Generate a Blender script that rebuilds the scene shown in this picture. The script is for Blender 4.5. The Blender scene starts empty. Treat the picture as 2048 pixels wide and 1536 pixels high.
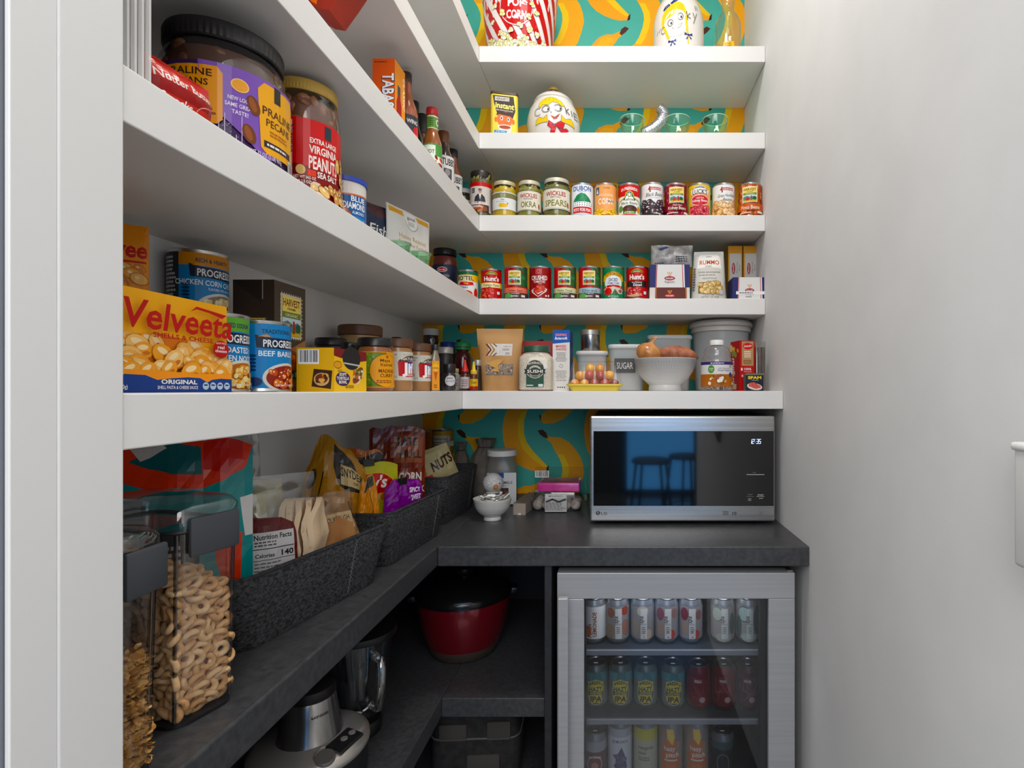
import bpy, bmesh, math, random
from mathutils import Vector, Matrix, noise
from mathutils.geometry import tessellate_polygon

# ---------------------------------------------------------------- camera, world, lights, exposure
scene = bpy.context.scene
EYE = 1.309                      # eye height above the floor (m)
FPX, VPX, VPY = 1070.0, 1235.0, 780.0   # focal length in pixels and vanishing point of a 2048 x 1536 frame
cam_data = bpy.data.cameras.new('camera')
cam = bpy.data.objects.new('camera', cam_data)
scene.collection.objects.link(cam)
cam.location = (0, 0, EYE)
cam.rotation_euler = (math.pi / 2, 0, 0)
cam_data.sensor_width = 36.0
cam_data.lens = 36.0 * FPX / 2048.0
cam_data.shift_x = -(VPX - 1024.0) / 2048.0
cam_data.shift_y = (VPY - 768.0) / 2048.0
cam_data.clip_start = 0.02
scene.camera = cam

world = bpy.data.worlds.new('world')
scene.world = world
world.use_nodes = True
world.node_tree.nodes['Background'].inputs[0].default_value = (0.93, 0.96, 1.0, 1)
world.node_tree.nodes['Background'].inputs[1].default_value = 1.55

def area_light(name, loc, rot, size, power, col=(1, 1, 1), shape='DISK', size_y=None):
    d = bpy.data.lights.new(name, 'AREA')
    d.shape = shape; d.size = size; d.energy = power; d.color = col
    if size_y: d.size_y = size_y
    o = bpy.data.objects.new(name, d)
    o.location = loc; o.rotation_euler = rot
    scene.collection.objects.link(o)
    return o
area_light('ceiling_lamp_light', (-0.05, 1.05, 3.02), (0, 0, 0), 0.36, 11.0, (1.0, 0.975, 0.94))
area_light('kitchen_fill_light', (0.10, -1.45, 2.25), (math.radians(66), 0, 0), 2.2, 40.0, (1.0, 0.975, 0.94))  # unseen broad fill lamp, added behind the camera to light the shelves from the front

vs = scene.view_settings
vs.view_transform = 'Standard'
vs.look = 'None'
vs.gamma = 1.0
vs.use_curve_mapping = False
vs.exposure = 0.0
try:
    scene.cycles.max_bounces = 10
    scene.cycles.transparent_max_bounces = 24
    scene.cycles.caustics_refractive = False
    scene.cycles.sample_clamp_indirect = 6.0
except Exception:
    pass

# ---------------------------------------------------------------- small maths
PI = math.pi
def PX(px, Y): return (px - VPX) * Y / FPX
def PZ(py, Y): return EYE - (py - VPY) * Y / FPX
def YL(px, X): return X * FPX / (px - VPX)
def face_cam(x, y): return math.atan2(-x, y)         # turns a local -Y front towards the camera
def lin(c):
    c = c / 255.0
    return c / 12.92 if c <= 0.04045 else ((c + 0.055) / 1.055) ** 2.4
def hexc(h):
    if not isinstance(h, str): return tuple(h)
    h = h.lstrip('#')
    if len(h) == 3: h = ''.join(a * 2 for a in h)
    return tuple(lin(int(h[i:i + 2], 16)) for i in (0, 2, 4))

# ---------------------------------------------------------------- materials
_M = {}
def nodes_of(name):
    m = bpy.data.materials.new(name); m.use_nodes = True
    nt = m.node_tree
    return m, nt, nt.nodes['Principled BSDF']
def M(col, rough=0.5, metal=0.0, spec=0.5, coat=0.0, name=None):
    key = (col, rough, metal, spec, coat)
    if key in _M: return _M[key]
    m, nt, b = nodes_of(name or 'plain_%d' % len(_M))
    b.inputs['Base Color'].default_value = hexc(col) + (1,)
    b.inputs['Roughness'].default_value = rough
    b.inputs['Metallic'].default_value = metal
    b.inputs['Specular IOR Level'].default_value = spec
    b.inputs['Coat Weight'].default_value = coat
    _M[key] = m
    return m
def MN(c1, c2, scale=20, rough=0.6, bump=0.0, detail=4, metal=0.0, stretch=(1, 1, 1), spec=0.5, lo=0.35, hi=0.65, bscale=None, coat=0.0, dist=0.002):
    """two colours mixed by object-space noise, with an optional bump of the same noise"""
    key = ('n', c1, c2, scale, rough, bump, detail, metal, stretch, spec, lo, hi, bscale, coat, dist)
    if key in _M: return _M[key]
    m, nt, b = nodes_of('mottled_%d' % len(_M))
    tc = nt.nodes.new('ShaderNodeTexCoord'); mp = nt.nodes.new('ShaderNodeMapping')
    mp.inputs['Scale'].default_value = stretch
    nt.links.new(tc.outputs['Object'], mp.inputs['Vector'])
    n = nt.nodes.new('ShaderNodeTexNoise'); n.inputs['Scale'].default_value = scale; n.inputs['Detail'].default_value = detail
    nt.links.new(mp.outputs[0], n.inputs['Vector'])
    r = nt.nodes.new('ShaderNodeValToRGB')
    r.color_ramp.elements[0].position = lo; r.color_ramp.elements[1].position = hi
    r.color_ramp.elements[0].color = hexc(c1) + (1,); r.color_ramp.elements[1].color = hexc(c2) + (1,)
    nt.links.new(n.outputs['Fac'], r.inputs[0]); nt.links.new(r.outputs[0], b.inputs['Base Color'])
    b.inputs['Roughness'].default_value = rough; b.inputs['Metallic'].default_value = metal
    b.inputs['Specular IOR Level'].default_value = spec; b.inputs['Coat Weight'].default_value = coat
    if bump:
        bn = nt.nodes.new('ShaderNodeBump'); bn.inputs['Strength'].default_value = bump
        bn.inputs['Distance'].default_value = dist
        src = n
        if bscale:
            src = nt.nodes.new('ShaderNodeTexNoise'); src.inputs['Scale'].default_value = bscale; src.inputs['Detail'].default_value = 3
            nt.links.new(mp.outputs[0], src.inputs['Vector'])
        nt.links.new(src.outputs['Fac'], bn.inputs['Height']); nt.links.new(bn.outputs[0], b.inputs['Normal'])
    _M[key] = m
    return m
def MCLEAR(tint=(1, 1, 1), gloss=0.03, rough=0.03, add=0.03, ior=1.45, name='clear'):
    """thin clear wall: see-through with a fresnel reflection"""
    key = ('c', tint, gloss, rough, add, ior)
    if key in _M: return _M[key]
    m = bpy.data.materials.new(name + '_%d' % len(_M)); m.use_nodes = True
    nt = m.node_tree; nt.nodes.clear()
    out = nt.nodes.new('ShaderNodeOutputMaterial'); mix = nt.nodes.new('ShaderNodeMixShader')
    tr = nt.nodes.new('ShaderNodeBsdfTransparent'); tr.inputs[0].default_value = tuple(tint) + (1,)
    gl = nt.nodes.new('ShaderNodeBsdfGlossy'); gl.inputs['Roughness'].default_value = rough
    lw = nt.nodes.new('ShaderNodeLayerWeight'); lw.inputs['Blend'].default_value = 0.5
    pw = nt.nodes.new('ShaderNodeMath'); pw.operation = 'POWER'; pw.inputs[1].default_value = 4.0
    ad = nt.nodes.new('ShaderNodeMath'); ad.operation = 'MULTIPLY_ADD'; ad.inputs[1].default_value = 0.75; ad.inputs[2].default_value = add; ad.use_clamp = True
    nt.links.new(lw.outputs['Facing'], pw.inputs[0]); nt.links.new(pw.outputs[0], ad.inputs[0]); nt.links.new(ad.outputs[0], mix.inputs[0])
    nt.links.new(tr.outputs[0], mix.inputs[1]); nt.links.new(gl.outputs[0], mix.inputs[2])
    nt.links.new(mix.outputs[0], out.inputs[0])
    _M[key] = m
    return m
def MHAZE(col, alpha, rough=0.5):
    """frosted plastic: part see-through, part diffuse"""
    key = ('h', col, alpha, rough)
    if key in _M: return _M[key]
    m, nt, b = nodes_of('frosted_%d' % len(_M))
    b.inputs['Base Color'].default_value = hexc(col) + (1,)
    b.inputs['Roughness'].default_value = rough
    b.inputs['Alpha'].default_value = alpha
    _M[key] = m
    return m
def MEMIT(col, strength):
    key = ('e', col, strength)
    if key in _M: return _M[key]
    m, nt, b = nodes_of('lit_%d' % len(_M))
    b.inputs['Base Color'].default_value = (0, 0, 0, 1)
    b.inputs['Emission Color'].default_value = hexc(col) + (1,)
    b.inputs['Emission Strength'].default_value = strength
    _M[key] = m
    return m
def MPRINT(rough=0.45, metal=0.0, coat=0.0):
    key = ('p', rough, metal, coat)
    if key in _M: return _M[key]
    m, nt, b = nodes_of('print_ink_%d' % len(_M))
    a = nt.nodes.new('ShaderNodeAttribute'); a.attribute_name = 'ink'
    nt.links.new(a.outputs['Color'], b.inputs['Base Color'])
    b.inputs['Roughness'].default_value = rough; b.inputs['Metallic'].default_value = metal
    b.inputs['Coat Weight'].default_value = coat; b.inputs['Specular IOR Level'].default_value = 0.3
    _M[key] = m
    return m

# ---------------------------------------------------------------- objects
def link(o, parent=None):
    scene.collection.objects.link(o)
    if parent is not None: o.parent = parent
    return o
def tag(o, label=None, cat=None, group=None, kind=None):
    if label: o['label'] = label
    if cat: o['category'] = cat
    if group: o['group'] = group
    if kind: o['kind'] = kind
    return o
def thing(name, label, cat, loc=(0, 0, 0), rz=0.0, group=None, rot=None):
    o = bpy.data.objects.new(name, None)
    o.empty_display_size = 0.02
    o.location = loc
    o.rotation_euler = rot if rot else (0, 0, rz)
    link(o)
    return tag(o, label, cat, group)
def mesh(name, v, f, mat, parent=None, smooth=None, loc=None, rot=None):
    me = bpy.data.meshes.new(name)
    me.from_pydata([tuple(p) for p in v], [], f)
    me.validate(verbose=False)
    if smooth is not None:
        me.shade_smooth()
        me.set_sharp_from_angle(angle=math.radians(12 if smooth == 30 else smooth))
    me.update()
    if mat: me.materials.append(mat)
    o = bpy.data.objects.new(name, me)
    if loc is not None: o.location = loc
    if rot is not None: o.rotation_euler = rot
    return link(o, parent)
def copy_tree(o, parent=None, loc=None, rz=None, label=None):
    c = o.copy(); link(c)
    if parent is not None: c.parent = parent
    if loc is not None: c.location = loc
    if rz is not None: c.rotation_euler = (0, 0, rz)
    if label: c['label'] = label
    for ch in list(o.children): copy_tree(ch, c)
    return c

class MB:
    """collects shapes into one mesh"""
    def __init__(self): self.v = []; self.f = []
    def add(self, v, f, mt=None):
        k = len(self.v)
        self.v += [tuple(mt @ Vector(p)) for p in v] if mt is not None else [tuple(p) for p in v]
        self.f += [tuple(i + k for i in q) for q in f]
        return self
    def box(self, x0, y0, z0, x1, y1, z1, bev=0.0, seg=2, mt=None):
        return self.add(*box_vf(x0, y0, z0, x1, y1, z1, bev, seg), mt)
    def lathe(self, prof, n=32, mt=None, a0=0.0, sx=1.0, sy=1.0): return self.add(*lathe_vf(prof, n, sx, sy), mt)
    def tube(self, pts, r, n=10, closed=False, caps=True): return self.add(*tube_vf(pts, r, n, closed, caps))
    def prism(self, pts, axis, a, b): return self.add(*prism_vf(pts, axis, a, b))
    def build(self, name, mat, parent=None, smooth=35, loc=None, rot=None):
        return mesh(name, self.v, self.f, mat, parent, smooth, loc, rot)

def box_vf(x0, y0, z0, x1, y1, z1, bev=0.0, seg=2):
    if bev <= 0:
        v = [(x0, y0, z0), (x1, y0, z0), (x1, y1, z0), (x0, y1, z0), (x0, y0, z1), (x1, y0, z1), (x1, y1, z1), (x0, y1, z1)]
        return v, [(0, 3, 2, 1), (4, 5, 6, 7), (0, 1, 5, 4), (1, 2, 6, 5), (2, 3, 7, 6), (3, 0, 4, 7)]
    bm = bmesh.new()
    bmesh.ops.create_cube(bm, size=1.0)
    for p in bm.verts:
        p.co = Vector(((x0 + x1) / 2 + p.co.x * (x1 - x0), (y0 + y1) / 2 + p.co.y * (y1 - y0), (z0 + z1) / 2 + p.co.z * (z1 - z0)))
    bmesh.ops.bevel(bm, geom=list(bm.edges), offset=bev, segments=seg, profile=0.5, affect='EDGES')
    bm.verts.index_update()
    v = [tuple(p.co) for p in bm.verts]; f = [tuple(q.index for q in p.verts) for p in bm.faces]
    bm.free()
    return v, f
def lathe_vf(prof, n=32, sx=1.0, sy=1.0):
    v = []; f = []; rings = []
    for r, z in prof:
        if r < 1e-6:
            rings.append([len(v)]); v.append((0, 0, z))
        else:
            rings.append(list(range(len(v), len(v) + n)))
            v += [(r * sx * math.cos(2 * PI * i / n), r * sy * math.sin(2 * PI * i / n), z) for i in range(n)]
    for a, b in zip(rings, rings[1:]):
        if len(a) == 1 and len(b) == 1: continue
        for i in range(n):
            j = (i + 1) % n
            if len(a) == 1: f.append((a[0], b[j], b[i]))
            elif len(b) == 1: f.append((a[i], a[j], b[0]))
            else: f.append((a[i], a[j], b[j], b[i]))
    return v, f
def tube_vf(pts, r, n=10, closed=False, caps=True):
    pts = [Vector(p) for p in pts]; v = []; f = []; m = len(pts)
    rr = r if isinstance(r, (list, tuple)) else [r] * m
    up = Vector((0, 0, 1)); prev = None
    for i, p in enumerate(pts):
        if closed: t = pts[(i + 1) % m] - pts[i - 1]
        else: t = pts[min(i + 1, m - 1)] - pts[max(i - 1, 0)]
        t.normalize()
        if prev is None:
            a = t.cross(up)
            if a.length < 1e-3: a = t.cross(Vector((1, 0, 0)))
        else:
            a = prev - t * prev.dot(t)
        a.normalize(); prev = a; b = t.cross(a)
        for k in range(n):
            an = 2 * PI * k / n
            v.append(tuple(p + (a * math.cos(an) + b * math.sin(an)) * rr[i]))
    for i in range(m if closed else m - 1):
        for k in range(n):
            j = (i + 1) % m; l = (k + 1) % n
            f.append((i * n + k, i * n + l, j * n + l, j * n + k))
    if caps and not closed:
        f.append(tuple(range(n - 1, -1, -1))); f.append(tuple(range((m - 1) * n, m * n)))
    return v, f
def prism_vf(pts, axis, a, b):
    """polygon in the two other axes, extruded along axis from a to b"""
    n = len(pts); v = []; f = []
    for t in (a, b):
        for p, q in pts:
            v.append({'x': (t, p, q), 'y': (p, t, q), 'z': (p, q, t)}[axis])
    f.append(tuple(range(n - 1, -1, -1))); f.append(tuple(range(n, 2 * n)))
    for i in range(n):
        j = (i + 1) % n
        f.append((i, j, n + j, n + i))
    return v, f
def rrect(w, d, r, n=4):
    """outline of a rounded rectangle"""
    out = []
    for cx, cy, a0 in ((w / 2 - r, d / 2 - r, 0), (-w / 2 + r, d / 2 - r, PI / 2), (-w / 2 + r, -d / 2 + r, PI), (w / 2 - r, -d / 2 + r, 1.5 * PI)):
        for k in range(n + 1):
            a = a0 + PI / 2 * k / n
            out.append((cx + r * math.cos(a), cy + r * math.sin(a)))
    return out
def loft_vf(rings, cap0=True, cap1=True):
    """rings: lists of 3D points of equal count"""
    n = len(rings[0]); v = [p for r in rings for p in r]; f = []
    for k in range(len(rings) - 1):
        for i in range(n):
            j = (i + 1) % n
            f.append((k * n + i, k * n + j, (k + 1) * n + j, (k + 1) * n + i))
    if cap0: f.append(tuple(range(n - 1, -1, -1)))
    if cap1: f.append(tuple(range((len(rings) - 1) * n, len(rings) * n)))
    return v, f
def rr_loft(levels, n=4):
    """levels of (w, d, r, z): a rounded-rectangular vessel"""
    return loft_vf([[(x, y, z) for x, y in rrect(w, d, r, n)] for w, d, r, z in levels])

# ---------------------------------------------------------------- flat print (lettering, shapes) laid on surfaces
_TXT = {}
def text_tris(s, bold=0.0, shear=0.0):
    key = (s, bold, shear)
    if key in _TXT: return _TXT[key]
    cu = bpy.data.curves.new('lettering', 'FONT')
    cu.body = s; cu.size = 1.0; cu.resolution_u = 2; cu.offset = bold; cu.shear = shear
    cu.align_x = 'CENTER'; cu.dimensions = '2D'; cu.fill_mode = 'FRONT'
    o = bpy.data.objects.new('lettering', cu)
    me = o.to_mesh()
    me.calc_loop_triangles()
    pts = [(p.co.x, p.co.y) for p in me.vertices]
    tr = [tuple(t.vertices) for t in me.loop_triangles]
    o.to_mesh_clear()
    bpy.data.objects.remove(o); bpy.data.curves.remove(cu)
    xs = [p[0] for p in pts] or [0, 0.1]
    _TXT[key] = (pts, tr, min(xs), max(xs))
    return _TXT[key]
CAPH = 0.73
class Pr:
    """a printed sheet: u to the right, v up, metres; later shapes lie over earlier ones"""
    def __init__(self, eps=2.5e-5): self.t = []; self.k = 0; self.eps = eps; self.rnd = random.Random(3)
    def tri(self, a, b, c, col, off): self.t.append((a, b, c, col, off))
    def fan(self, pts, col):
        col = hexc(col); o = self.k * self.eps; self.k += 1
        for i in range(1, len(pts) - 1): self.tri(pts[0], pts[i], pts[i + 1], col, o)
        return self
    def rect(self, u0, v0, u1, v1, col): return self.fan([(u0, v0), (u1, v0), (u1, v1), (u0, v1)], col)
    def ell(self, cu, cv, ru, rv, col, n=18, rot=0.0):
        c, s = math.cos(rot), math.sin(rot)
        return self.fan([(cu + ru * math.cos(2 * PI * i / n) * c - rv * math.sin(2 * PI * i / n) * s,
                          cv + ru * math.cos(2 * PI * i / n) * s + rv * math.sin(2 * PI * i / n) * c) for i in range(n)], col)
    def ring(self, cu, cv, ru, rv, w, col, n=24, a0=0.0, a1=2 * PI):
        col = hexc(col); o = self.k * self.eps; self.k += 1
        for i in range(n):
            p, q = a0 + (a1 - a0) * i / n, a0 + (a1 - a0) * (i + 1) / n
            A = (cu + ru * math.cos(p), cv + rv * math.sin(p)); B = (cu + ru * math.cos(q), cv + rv * math.sin(q))
            C = (cu + (ru - w) * math.cos(q), cv + (rv - w) * math.sin(q)); D = (cu + (ru - w) * math.cos(p), cv + (rv - w) * math.sin(p))
            self.tri(A, B, C, col, o); self.tri(A, C, D, col, o)
        return self
    def poly(self, pts, col):
        col = hexc(col); o = self.k * self.eps; self.k += 1
        for a, b, c in tessellate_polygon([[Vector((p[0], p[1], 0)) for p in pts]]):
            self.tri(pts[a], pts[b], pts[c], col, o)
        return self
    def line(self, pts, w, col):
        col = hexc(col); o = self.k * self.eps; self.k += 1
        for p, q in zip(pts, pts[1:]):
            dx, dy = q[0] - p[0], q[1] - p[1]; l = math.hypot(dx, dy) or 1e-9
            nx, ny = -dy / l * w / 2, dx / l * w / 2
            ex, ey = dx / l * w * 0.25, dy / l * w * 0.25
            A, B = (p[0] + nx - ex, p[1] + ny - ey), (p[0] - nx - ex, p[1] - ny - ey)
            C, D = (q[0] - nx + ex, q[1] - ny + ey), (q[0] + nx + ex, q[1] + ny + ey)
            self.tri(A, B, C, col, o); self.tri(A, C, D, col, o)
        return self
    def text(self, s, u, v, h, col, w=None, bold=0.012, shear=0.0, bend=0.0, rot=0.0, outline=None, ow=0.03, al='C', slope=0.0):
        if outline: self.text(s, u, v, h, outline, w, bold + ow, shear, bend, rot, None, 0, al, slope)
        pts, tr, x0, x1 = text_tris(s, bold, shear)
        if outline is None and w and False: pass
        sy = h / CAPH; sx = (w / (x1 - x0)) if w else sy
        cx = (x0 + x1) / 2 if al == 'C' else (x0 if al == 'L' else x1)
        col = hexc(col); o = self.k * self.eps; self.k += 1
        c, sn = math.cos(rot), math.sin(rot); P = []
        for x, y in pts:
            a = (x - cx) * sx; b = y * sy
            b += bend * a * a + slope * a
            P.append((u + a * c - b * sn, v + a * sn + b * c))
        for i, j, k in tr: self.tri(P[i], P[j], P[k], col, o)
        return self
    def lines(self, u0, v0, u1, v1, n, col, fill=0.55, al='L'):
        """small print: rows of word-long dashes"""
        r = self.rnd; hrow = (v1 - v0) / n; W = u1 - u0
        c = hexc(col); o = self.k * self.eps; self.k += 1
        for i in range(n):
            v = v1 - (i + 0.5) * hrow; end = W * (r.uniform(0.75, 1.0)); x = 0 if al == 'L' else (W - end) / 2; e2 = x + end
            while x < e2:
                l = min(W * r.uniform(0.06, 0.18), e2 - x)
                a, b = u0 + x, u0 + x + l
                self.tri((a, v - hrow * fill / 2), (b, v - hrow * fill / 2), (b, v + hrow * fill / 2), c, o)
                self.tri((a, v - hrow * fill / 2), (b, v + hrow * fill / 2), (a, v + hrow * fill / 2), c, o)
                x += l + W * 0.03
        return self
    def barcode(self, u0, v0, u1, v1, vert=True):
        self.rect(u0, v0, u1, v1, '#f2f2f0'); r = self.rnd
        c = hexc('#151515'); o = self.k * self.eps; self.k += 1
        L = (u1 - u0) if vert else (v1 - v0); x = L * 0.06
        while x < L * 0.92:
            l = L * r.choice((0.012, 0.02, 0.035))
            if vert: a, b, p, q = u0 + x, u0 + x + l, v0 + (v1 - v0) * 0.12, v1 - (v1 - v0) * 0.05
            else: a, b, p, q = u0 + (u1 - u0) * 0.08, u1 - (u1 - u0) * 0.08, v0 + x, v0 + x + l
            self.tri((a, p), (b, p), (b, q), c, o); self.tri((a, p), (b, q), (a, q), c, o)
            x += l + L * r.choice((0.015, 0.025, 0.04))
        return self
    def pile(self, u0, v0, u1, v1, n, ru, rv, cols, edge=None, shape=None, hi=None, seed=1, rj=0.25, rot=3.2):
        """a printed picture of a heap of small things, back rows first"""
        r = random.Random(seed)
        P = sorted([(r.uniform(u0, u1), r.uniform(v0, v1)) for _ in range(n)], key=lambda p: -p[1])
        for cu, cv in P:
            if shape and not shape(cu, cv): continue
            s = 1 + r.uniform(-rj, rj); a = r.uniform(0, rot)
            if edge: self.ell(cu, cv, ru * s * 1.13, rv * s * 1.13, edge, 12, a)
            self.ell(cu, cv, ru * s, rv * s, r.choice(cols), 12, a)
            if hi: self.ell(cu - ru * 0.25, cv + rv * 0.3, ru * s * 0.3, rv * s * 0.28, hi, 8, a)
        return self

def clip_strip(poly, ax, lo, hi):
    for s, lim in ((1, lo), (-1, hi)):
        out = []
        for i in range(len(poly)):
            a, b = poly[i - 1], poly[i]
            da, db = s * (a[ax] - lim), s * (b[ax] - lim)
            if (da >= 0) != (db >= 0):
                t = da / (da - db)
                out.append((a[0] + (b[0] - a[0]) * t, a[1] + (b[1] - a[1]) * t))
            if db >= 0: out.append(b)
        poly = out
        if len(poly) < 3: return []
    return poly
def clip_diag(poly, su, sv):
    key = [p[0] / su - p[1] / sv for p in poly]
    k0, k1 = math.floor(min(key) + 1e-7), math.ceil(max(key) - 1e-7)
    if k1 - k0 <= 1: return [poly]
    sk = [(k, p[0], p[1]) for k, p in zip(key, poly)]; out = []
    for k in range(k0, k1):
        q = sk
        for s, lim in ((1, k), (-1, k + 1)):
            r = []
            for i in range(len(q)):
                a, b = q[i - 1], q[i]; da, db = s * (a[0] - lim), s * (b[0] - lim)
                if (da >= 0) != (db >= 0):
                    t = da / (da - db); r.append(tuple(a[j] + (b[j] - a[j]) * t for j in range(3)))
                if db >= 0: r.append(b)
            q = r
            if len(q) < 3: break
        if len(q) >= 3: out.append([(p[1], p[2]) for p in q])
    return out
def lay(name, pr, fn, parent, mat, su=None, sv=None, base=2e-4, diag=False):
    """lays a printed sheet on a surface: fn(u, v, off) gives the point off metres outside the surface"""
    v = []; f = []; cols = []
    for a, b, c, col, off in pr.t:
        polys = [[a, b, c]]
        for ax, st in ((0, su), (1, sv)):
            if not st: continue
            nxt = []
            for p in polys:
                lo = min(q[ax] for q in p); hi = max(q[ax] for q in p)
                k0, k1 = math.floor(lo / st + 1e-9), math.ceil(hi / st - 1e-9)
                if k1 - k0 <= 1: nxt.append(p)
                else:
                    for k in range(k0, k1):
                        q = clip_strip(p, ax, k * st, (k + 1) * st)
                        if q: nxt.append(q)
            polys = nxt
        if diag: polys = [r for q in polys for r in clip_diag(q, su, sv)]
        for p in polys:
            k = len(v)
            for u, w in p: v.append(fn(u, w, base + off)); cols.append(col)
            ar = sum(p[i - 1][0] * p[i][1] - p[i][0] * p[i - 1][1] for i in range(len(p)))
            f.append(tuple(range(k, k + len(p))) if ar > 0 else tuple(range(k + len(p) - 1, k - 1, -1)))
    me = bpy.data.meshes.new(name)
    me.from_pydata(v, [], f)
    at = me.color_attributes.new('ink', 'FLOAT_COLOR', 'POINT')
    flat = []
    for c in cols:                                      # printing inks: a little richer than the sampled tones
        m = (c[0] + c[1] + c[2]) / 3
        flat += [max(0.0, min(1.0, m + (k - m) * 1.18)) for k in c] + [1.0]
    at.data.foreach_set('color', flat)
    me.materials.append(mat)
    me.shade_smooth()
    me.update()
    o = bpy.data.objects.new(name, me)
    return link(o, parent)
def cylmap(r, z0=0.0, rot=0.0, x=0.0, y=0.0):
    rf = r if callable(r) else (lambda v: r)
    r0 = rf(0.5 * 0.1) if callable(r) else r
    def fn(u, v, off):
        rr = rf(v) + off; a = u / r0 + rot
        return (x + rr * math.sin(a), y - rr * math.cos(a), z0 + v)
    fn.step = r0 * math.radians(11)
    return fn
def planemap(o, du, dv):
    o, du, dv = Vector(o), Vector(du).normalized(), Vector(dv).normalized(); n = du.cross(dv)
    def fn(u, v, off): return tuple(o + du * u + dv * v + n * off)
    fn.step = None
    return fn
def lay_cyl(name, pr, r, parent, z0=0.0, rot=0.0, rough=0.4, coat=0.0, x=0, y=0):
    fn = cylmap(r, z0, rot, x, y)
    return lay(name, pr, fn, parent, MPRINT(rough, 0, coat), fn.step)
def lay_front(name, pr, w, d, parent, face='front', rough=0.4, z0=0.0):
    """prints on a box centred on its base, w wide (x), d deep (y)"""
    fm = {'front': ((0, -d / 2, z0), (1, 0, 0)), 'right': ((w / 2, 0, z0), (0, 1, 0)), 'left': ((-w / 2, 0, z0), (0, -1, 0)), 'back': ((0, d / 2, z0), (-1, 0, 0))}
    if face == 'top': return lay(name, pr, planemap((0, 0, z0), (1, 0, 0), (0, 1, 0)), parent, MPRINT(rough))
    o, du = fm[face]
    return lay(name, pr, planemap(o, du, (0, 0, 1)), parent, MPRINT(rough))
# ---------------------------------------------------------------- measures of the pantry
YF, YB = 1.754, 2.045            # front edge of the back shelves, back wall
XL, XR = -0.7455, 0.485          # left and right walls
XS = -0.4545                     # front edge of everything along the left wall
Y5, YC = 1.564, 1.349            # front of the deep eye-level shelf, front of the counter
YJ0, YJ1, YJ2 = 0.3950, 0.433, 0.4905   # faces of the left door jamb
H1, H2, H3, H4, H5 = EYE + 1.128, EYE + 0.8443, EYE + 0.5738, EYE + 0.300, EYE - 0.003
TH = 0.0525
CT = EYE - 0.3946                # countertop
LS = EYE - 0.795                 # lower black shelf
CEIL = 3.08

W_WALL = MN('#e0e0df', '#e5e5e4', 6, 0.85, 0.05, bscale=260)
W_TRIM = M('#dcdbd9', 0.45)
W_SHELF = MN('#dedcd9', '#e3e1de', 3, 0.42, 0.0)
BLACK_TOP = MN('#343537', '#424345', 90, 0.36, 0.10, bscale=300, detail=6)
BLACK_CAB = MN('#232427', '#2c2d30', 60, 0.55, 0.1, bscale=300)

def struct(name, mb, mat, smooth=None):
    o = mb.build(name, mat, None, smooth) if smooth else mesh(name, mb.v, mb.f, mat)
    o['kind'] = 'structure'
    return o
struct('floor', MB().box(-3.2, -4.6, -0.05, 3.2, YB + 0.1, 0.0), MN('#54524f', '#625f5b', 3, 0.16, stretch=(1, 8, 1)))
struct('ceiling', MB().box(XL - 0.1, -0.15, CEIL, XR + 0.1, YB + 0.1, CEIL + 0.05), M('#e6e6e4', 0.9))
struct('wall_left', MB().box(XL - 0.1, YJ2, 0, XL, YB, CEIL), W_WALL)
struct('wall_right', MB().box(XR, -0.15, 0, XR + 0.1, YB, CEIL), W_WALL)
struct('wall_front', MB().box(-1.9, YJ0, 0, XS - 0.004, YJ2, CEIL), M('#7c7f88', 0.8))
TEAL = MN('#3aac9a', '#42b4a2', 5, 0.6, 0.0)
wall_back = struct('wall_back', MB().box(XL - 0.1, YB, 0, XR + 0.1, YB + 0.1, CEIL), TEAL)
# door casing on the end of the left wall: a jamb board with a stop
t1 = struct('trim_1', MB().box(XS - 0.003, YJ1, 0, XS + 0.002, YJ2, CEIL, 0.0015), W_TRIM, 30)
t2 = struct('trim_2', MB().box(XS - 0.003, YJ0 + 0.004, 0, XS + 0.0012, YJ1, CEIL, 0.0008), W_TRIM, 30)

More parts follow.
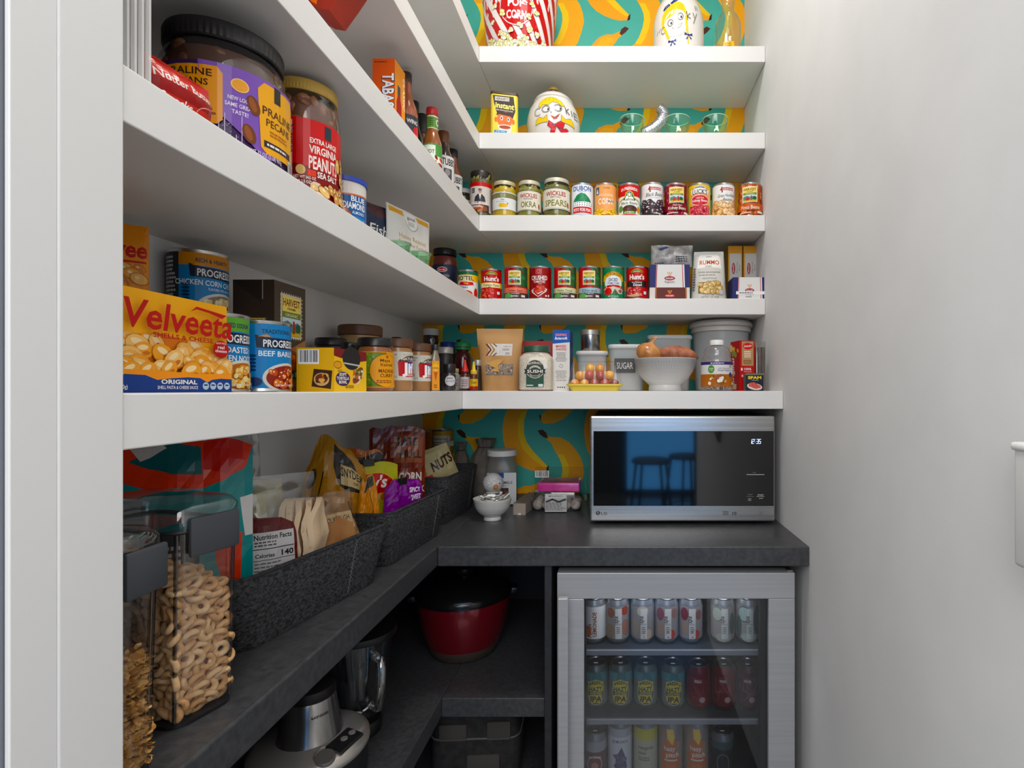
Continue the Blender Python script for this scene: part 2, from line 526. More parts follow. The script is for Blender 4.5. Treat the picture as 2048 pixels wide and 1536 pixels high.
# wallpaper print: two bananas per repeat, 163 x 180 px on the back wall plane
def banana_print():
    p = Pr(1.5e-5)
    k = YB / FPX
    b1 = [(1078,62),(1063,69),(1049,69),(1035,75),(1023,88),(1013,100),(1008,115),(1005,138),(1007,160),(1011,178),(1019,192),(1030,203),(1045,212),(1060,218),(1075,222),(1092,221),(1096,211),(1082,197),(1066,180),(1053,162),(1048,145),(1048,120),(1054,100),(1066,88),(1073,77),(1083,69)]
    f1 = [(1054,100),(1048,120),(1048,145),(1053,162),(1066,180),(1082,197),(1095,211),(1088,213),(1065,196),(1045,176),(1036,150),(1036,120),(1042,103)]
    g1 = [(1040,78),(1049,74),(1062,76),(1064,84),(1052,90),(1045,99),(1030,100),(1032,88)]
    s1 = [(1076,67),(1080,58),(1087,53),(1095,57),(1088,65),(1080,71)]
    e1 = [(1091,222),(1097,220),(1098,208),(1094,212)]
    b2 = [(1091,150),(1104,152),(1121,153),(1137,161),(1150,175),(1160,190),(1166,208),(1168,225),(1163,245),(1155,268),(1143,281),(1128,296),(1108,305),(1088,306),(1081,301),(1083,288),(1095,277),(1107,268),(1115,255),(1122,236),(1125,220),(1124,208),(1119,195),(1110,180),(1103,165),(1093,156)]
    f2 = [(1116,187),(1124,208),(1125,220),(1122,236),(1115,255),(1107,268),(1119,270),(1128,255),(1135,236),(1138,220),(1136,205),(1127,187)]
    s2 = [(1075,139),(1085,137),(1093,144),(1096,155),(1088,153),(1080,147)]
    e2 = [(1082,302),(1080,296),(1078,289),(1082,288)]
    for a in range(-2, 4):
        for b in range(-3, 9):
            def T(pts): return [((x + 163 * a - VPX) * k, EYE - (y + 180.5 * b - VPY) * k) for x, y in pts]
            def C(pts):
                q = T(pts)
                lo, hi = XL + 0.0, XR - 0.0
                if max(x for x, _ in q) < lo or min(x for x, _ in q) > hi or max(z for _, z in q) < CT - 0.2 or min(z for _, z in q) > CEIL: return None
                if min(x for x, _ in q) < lo: q = clip_strip(q, 0, lo, 9)
                if max(x for x, _ in q) > hi: q = clip_strip(q, 0, -9, hi)
                if max(z for _, z in q) > CEIL: q = clip_strip(q, 1, -9, CEIL)
                return q if len(q) > 2 else None
            for pts, col in ((b1, '#f0a818'), (g1, '#f4b42a'), (f1, '#f2c838'), (s1, '#4a2418'), (e1, '#2a1a16'), (b2, '#f2ae14'), (f2, '#f3cc3c'), (s2, '#452216'), (e2, '#2a1a16')):
                q = C(pts)
                if q: p.k = {b1[0]: 0, f1[0]: 1, g1[0]: 1, s1[0]: 2, e1[0]: 2, b2[0]: 3, f2[0]: 4, s2[0]: 5, e2[0]: 5}[pts[0]]; p.poly(q, col)
    return p
bp = banana_print()
wp = lay('wallpaper_print', bp, planemap((0, YB, 0), (1, 0, 0), (0, 0, 1)), wall_back, MPRINT(0.6))

# ---------------------------------------------------------------- shelves, counter, lower shelf
def l_shelf(name, label, top, yfront, th, mat, cat='shelf', bev=0.0015):
    t = thing(name, label, cat, (0, 0, top - th))
    # side board along the left wall and back board meet in a square corner
    MB().box(XL + 0.001, YJ2 + 0.001, 0, XS, YB - 0.001, th, bev).build('side_board', mat, t, 30)
    MB().box(XS + 0.0006, yfront, 0, XR - 0.001, YB - 0.001, th, bev).build('back_board', mat, t, 30)
    return t
l_shelf('wall_shelf', 'topmost white L-shaped shelf holding the popcorn bucket and milk bottle', H1, YF, TH, W_SHELF)
l_shelf('wall_shelf', 'white L-shaped shelf holding the round cookie jar and green glass cups', H2, YF, TH, W_SHELF)
l_shelf('wall_shelf', 'white L-shaped shelf holding the pickle jars and bean cans', H3, YF, TH, W_SHELF)
l_shelf('wall_shelf', 'white L-shaped shelf holding the tomato cans and pasta packs', H4, YF, TH, W_SHELF)
l_shelf('wall_shelf', 'lowest and deepest white L-shaped shelf, right above the microwave', H5, Y5, TH, W_SHELF)
l_shelf('countertop', 'black L-shaped countertop carrying the microwave and felt baskets', CT, YC, 0.0505, BLACK_TOP, 'countertop', 0.003)
t = thing('base_cabinet', 'open black cabinet under the counter, left of the beverage fridge', 'cabinet', (0, 0, 0))
for z in (LS - 0.049, 0.16):
    sh = MB().box(XL + 0.010, YJ2 + 0.001, z, XS, YB - 0.012, z + 0.049, 0.002).build('shelf', BLACK_TOP, t, 30)
    sh = MB().box(XS + 0.0006, 1.38, z, -0.187, YB - 0.012, z + 0.049, 0.002).build('shelf', BLACK_TOP, t, 30)
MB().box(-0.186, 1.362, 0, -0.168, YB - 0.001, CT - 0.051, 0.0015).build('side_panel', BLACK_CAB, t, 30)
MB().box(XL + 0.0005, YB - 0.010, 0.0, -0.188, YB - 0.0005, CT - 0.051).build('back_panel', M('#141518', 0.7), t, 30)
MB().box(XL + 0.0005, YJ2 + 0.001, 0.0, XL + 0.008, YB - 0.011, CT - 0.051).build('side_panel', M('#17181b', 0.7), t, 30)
# ---------------------------------------------------------------- builders for packaged food
STEEL = M('#c9c9c6', 0.28, 1.0)
STEEL_D = M('#8e8e8c', 0.3, 1.0)
def can(name, label, px, Y, H, r, h, pr, rot=0.0, group=None, X=None, rim=STEEL, cat='can', lid=None, lab0=0.006, rough=0.35):
    x = PX(px, Y) if X is None else X
    t = thing(name, label, cat, (x, Y, H), face_cam(x, Y) * 0.55 + rot, group)
    MB().lathe([(0, 0.002), (r - 0.004, 0.002), (r - 0.002, 0), (r, 0.0012), (r, 0.003), (r - 0.0014, 0.005), (r - 0.0014, h - 0.005), (r, h - 0.003), (r, h - 0.0012), (r - 0.0016, h)], 40).build('body', STEEL, t, 40)
    MB().lathe([(r - 0.0016, h), (r - 0.0032, h - 0.0006), (r - 0.0038, h - 0.0038), (r * 0.8, h - 0.0038), (r * 0.78, h - 0.003), (r * 0.6, h - 0.003), (r * 0.58, h - 0.0036), (0, h - 0.0036)], 40).build('lid', rim if lid is None else lid, t, 40)
    lay_cyl('label', pr, r - 0.0012, t, lab0, 0, rough)
    return t
def wrap(r, h, col, lab0=0.006):
    p = Pr(); p.rect(-PI * r, 0, PI * r, h - 2 * lab0, col)
    return p
def harvest_stamp(p, u, v, w, h, edge='#f4ecd2'):
    """perforated farm stamp: name, band, red barn in green hills"""
    n = 9
    p.rect(u - w / 2, v, u + w / 2, v + h, edge)
    for i in range(n):
        x = u - w / 2 + (i + 0.5) * w / n
        p.fan([(x - w * 0.028, v), (x + w * 0.028, v), (x, v - h * 0.045)], edge); p.fan([(x - w * 0.028, v + h), (x, v + h * 1.045), (x + w * 0.028, v + h)], edge)
    for i in range(n + 2):
        y = v + (i + 0.5) * h / (n + 2)
        p.fan([(u - w / 2, y - h * 0.028), (u - w / 2 - w * 0.045, y), (u - w / 2, y + h * 0.028)], edge); p.fan([(u + w / 2, y - h * 0.028), (u + w / 2, y + h * 0.028), (u + w / 2 + w * 0.045, y)], edge)
    a, b = u - w * 0.44, u + w * 0.44
    p.rect(a, v + h * 0.60, b, v + h * 0.95, '#f0d878')
    p.text('HARVEST', u, v + h * 0.735, h * 0.17, '#6a2a1a', w * 0.8, 0.02)
    p.text('FARMS', u, v + h * 0.645, h * 0.055, '#3a2a1a', w * 0.4, 0.02)
    p.rect(a, v + h * 0.46, b, v + h * 0.60, '#6c8440'); p.text('ORGANIC', u, v + h * 0.495, h * 0.07, '#e8e6c0', w * 0.6, 0.01)
    p.rect(a, v + h * 0.05, b, v + h * 0.46, '#cfe0e6')
    p.poly([(a, v + h * 0.2), (a, v + h * 0.34), (u - w * 0.2, v + h * 0.4), (u + w * 0.05, v + h * 0.32), (u + w * 0.28, v + h * 0.38), (b, v + h * 0.32), (b, v + h * 0.2)], '#5f7f86')
    p.rect(a, v + h * 0.05, b, v + h * 0.22, '#d6b84a'); p.rect(a, v + h * 0.13, b, v + h * 0.22, '#5c8a3c')
    p.poly([(u - w * 0.25, v + h * 0.1), (u - w * 0.25, v + h * 0.24), (u - w * 0.13, v + h * 0.34), (u - w * 0.02, v + h * 0.24), (u - w * 0.02, v + h * 0.1)], '#b8202a')
    p.rect(u + w * 0.05, v + h * 0.1, u + w * 0.14, v + h * 0.4, '#a81c2c')
    p.ell(u + w * 0.3, v + h * 0.24, w * 0.13, h * 0.1, '#1f5a38')
    return p

# ---------------------------------------------------------------- shelf with pickle jars and bean cans
YR = 1.809; RC, HC = 0.0382, 0.1135
def lab_dubon(r, h):
    p = wrap(r, h, '#e9ecef'); L = h - 0.012
    p.text('DUBON', 0, L * 0.80, L * 0.16, '#24488f', 0.066, 0.02)
    p.rect(-0.014, L * 0.755, 0.014, L * 0.77, '#8a8f98')
    p.poly([(-0.034, L * 0.44), (-0.032, L * 0.50), (-0.018, L * 0.66), (-0.004, L * 0.73), (0.01, L * 0.70), (0.026, L * 0.56), (0.034, L * 0.44)], '#2f7f55')
    p.pile(-0.03, L * 0.46, 0.03, L * 0.68, 46, 0.003, 0.003, ['#3a8f62', '#2a7550', '#44996a'], seed=2, shape=lambda u, v: v < L * (0.72 - abs(u) * 8))
    p.poly([(-0.036, L * 0.44), (0.036, L * 0.44), (0.030, L * 0.28), (-0.030, L * 0.28)], '#f4f5f6')
    for i in range(18):
        u = -0.032 + (i % 9) * 0.008; v = L * (0.40 if i < 9 else 0.33)
        p.ell(u, v, 0.0028, 0.0012, '#22408a' if i % 2 else '#2c7a52', 8, 0.8)
    p.rect(-0.034, L * 0.08, 0.034, L * 0.27, '#c81f2c'); p.text('PETIT POIS PEAS', 0, L * 0.125, L * 0.10, '#f5eeee', 0.060, 0.02)
    p.rect(-PI * r, 0, PI * r, L * 0.06, '#c4ced6')
    return p
def lab_corn(r, h):
    p = wrap(r, h, '#e8a56c'); L = h - 0.012
    p.rect(-0.036, L * 0.68, -0.022, L * 0.93, '#2d4a66'); p.poly([(-0.033, L * 0.72), (-0.029, L * 0.9), (-0.025, L * 0.72)], '#e9eef2')
    p.text('Lowes', 0.004, L * 0.86, L * 0.08, '#5a4028', 0.022, 0.0, 0.3)
    p.text('WHOLE KERNEL', 0.002, L * 0.62, L * 0.085, '#f3e8d8', 0.052, 0.0)
    p.text('CORN', 0.0, L * 0.36, L * 0.20, '#f5efe6', 0.050, 0.012)
    p.rect(0.006, L * 0.43, 0.028, L * 0.49, '#2d4a66')
    p.poly([(-PI * r, 0), (-PI * r, L * 0.22), (-0.03, L * 0.22), (0, L * 0.10), (0.03, L * 0.2), (PI * r, L * 0.2), (PI * r, 0)], '#d98c3a')
    p.pile(-0.05, 0.002, 0.05, L * 0.2, 60, 0.0044, 0.0038, ['#f0c43a', '#f6d454', '#e6b22e'], '#b8862a', hi='#fbe996', seed=4)
    return p
def lab_refried(r, h):
    p = wrap(r, h, '#e8ece4'); L = h - 0.012
    p.rect(-PI * r, L * 0.62, PI * r, L, '#c3202c')
    p.poly([(-0.05, L * 0.38), (-0.036, L * 0.50), (-0.018, L * 0.58), (-0.012, L * 0.74), (0, L * 0.8), (0.012, L * 0.74), (0.018, L * 0.58), (0.036, L * 0.50), (0.05, L * 0.38)], '#e2b23c')
    p.poly([(-0.05, L * 0.36), (-0.036, L * 0.475), (-0.016, L * 0.56), (-0.010, L * 0.72), (0, L * 0.775), (0.010, L * 0.72), (0.016, L * 0.56), (0.036, L * 0.475), (0.05, L * 0.36)], '#1f6a48')
    p.poly([(-0.05, L * 0.34), (-0.036, L * 0.455), (-0.014, L * 0.545), (-0.008, L * 0.70), (0, L * 0.75), (0.008, L * 0.70), (0.014, L * 0.545), (0.036, L * 0.455), (0.05, L * 0.34)], '#eef0e6')
    p.text('LA PREFERIDA', 0, L * 0.82, L * 0.10, '#f6f2ee', 0.060, 0.022, bend=-3.0)
    p.ell(0, L * 0.665, 0.0065, L * 0.075, '#1d4a35'); p.ell(0, L * 0.665, 0.0045, L * 0.055, '#e8e2c8')
    p.text('Refried', 0, L * 0.47, L * 0.095, '#22282c', 0.040, 0.008); p.text('Black Beans', 0, L * 0.355, L * 0.095, '#22282c', 0.058, 0.008)
    p.ell(0.002, L * 0.20, 0.026, L * 0.13, '#5a3228'); p.ell(0.002, L * 0.24, 0.019, L * 0.08, '#43241e'); p.ell(-0.006, L * 0.2, 0.008, L * 0.03, '#6a4034')
    p.ell(-0.032, L * 0.22, 0.010, L * 0.11, '#5d8a4a'); p.ell(0.034, L * 0.2, 0.007, L * 0.11, '#e0962c')
    p.rect(-0.022, L * 0.055, 0.022, L * 0.135, '#2a7a50'); p.text('AUTHENTIC', 0, L * 0.072, L * 0.05, '#f0e8a0', 0.034, 0.02)
    p.rect(-PI * r, 0, PI * r, L * 0.04, '#b82430')
    return p
def lab_hanover(r, h, title, two, bean, edge, hi, dark):
    p = wrap(r, h, '#e9e8e6'); L = h - 0.012
    p.rect(-0.014, L * 0.81, 0.026, L * 0.90, '#a8323a'); p.text('HANOVER', 0.007, L * 0.825, L * 0.055, '#f0e6dc', 0.034, 0.02)
    p.poly([(-0.020, L * 0.81), (-0.013, L * 0.95), (-0.006, L * 0.81)], '#b23a38'); p.rect(-0.014, L * 0.74, -0.010, L * 0.82, '#5a3030')
    if two:
        p.text('Great Northern', 0.004, L * 0.60, L * 0.105, '#33322e', 0.062, 0.004, 0.35, slope=0.05); p.text('Beans', 0.006, L * 0.465, L * 0.105, '#33322e', 0.034, 0.004, 0.35, slope=0.05)
        top = 0.44
    else:
        p.text('Black Beans', 0.004, L * 0.61, L * 0.13, '#28282a', 0.064, 0.004, 0.35, slope=0.06); p.rect(-0.012, L * 0.555, 0.018, L * 0.565, '#8a8a8a'); top = 0.46
    p.rect(-PI * r, 0, PI * r, L * top * 0.55, dark)
    p.pile(-0.055, 0.001, 0.055, L * top, 44, 0.0088, 0.0066, bean, edge, hi=hi, seed=6)
    p.lines(0.0, L * 0.03, 0.03, L * 0.08, 1, '#e6e2da')
    return p
def lab_harvest(r, h, bg, beans, edge, band, bandtxt, txt, txtcol, small=None, stampdy=0.0, hi=None, n=60):
    p = wrap(r, h, bg); L = h - 0.012
    p.pile(-PI * r, 0.003, PI * r, L * 0.97, n, 0.0085, 0.0060, beans, edge, hi=hi, seed=9)
    p.rect(-PI * r, L * 0.14, PI * r, L * 0.36, band)
    harvest_stamp(p, 0, L * (0.40 + stampdy), 0.044, L * 0.50)
    if small: p.text(small, 0.002, L * 0.29, L * 0.05, bandtxt, 0.026, 0.006)
    p.text(txt, 0.002, L * 0.175, L * (0.10 if small else 0.12), bandtxt, 0.055, 0.012)
    p.rect(0.022, L * 0.03, 0.042, L * 0.10, '#e2dcd2'); p.lines(-0.03, L * 0.03, 0.012, L * 0.09, 1, txtcol)
    return p
def lab_lucks(r, h):
    p = wrap(r, h, '#e6c22e'); L = h - 0.012
    p.poly([(-0.034, 0), (-0.034, L * 0.8), (-0.026, L * 0.92), (0, L * 0.97), (0.026, L * 0.92), (0.034, L * 0.8), (0.034, 0)], '#e0a070')
    p.poly([(-0.030, L * 0.68), (-0.033, L * 0.84), (-0.016, L * 0.93), (0, L * 0.95), (0.016, L * 0.93), (0.033, L * 0.84), (0.030, L * 0.68), (0, L * 0.74)], '#f2eeda')
    p.poly([(-0.030, L * 0.84), (-0.015, L * 0.915), (0, L * 0.935), (0.015, L * 0.915), (0.030, L * 0.84), (0.015, L * 0.885), (0, L * 0.90), (-0.015, L * 0.885)], '#2c62a0')
    p.text("LUCK'S", 0, L * 0.70, L * 0.15, '#1f3f78', 0.052, 0.02, bend=-2.5)
    p.ell(0, L * 0.49, 0.033, L * 0.18, '#f0e6d2'); p.ell(0, L * 0.49, 0.031, L * 0.165, '#c43a44')
    p.text('Light Red', 0.0, L * 0.545, L * 0.05, '#f2dcd8', 0.026); p.text('Kidney Beans', 0, L * 0.44, L * 0.085, '#f6eeea', 0.056, 0.015)
    p.poly([(-0.034, 0), (-0.034, L * 0.18), (-0.018, L * 0.31), (0.004, L * 0.33), (0.022, L * 0.29), (0.034, L * 0.18), (0.034, 0)], '#a8303a')
    p.pile(-0.032, 0.002, 0.032, L * 0.27, 46, 0.0062, 0.0044, ['#c8434c', '#d8606a', '#b8343e'], '#8a2430', hi='#f0a8a8', seed=5)
    return p
g3 = 'food cans lined up on the third shelf'
can('food_can', 'silver and blue can of peas with a green heap on its label', 1165, YR, H3, RC, HC, lab_dubon(RC, HC), 0, g3)
can('food_can', 'orange can of whole kernel corn with yellow kernels', 1211, YR, H3, RC, HC, lab_corn(RC, HC), 0, g3)
can('food_can', 'red and white can of refried black beans with a gold arch', 1258.5, YR, H3, RC, HC, lab_refried(RC, HC), 0, g3)
can('food_can', 'white can with glossy black beans pictured along its foot', 1304.5, YR, H3, RC, HC + 0.002, lab_hanover(RC, HC + 0.002, '', False, ['#3a2a30', '#46343a', '#2e2226'], '#1c1418', '#d8d2d4', '#3a2a30'), 0.1, g3)
can('food_can', 'dark red can of kidney beans with a farm stamp', 1351, YR, H3, RC, HC, lab_harvest(RC, HC, '#7c1d2b', ['#9c2438', '#b03446', '#861c2e'], '#5a1220', '#7a1a2a', '#efe4d0', 'Kidney Beans', '#e8dcd0', 'Dark Red', hi='#d87880'), 0.05, g3)
can('food_can', 'yellow rimmed can of light red kidney beans', 1398.5, YR, H3, RC, HC, lab_lucks(RC, HC), 0, g3)
can('food_can', 'white can with pale northern beans pictured along its foot', 1447, YR, H3, RC, HC, lab_hanover(RC, HC, '', True, ['#e2b47e', '#ecc696', '#d8a468'], '#a87840', '#f8e8cc', '#c89454'), 0.12, g3)
can('food_can', 'orange can of pinto beans with a farm stamp, rightmost in its row', 1500, YR - 0.005, H3, RC, HC, lab_harvest(RC, HC, '#b0562c', ['#d0703c', '#dc8450', '#bc5c30'], '#8a3c1c', '#c4602c', '#f4e8d8', 'Pinto Beans', '#f0e0d0', None, hi='#eab088'), -0.12, g3)

# jars -------------------------------------------------------------------------------------------
GLASSY = MCLEAR((0.97, 0.98, 0.96), add=0.05)
def jar(name, label, px, Y, H, r, h, content, lidcol, pr, lab0, lidh=0.016, lidr=0.92, rot=0.0, pieces=None, X=None, neck=0.84, sq=False, cat='jar', group=None, metal_lid=True, shoulder=0.80, ribs=True, rough=0.35, fillh=None, lmat=None):
    """glass jar: clear shell, content, lid with ribs and a paper label"""
    x = PX(px, Y) if X is None else X
    t = thing(name, label, cat, (x, Y, H), face_cam(x, Y) * 0.55 + rot, group)
    hb = h - lidh
    s = hb * shoulder
    prof = [(0, 0.0005), (r * 0.9, 0.0005), (r * 0.985, 0.004), (r, 0.009), (r, s), (r * 0.985, s + (hb - s) * 0.35), (r * (neck + 0.06), s + (hb - s) * 0.75), (r * neck, hb - 0.004), (r * neck, hb + 0.004)]
    MB().lathe(prof, 40).build('glass', GLASSY, t, 50)
    fh = fillh if fillh else hb - 0.006
    cp = [(0, 0.003)] + [(max(0.001, rr - 0.0016), zz + 0.002) for rr, zz in prof[1:] if zz < fh] + [(r * neck * 0.9, fh), (0, fh)]
    MB().lathe(cp, 36).build('contents', content, t, 50)
    if pieces: pieces(t, r, s, hb)
    lr = r * lidr
    lp = [(0, h), (lr * 0.9, h), (lr * 0.97, h - 0.001), (lr, h - 0.003), (lr, hb + 0.002), (lr * 0.985, hb)]
    MB().lathe(lp, 44).build('lid', lmat if lmat else M(lidcol, 0.35, 0.25 if metal_lid else 0.0), t, 40)
    if pr is not None: lay_cyl('label', pr, r + 0.0004, t, lab0, 0, rough)
    return t
def chunks(cols, n, rx, rz, seed, z0f=0.04, z1f=0.95, edge=None, mat=None):
    """vegetable pieces pressed against the glass, one joined heap"""
    def fn(t, r, s, hb):
        rnd = random.Random(seed); mbs = [MB() for _ in cols]
        for i in range(n):
            a = rnd.uniform(-1.7, 1.7); z = rnd.uniform(hb * z0f, hb * z1f)
            rr = r - rx * 0.40 - 0.0012 if z < s else r * 0.88 - rx * 0.4
            mt = Matrix.Translation((rr * math.sin(a), -rr * math.cos(a), z)) @ Matrix.Rotation(a, 4, 'Z') @ Matrix.Rotation(rnd.uniform(-0.5, 0.5), 4, 'Y') @ Matrix.Diagonal((rx * rnd.uniform(0.8, 1.15), rx * 0.32, rz * rnd.uniform(0.75, 1.15), 1))
            v, f = lathe_vf([(0, -1), (0.7, -0.7), (1, 0), (0.7, 0.7), (0, 1)], 8)
            mbs[i % len(cols)].add(v, f, mt)
        for c, m in zip(cols, mbs):
            o = m.build('vegetable_pieces', M(c, 0.3), t, 60); o['kind'] = 'stuff'
    return fn
def lab_wickles(r, LH, title, ucol, sub):
    p = Pr(); p.rect(-r * 2.2, 0, r * 2.2, LH, '#ddd8c8'); p.rect(-r * 2.2, 0, r * 2.2, 0.0014, '#2f4a40'); p.rect(-r * 2.2, LH - 0.0014, r * 2.2, LH, '#2f4a40'); p.rect(-r * 2.2, 0.003, r * 2.2, 0.0042, '#56695c')
    p.text('WICKLES', -0.001, LH * 0.66, LH * 0.21, '#a82c34', r * 1.5, 0.02, bend=-1.5)
    p.text(sub, -0.002, LH * 0.545, LH * 0.075, '#3a3a34', r * 0.75, 0.01)
    p.text(title, -0.001, LH * 0.17, LH * 0.30, ucol, r * 1.35 if len(title) < 5 else r * 1.7, 0.015)
    p.ell(r * 0.95, LH * 0.24, r * 0.1, LH * 0.12, '#a85a30'); p.ell(r * 0.92, LH * 0.34, r * 0.06, LH * 0.06, '#8a3a2a')
    p.lines(r * 1.25, LH * 0.08, r * 2.0, LH * 0.92, 14, '#6a6a60')
    return p
def lab_pepper(r, LH):
    p = Pr(); p.rect(-r * 2.2, 0, r * 2.2, LH, '#dcdedc'); p.rect(-r * 2.2, LH * 0.66, r * 2.2, LH * 0.95, '#77754f')
    p.ring(-0.002, LH * 0.81, r * 0.2, LH * 0.12, 0.0012, '#d8d8c0'); p.rect(-0.007, LH * 0.79, 0.003, LH * 0.82, '#d8d8c0')
    p.text('Hots', -0.003, LH * 0.52, LH * 0.09, '#2a3038', 0.012, 0.015); p.lines(-0.026, LH * 0.42, 0.02, LH * 0.48, 1, '#9a9ea4')
    p.poly([(-0.018, LH * 0.2), (-0.014, LH * 0.34), (0.0, LH * 0.36), (0.010, LH * 0.30), (0.012, LH * 0.38), (0.015, LH * 0.34), (0.013, LH * 0.2), (0.006, LH * 0.12), (-0.01, LH * 0.12)], '#dfb030')
    p.poly([(0.010, LH * 0.30), (0.013, LH * 0.42), (0.016, LH * 0.33)], '#4a6a2a')
    p.lines(r * 1.2, LH * 0.08, r * 2.0, LH * 0.6, 9, '#7a7e82')
    return p
def lab_sassy(r, LH):
    p = Pr(); p.rect(-r * 2.3, 0, r * 2.3, LH, '#cbc4bc'); p.rect(-r * 2.3, LH * 0.86, r * 2.3, LH, '#b8262c')
    p.rect(-0.030, LH * 0.64, -0.018, LH * 0.80, '#1c1c1e'); p.lines(-0.029, LH * 0.66, -0.019, LH * 0.78, 3, '#b0b0ac')
    p.poly([(-0.02, LH * 0.30), (-0.016, LH * 0.5), (-0.006, LH * 0.60), (0.006, LH * 0.60), (0.016, LH * 0.50), (0.020, LH * 0.3)], '#2a2c34')
    p.poly([(-0.003, LH * 0.60), (0.001, LH * 0.40), (0.005, LH * 0.60)], '#dcd6d0'); p.ell(0.001, LH * 0.69, 0.0055, LH * 0.075, '#b08a74'); p.ell(0.001, LH * 0.745, 0.0062, LH * 0.04, '#33302e')
    p.rect(-r * 2.3, 0, r * 0.9, LH * 0.24, '#3a302e'); p.text('SASSY BEANS', -0.004, LH * 0.265, LH * 0.085, '#f0eae6', 0.056, 0.02)
    p.pile(-0.034, LH * 0.02, 0.02, LH * 0.22, 16, 0.007, 0.005, ['#c07040', '#9a5a3a', '#7a4a38'], seed=3); p.lines(-0.03, LH * 0.14, 0.014, LH * 0.22, 2, '#e4deda')
    p.lines(r * 1.0, LH * 0.06, r * 1.9, LH * 0.82, 16, '#8a827a')
    return p
PICKLE = M('#8a8438', 0.25); BRINE_Y = M('#c6a41e', 0.25); GREENISH = M('#6f6b2a', 0.25)
jar('pickle_jar', 'tall jar of pickled beans with dark lid and a suited man on its label', 962, YR, H3, 0.036, 0.158, M('#5d5422', 0.3), '#2c2620', lab_sassy(0.036, 0.098), 0.018, 0.022, 0.95, 0.0, chunks(['#7d7a34', '#8f8a44', '#6a5f2a'], 26, 0.006, 0.03, 4, 0.1, 0.97), neck=0.92, shoulder=0.9)
jar('pickle_jar', 'jar of yellow peppers with a cream and olive label', 1009.5, YR, H3, 0.0402, 0.123, BRINE_Y, '#cfc49c', lab_pepper(0.0402, 0.058), 0.024, 0.014, 0.9, 0.0, chunks(['#d9c02c', '#cdb228', '#e2d04a', '#b5a838'], 60, 0.011, 0.008, 7))
jar('pickle_jar', 'jar of pickled okra with a cream label and red lettering', 1059, YR, H3, 0.0402, 0.124, PICKLE, '#cfc8ac', lab_wickles(0.0402, 0.066, 'OKRA', '#6d7038', 'WICKED'), 0.020, 0.014, 0.9, 0.0, chunks(['#8d8c3e', '#7a7a30', '#9a944a', '#8a6a30'], 40, 0.008, 0.014, 8))
jar('pickle_jar', 'largest pickle jar in the row, with pickle spears and a cream label', 1113.5, YR, H3, 0.046, 0.131, GREENISH, '#d4cfb8', lab_wickles(0.0465, 0.070, 'SPEARS', '#7d7a38', 'DIRTY DILL'), 0.022, 0.014, 0.9, 0.0, chunks(['#8f8c3c', '#7c7a2e', '#a39a4a'], 44, 0.010, 0.016, 9))
def lab_red(r, LH):
    p = Pr(); p.rect(-r * 2.5, 0, r * 2.5, LH, '#d02430'); p.rect(-r * 2.5, LH * 0.9, r * 2.5, LH, '#e8e4e0'); p.text('hot', 0, LH * 0.4, LH * 0.25, '#f4eeee', r * 1.2, 0.02)
    return p
jar('condiment_jar', 'small jar with a white lid and red label in the shelf corner', 928, 1.85, H3, 0.028, 0.117, M('#4c4a22', 0.3), '#d6d4d0', lab_red(0.028, 0.066), 0.010, 0.016, 0.95, metal_lid=False)

# ---------------------------------------------------------------- shelf with tomato cans and pasta
def lab_rotel(r, h):
    p = wrap(r, h, '#dfe2e0'); L = h - 0.012
    p.rect(-PI * r, L * 0.88, PI * r, L, '#1f6a4a'); p.rect(-PI * r, L * 0.62, PI * r, L * 0.88, '#e8b838'); p.rect(-0.036, L * 0.62, 0.018, L * 0.86, '#efe0b4')
    p.text('RO*TEL', -0.006, L * 0.67, L * 0.16, '#161414', 0.056, 0.03)
    p.poly([(-0.028, L * 0.5), (-0.024, L * 0.61), (0.020, L * 0.61), (0.024, L * 0.5), (0.0, L * 0.46)], '#c4252a'); p.text('Hot', -0.002, L * 0.52, L * 0.07, '#f2c84a', 0.014, 0.02)
    p.lines(-0.024, L * 0.36, 0.012, L * 0.44, 2, '#2a5a8a')
    p.ell(-0.002, L * 0.16, 0.024, L * 0.16, '#d8cfc0'); p.ell(-0.002, L * 0.17, 0.021, L * 0.13, '#b83a28'); p.pile(-0.016, L * 0.1, 0.012, L * 0.24, 14, 0.004, 0.003, ['#cc5230', '#d86a40', '#8a9a4a'], seed=3)
    p.ell(0.032, L * 0.2, 0.008, L * 0.2, '#c23a30')
    return p
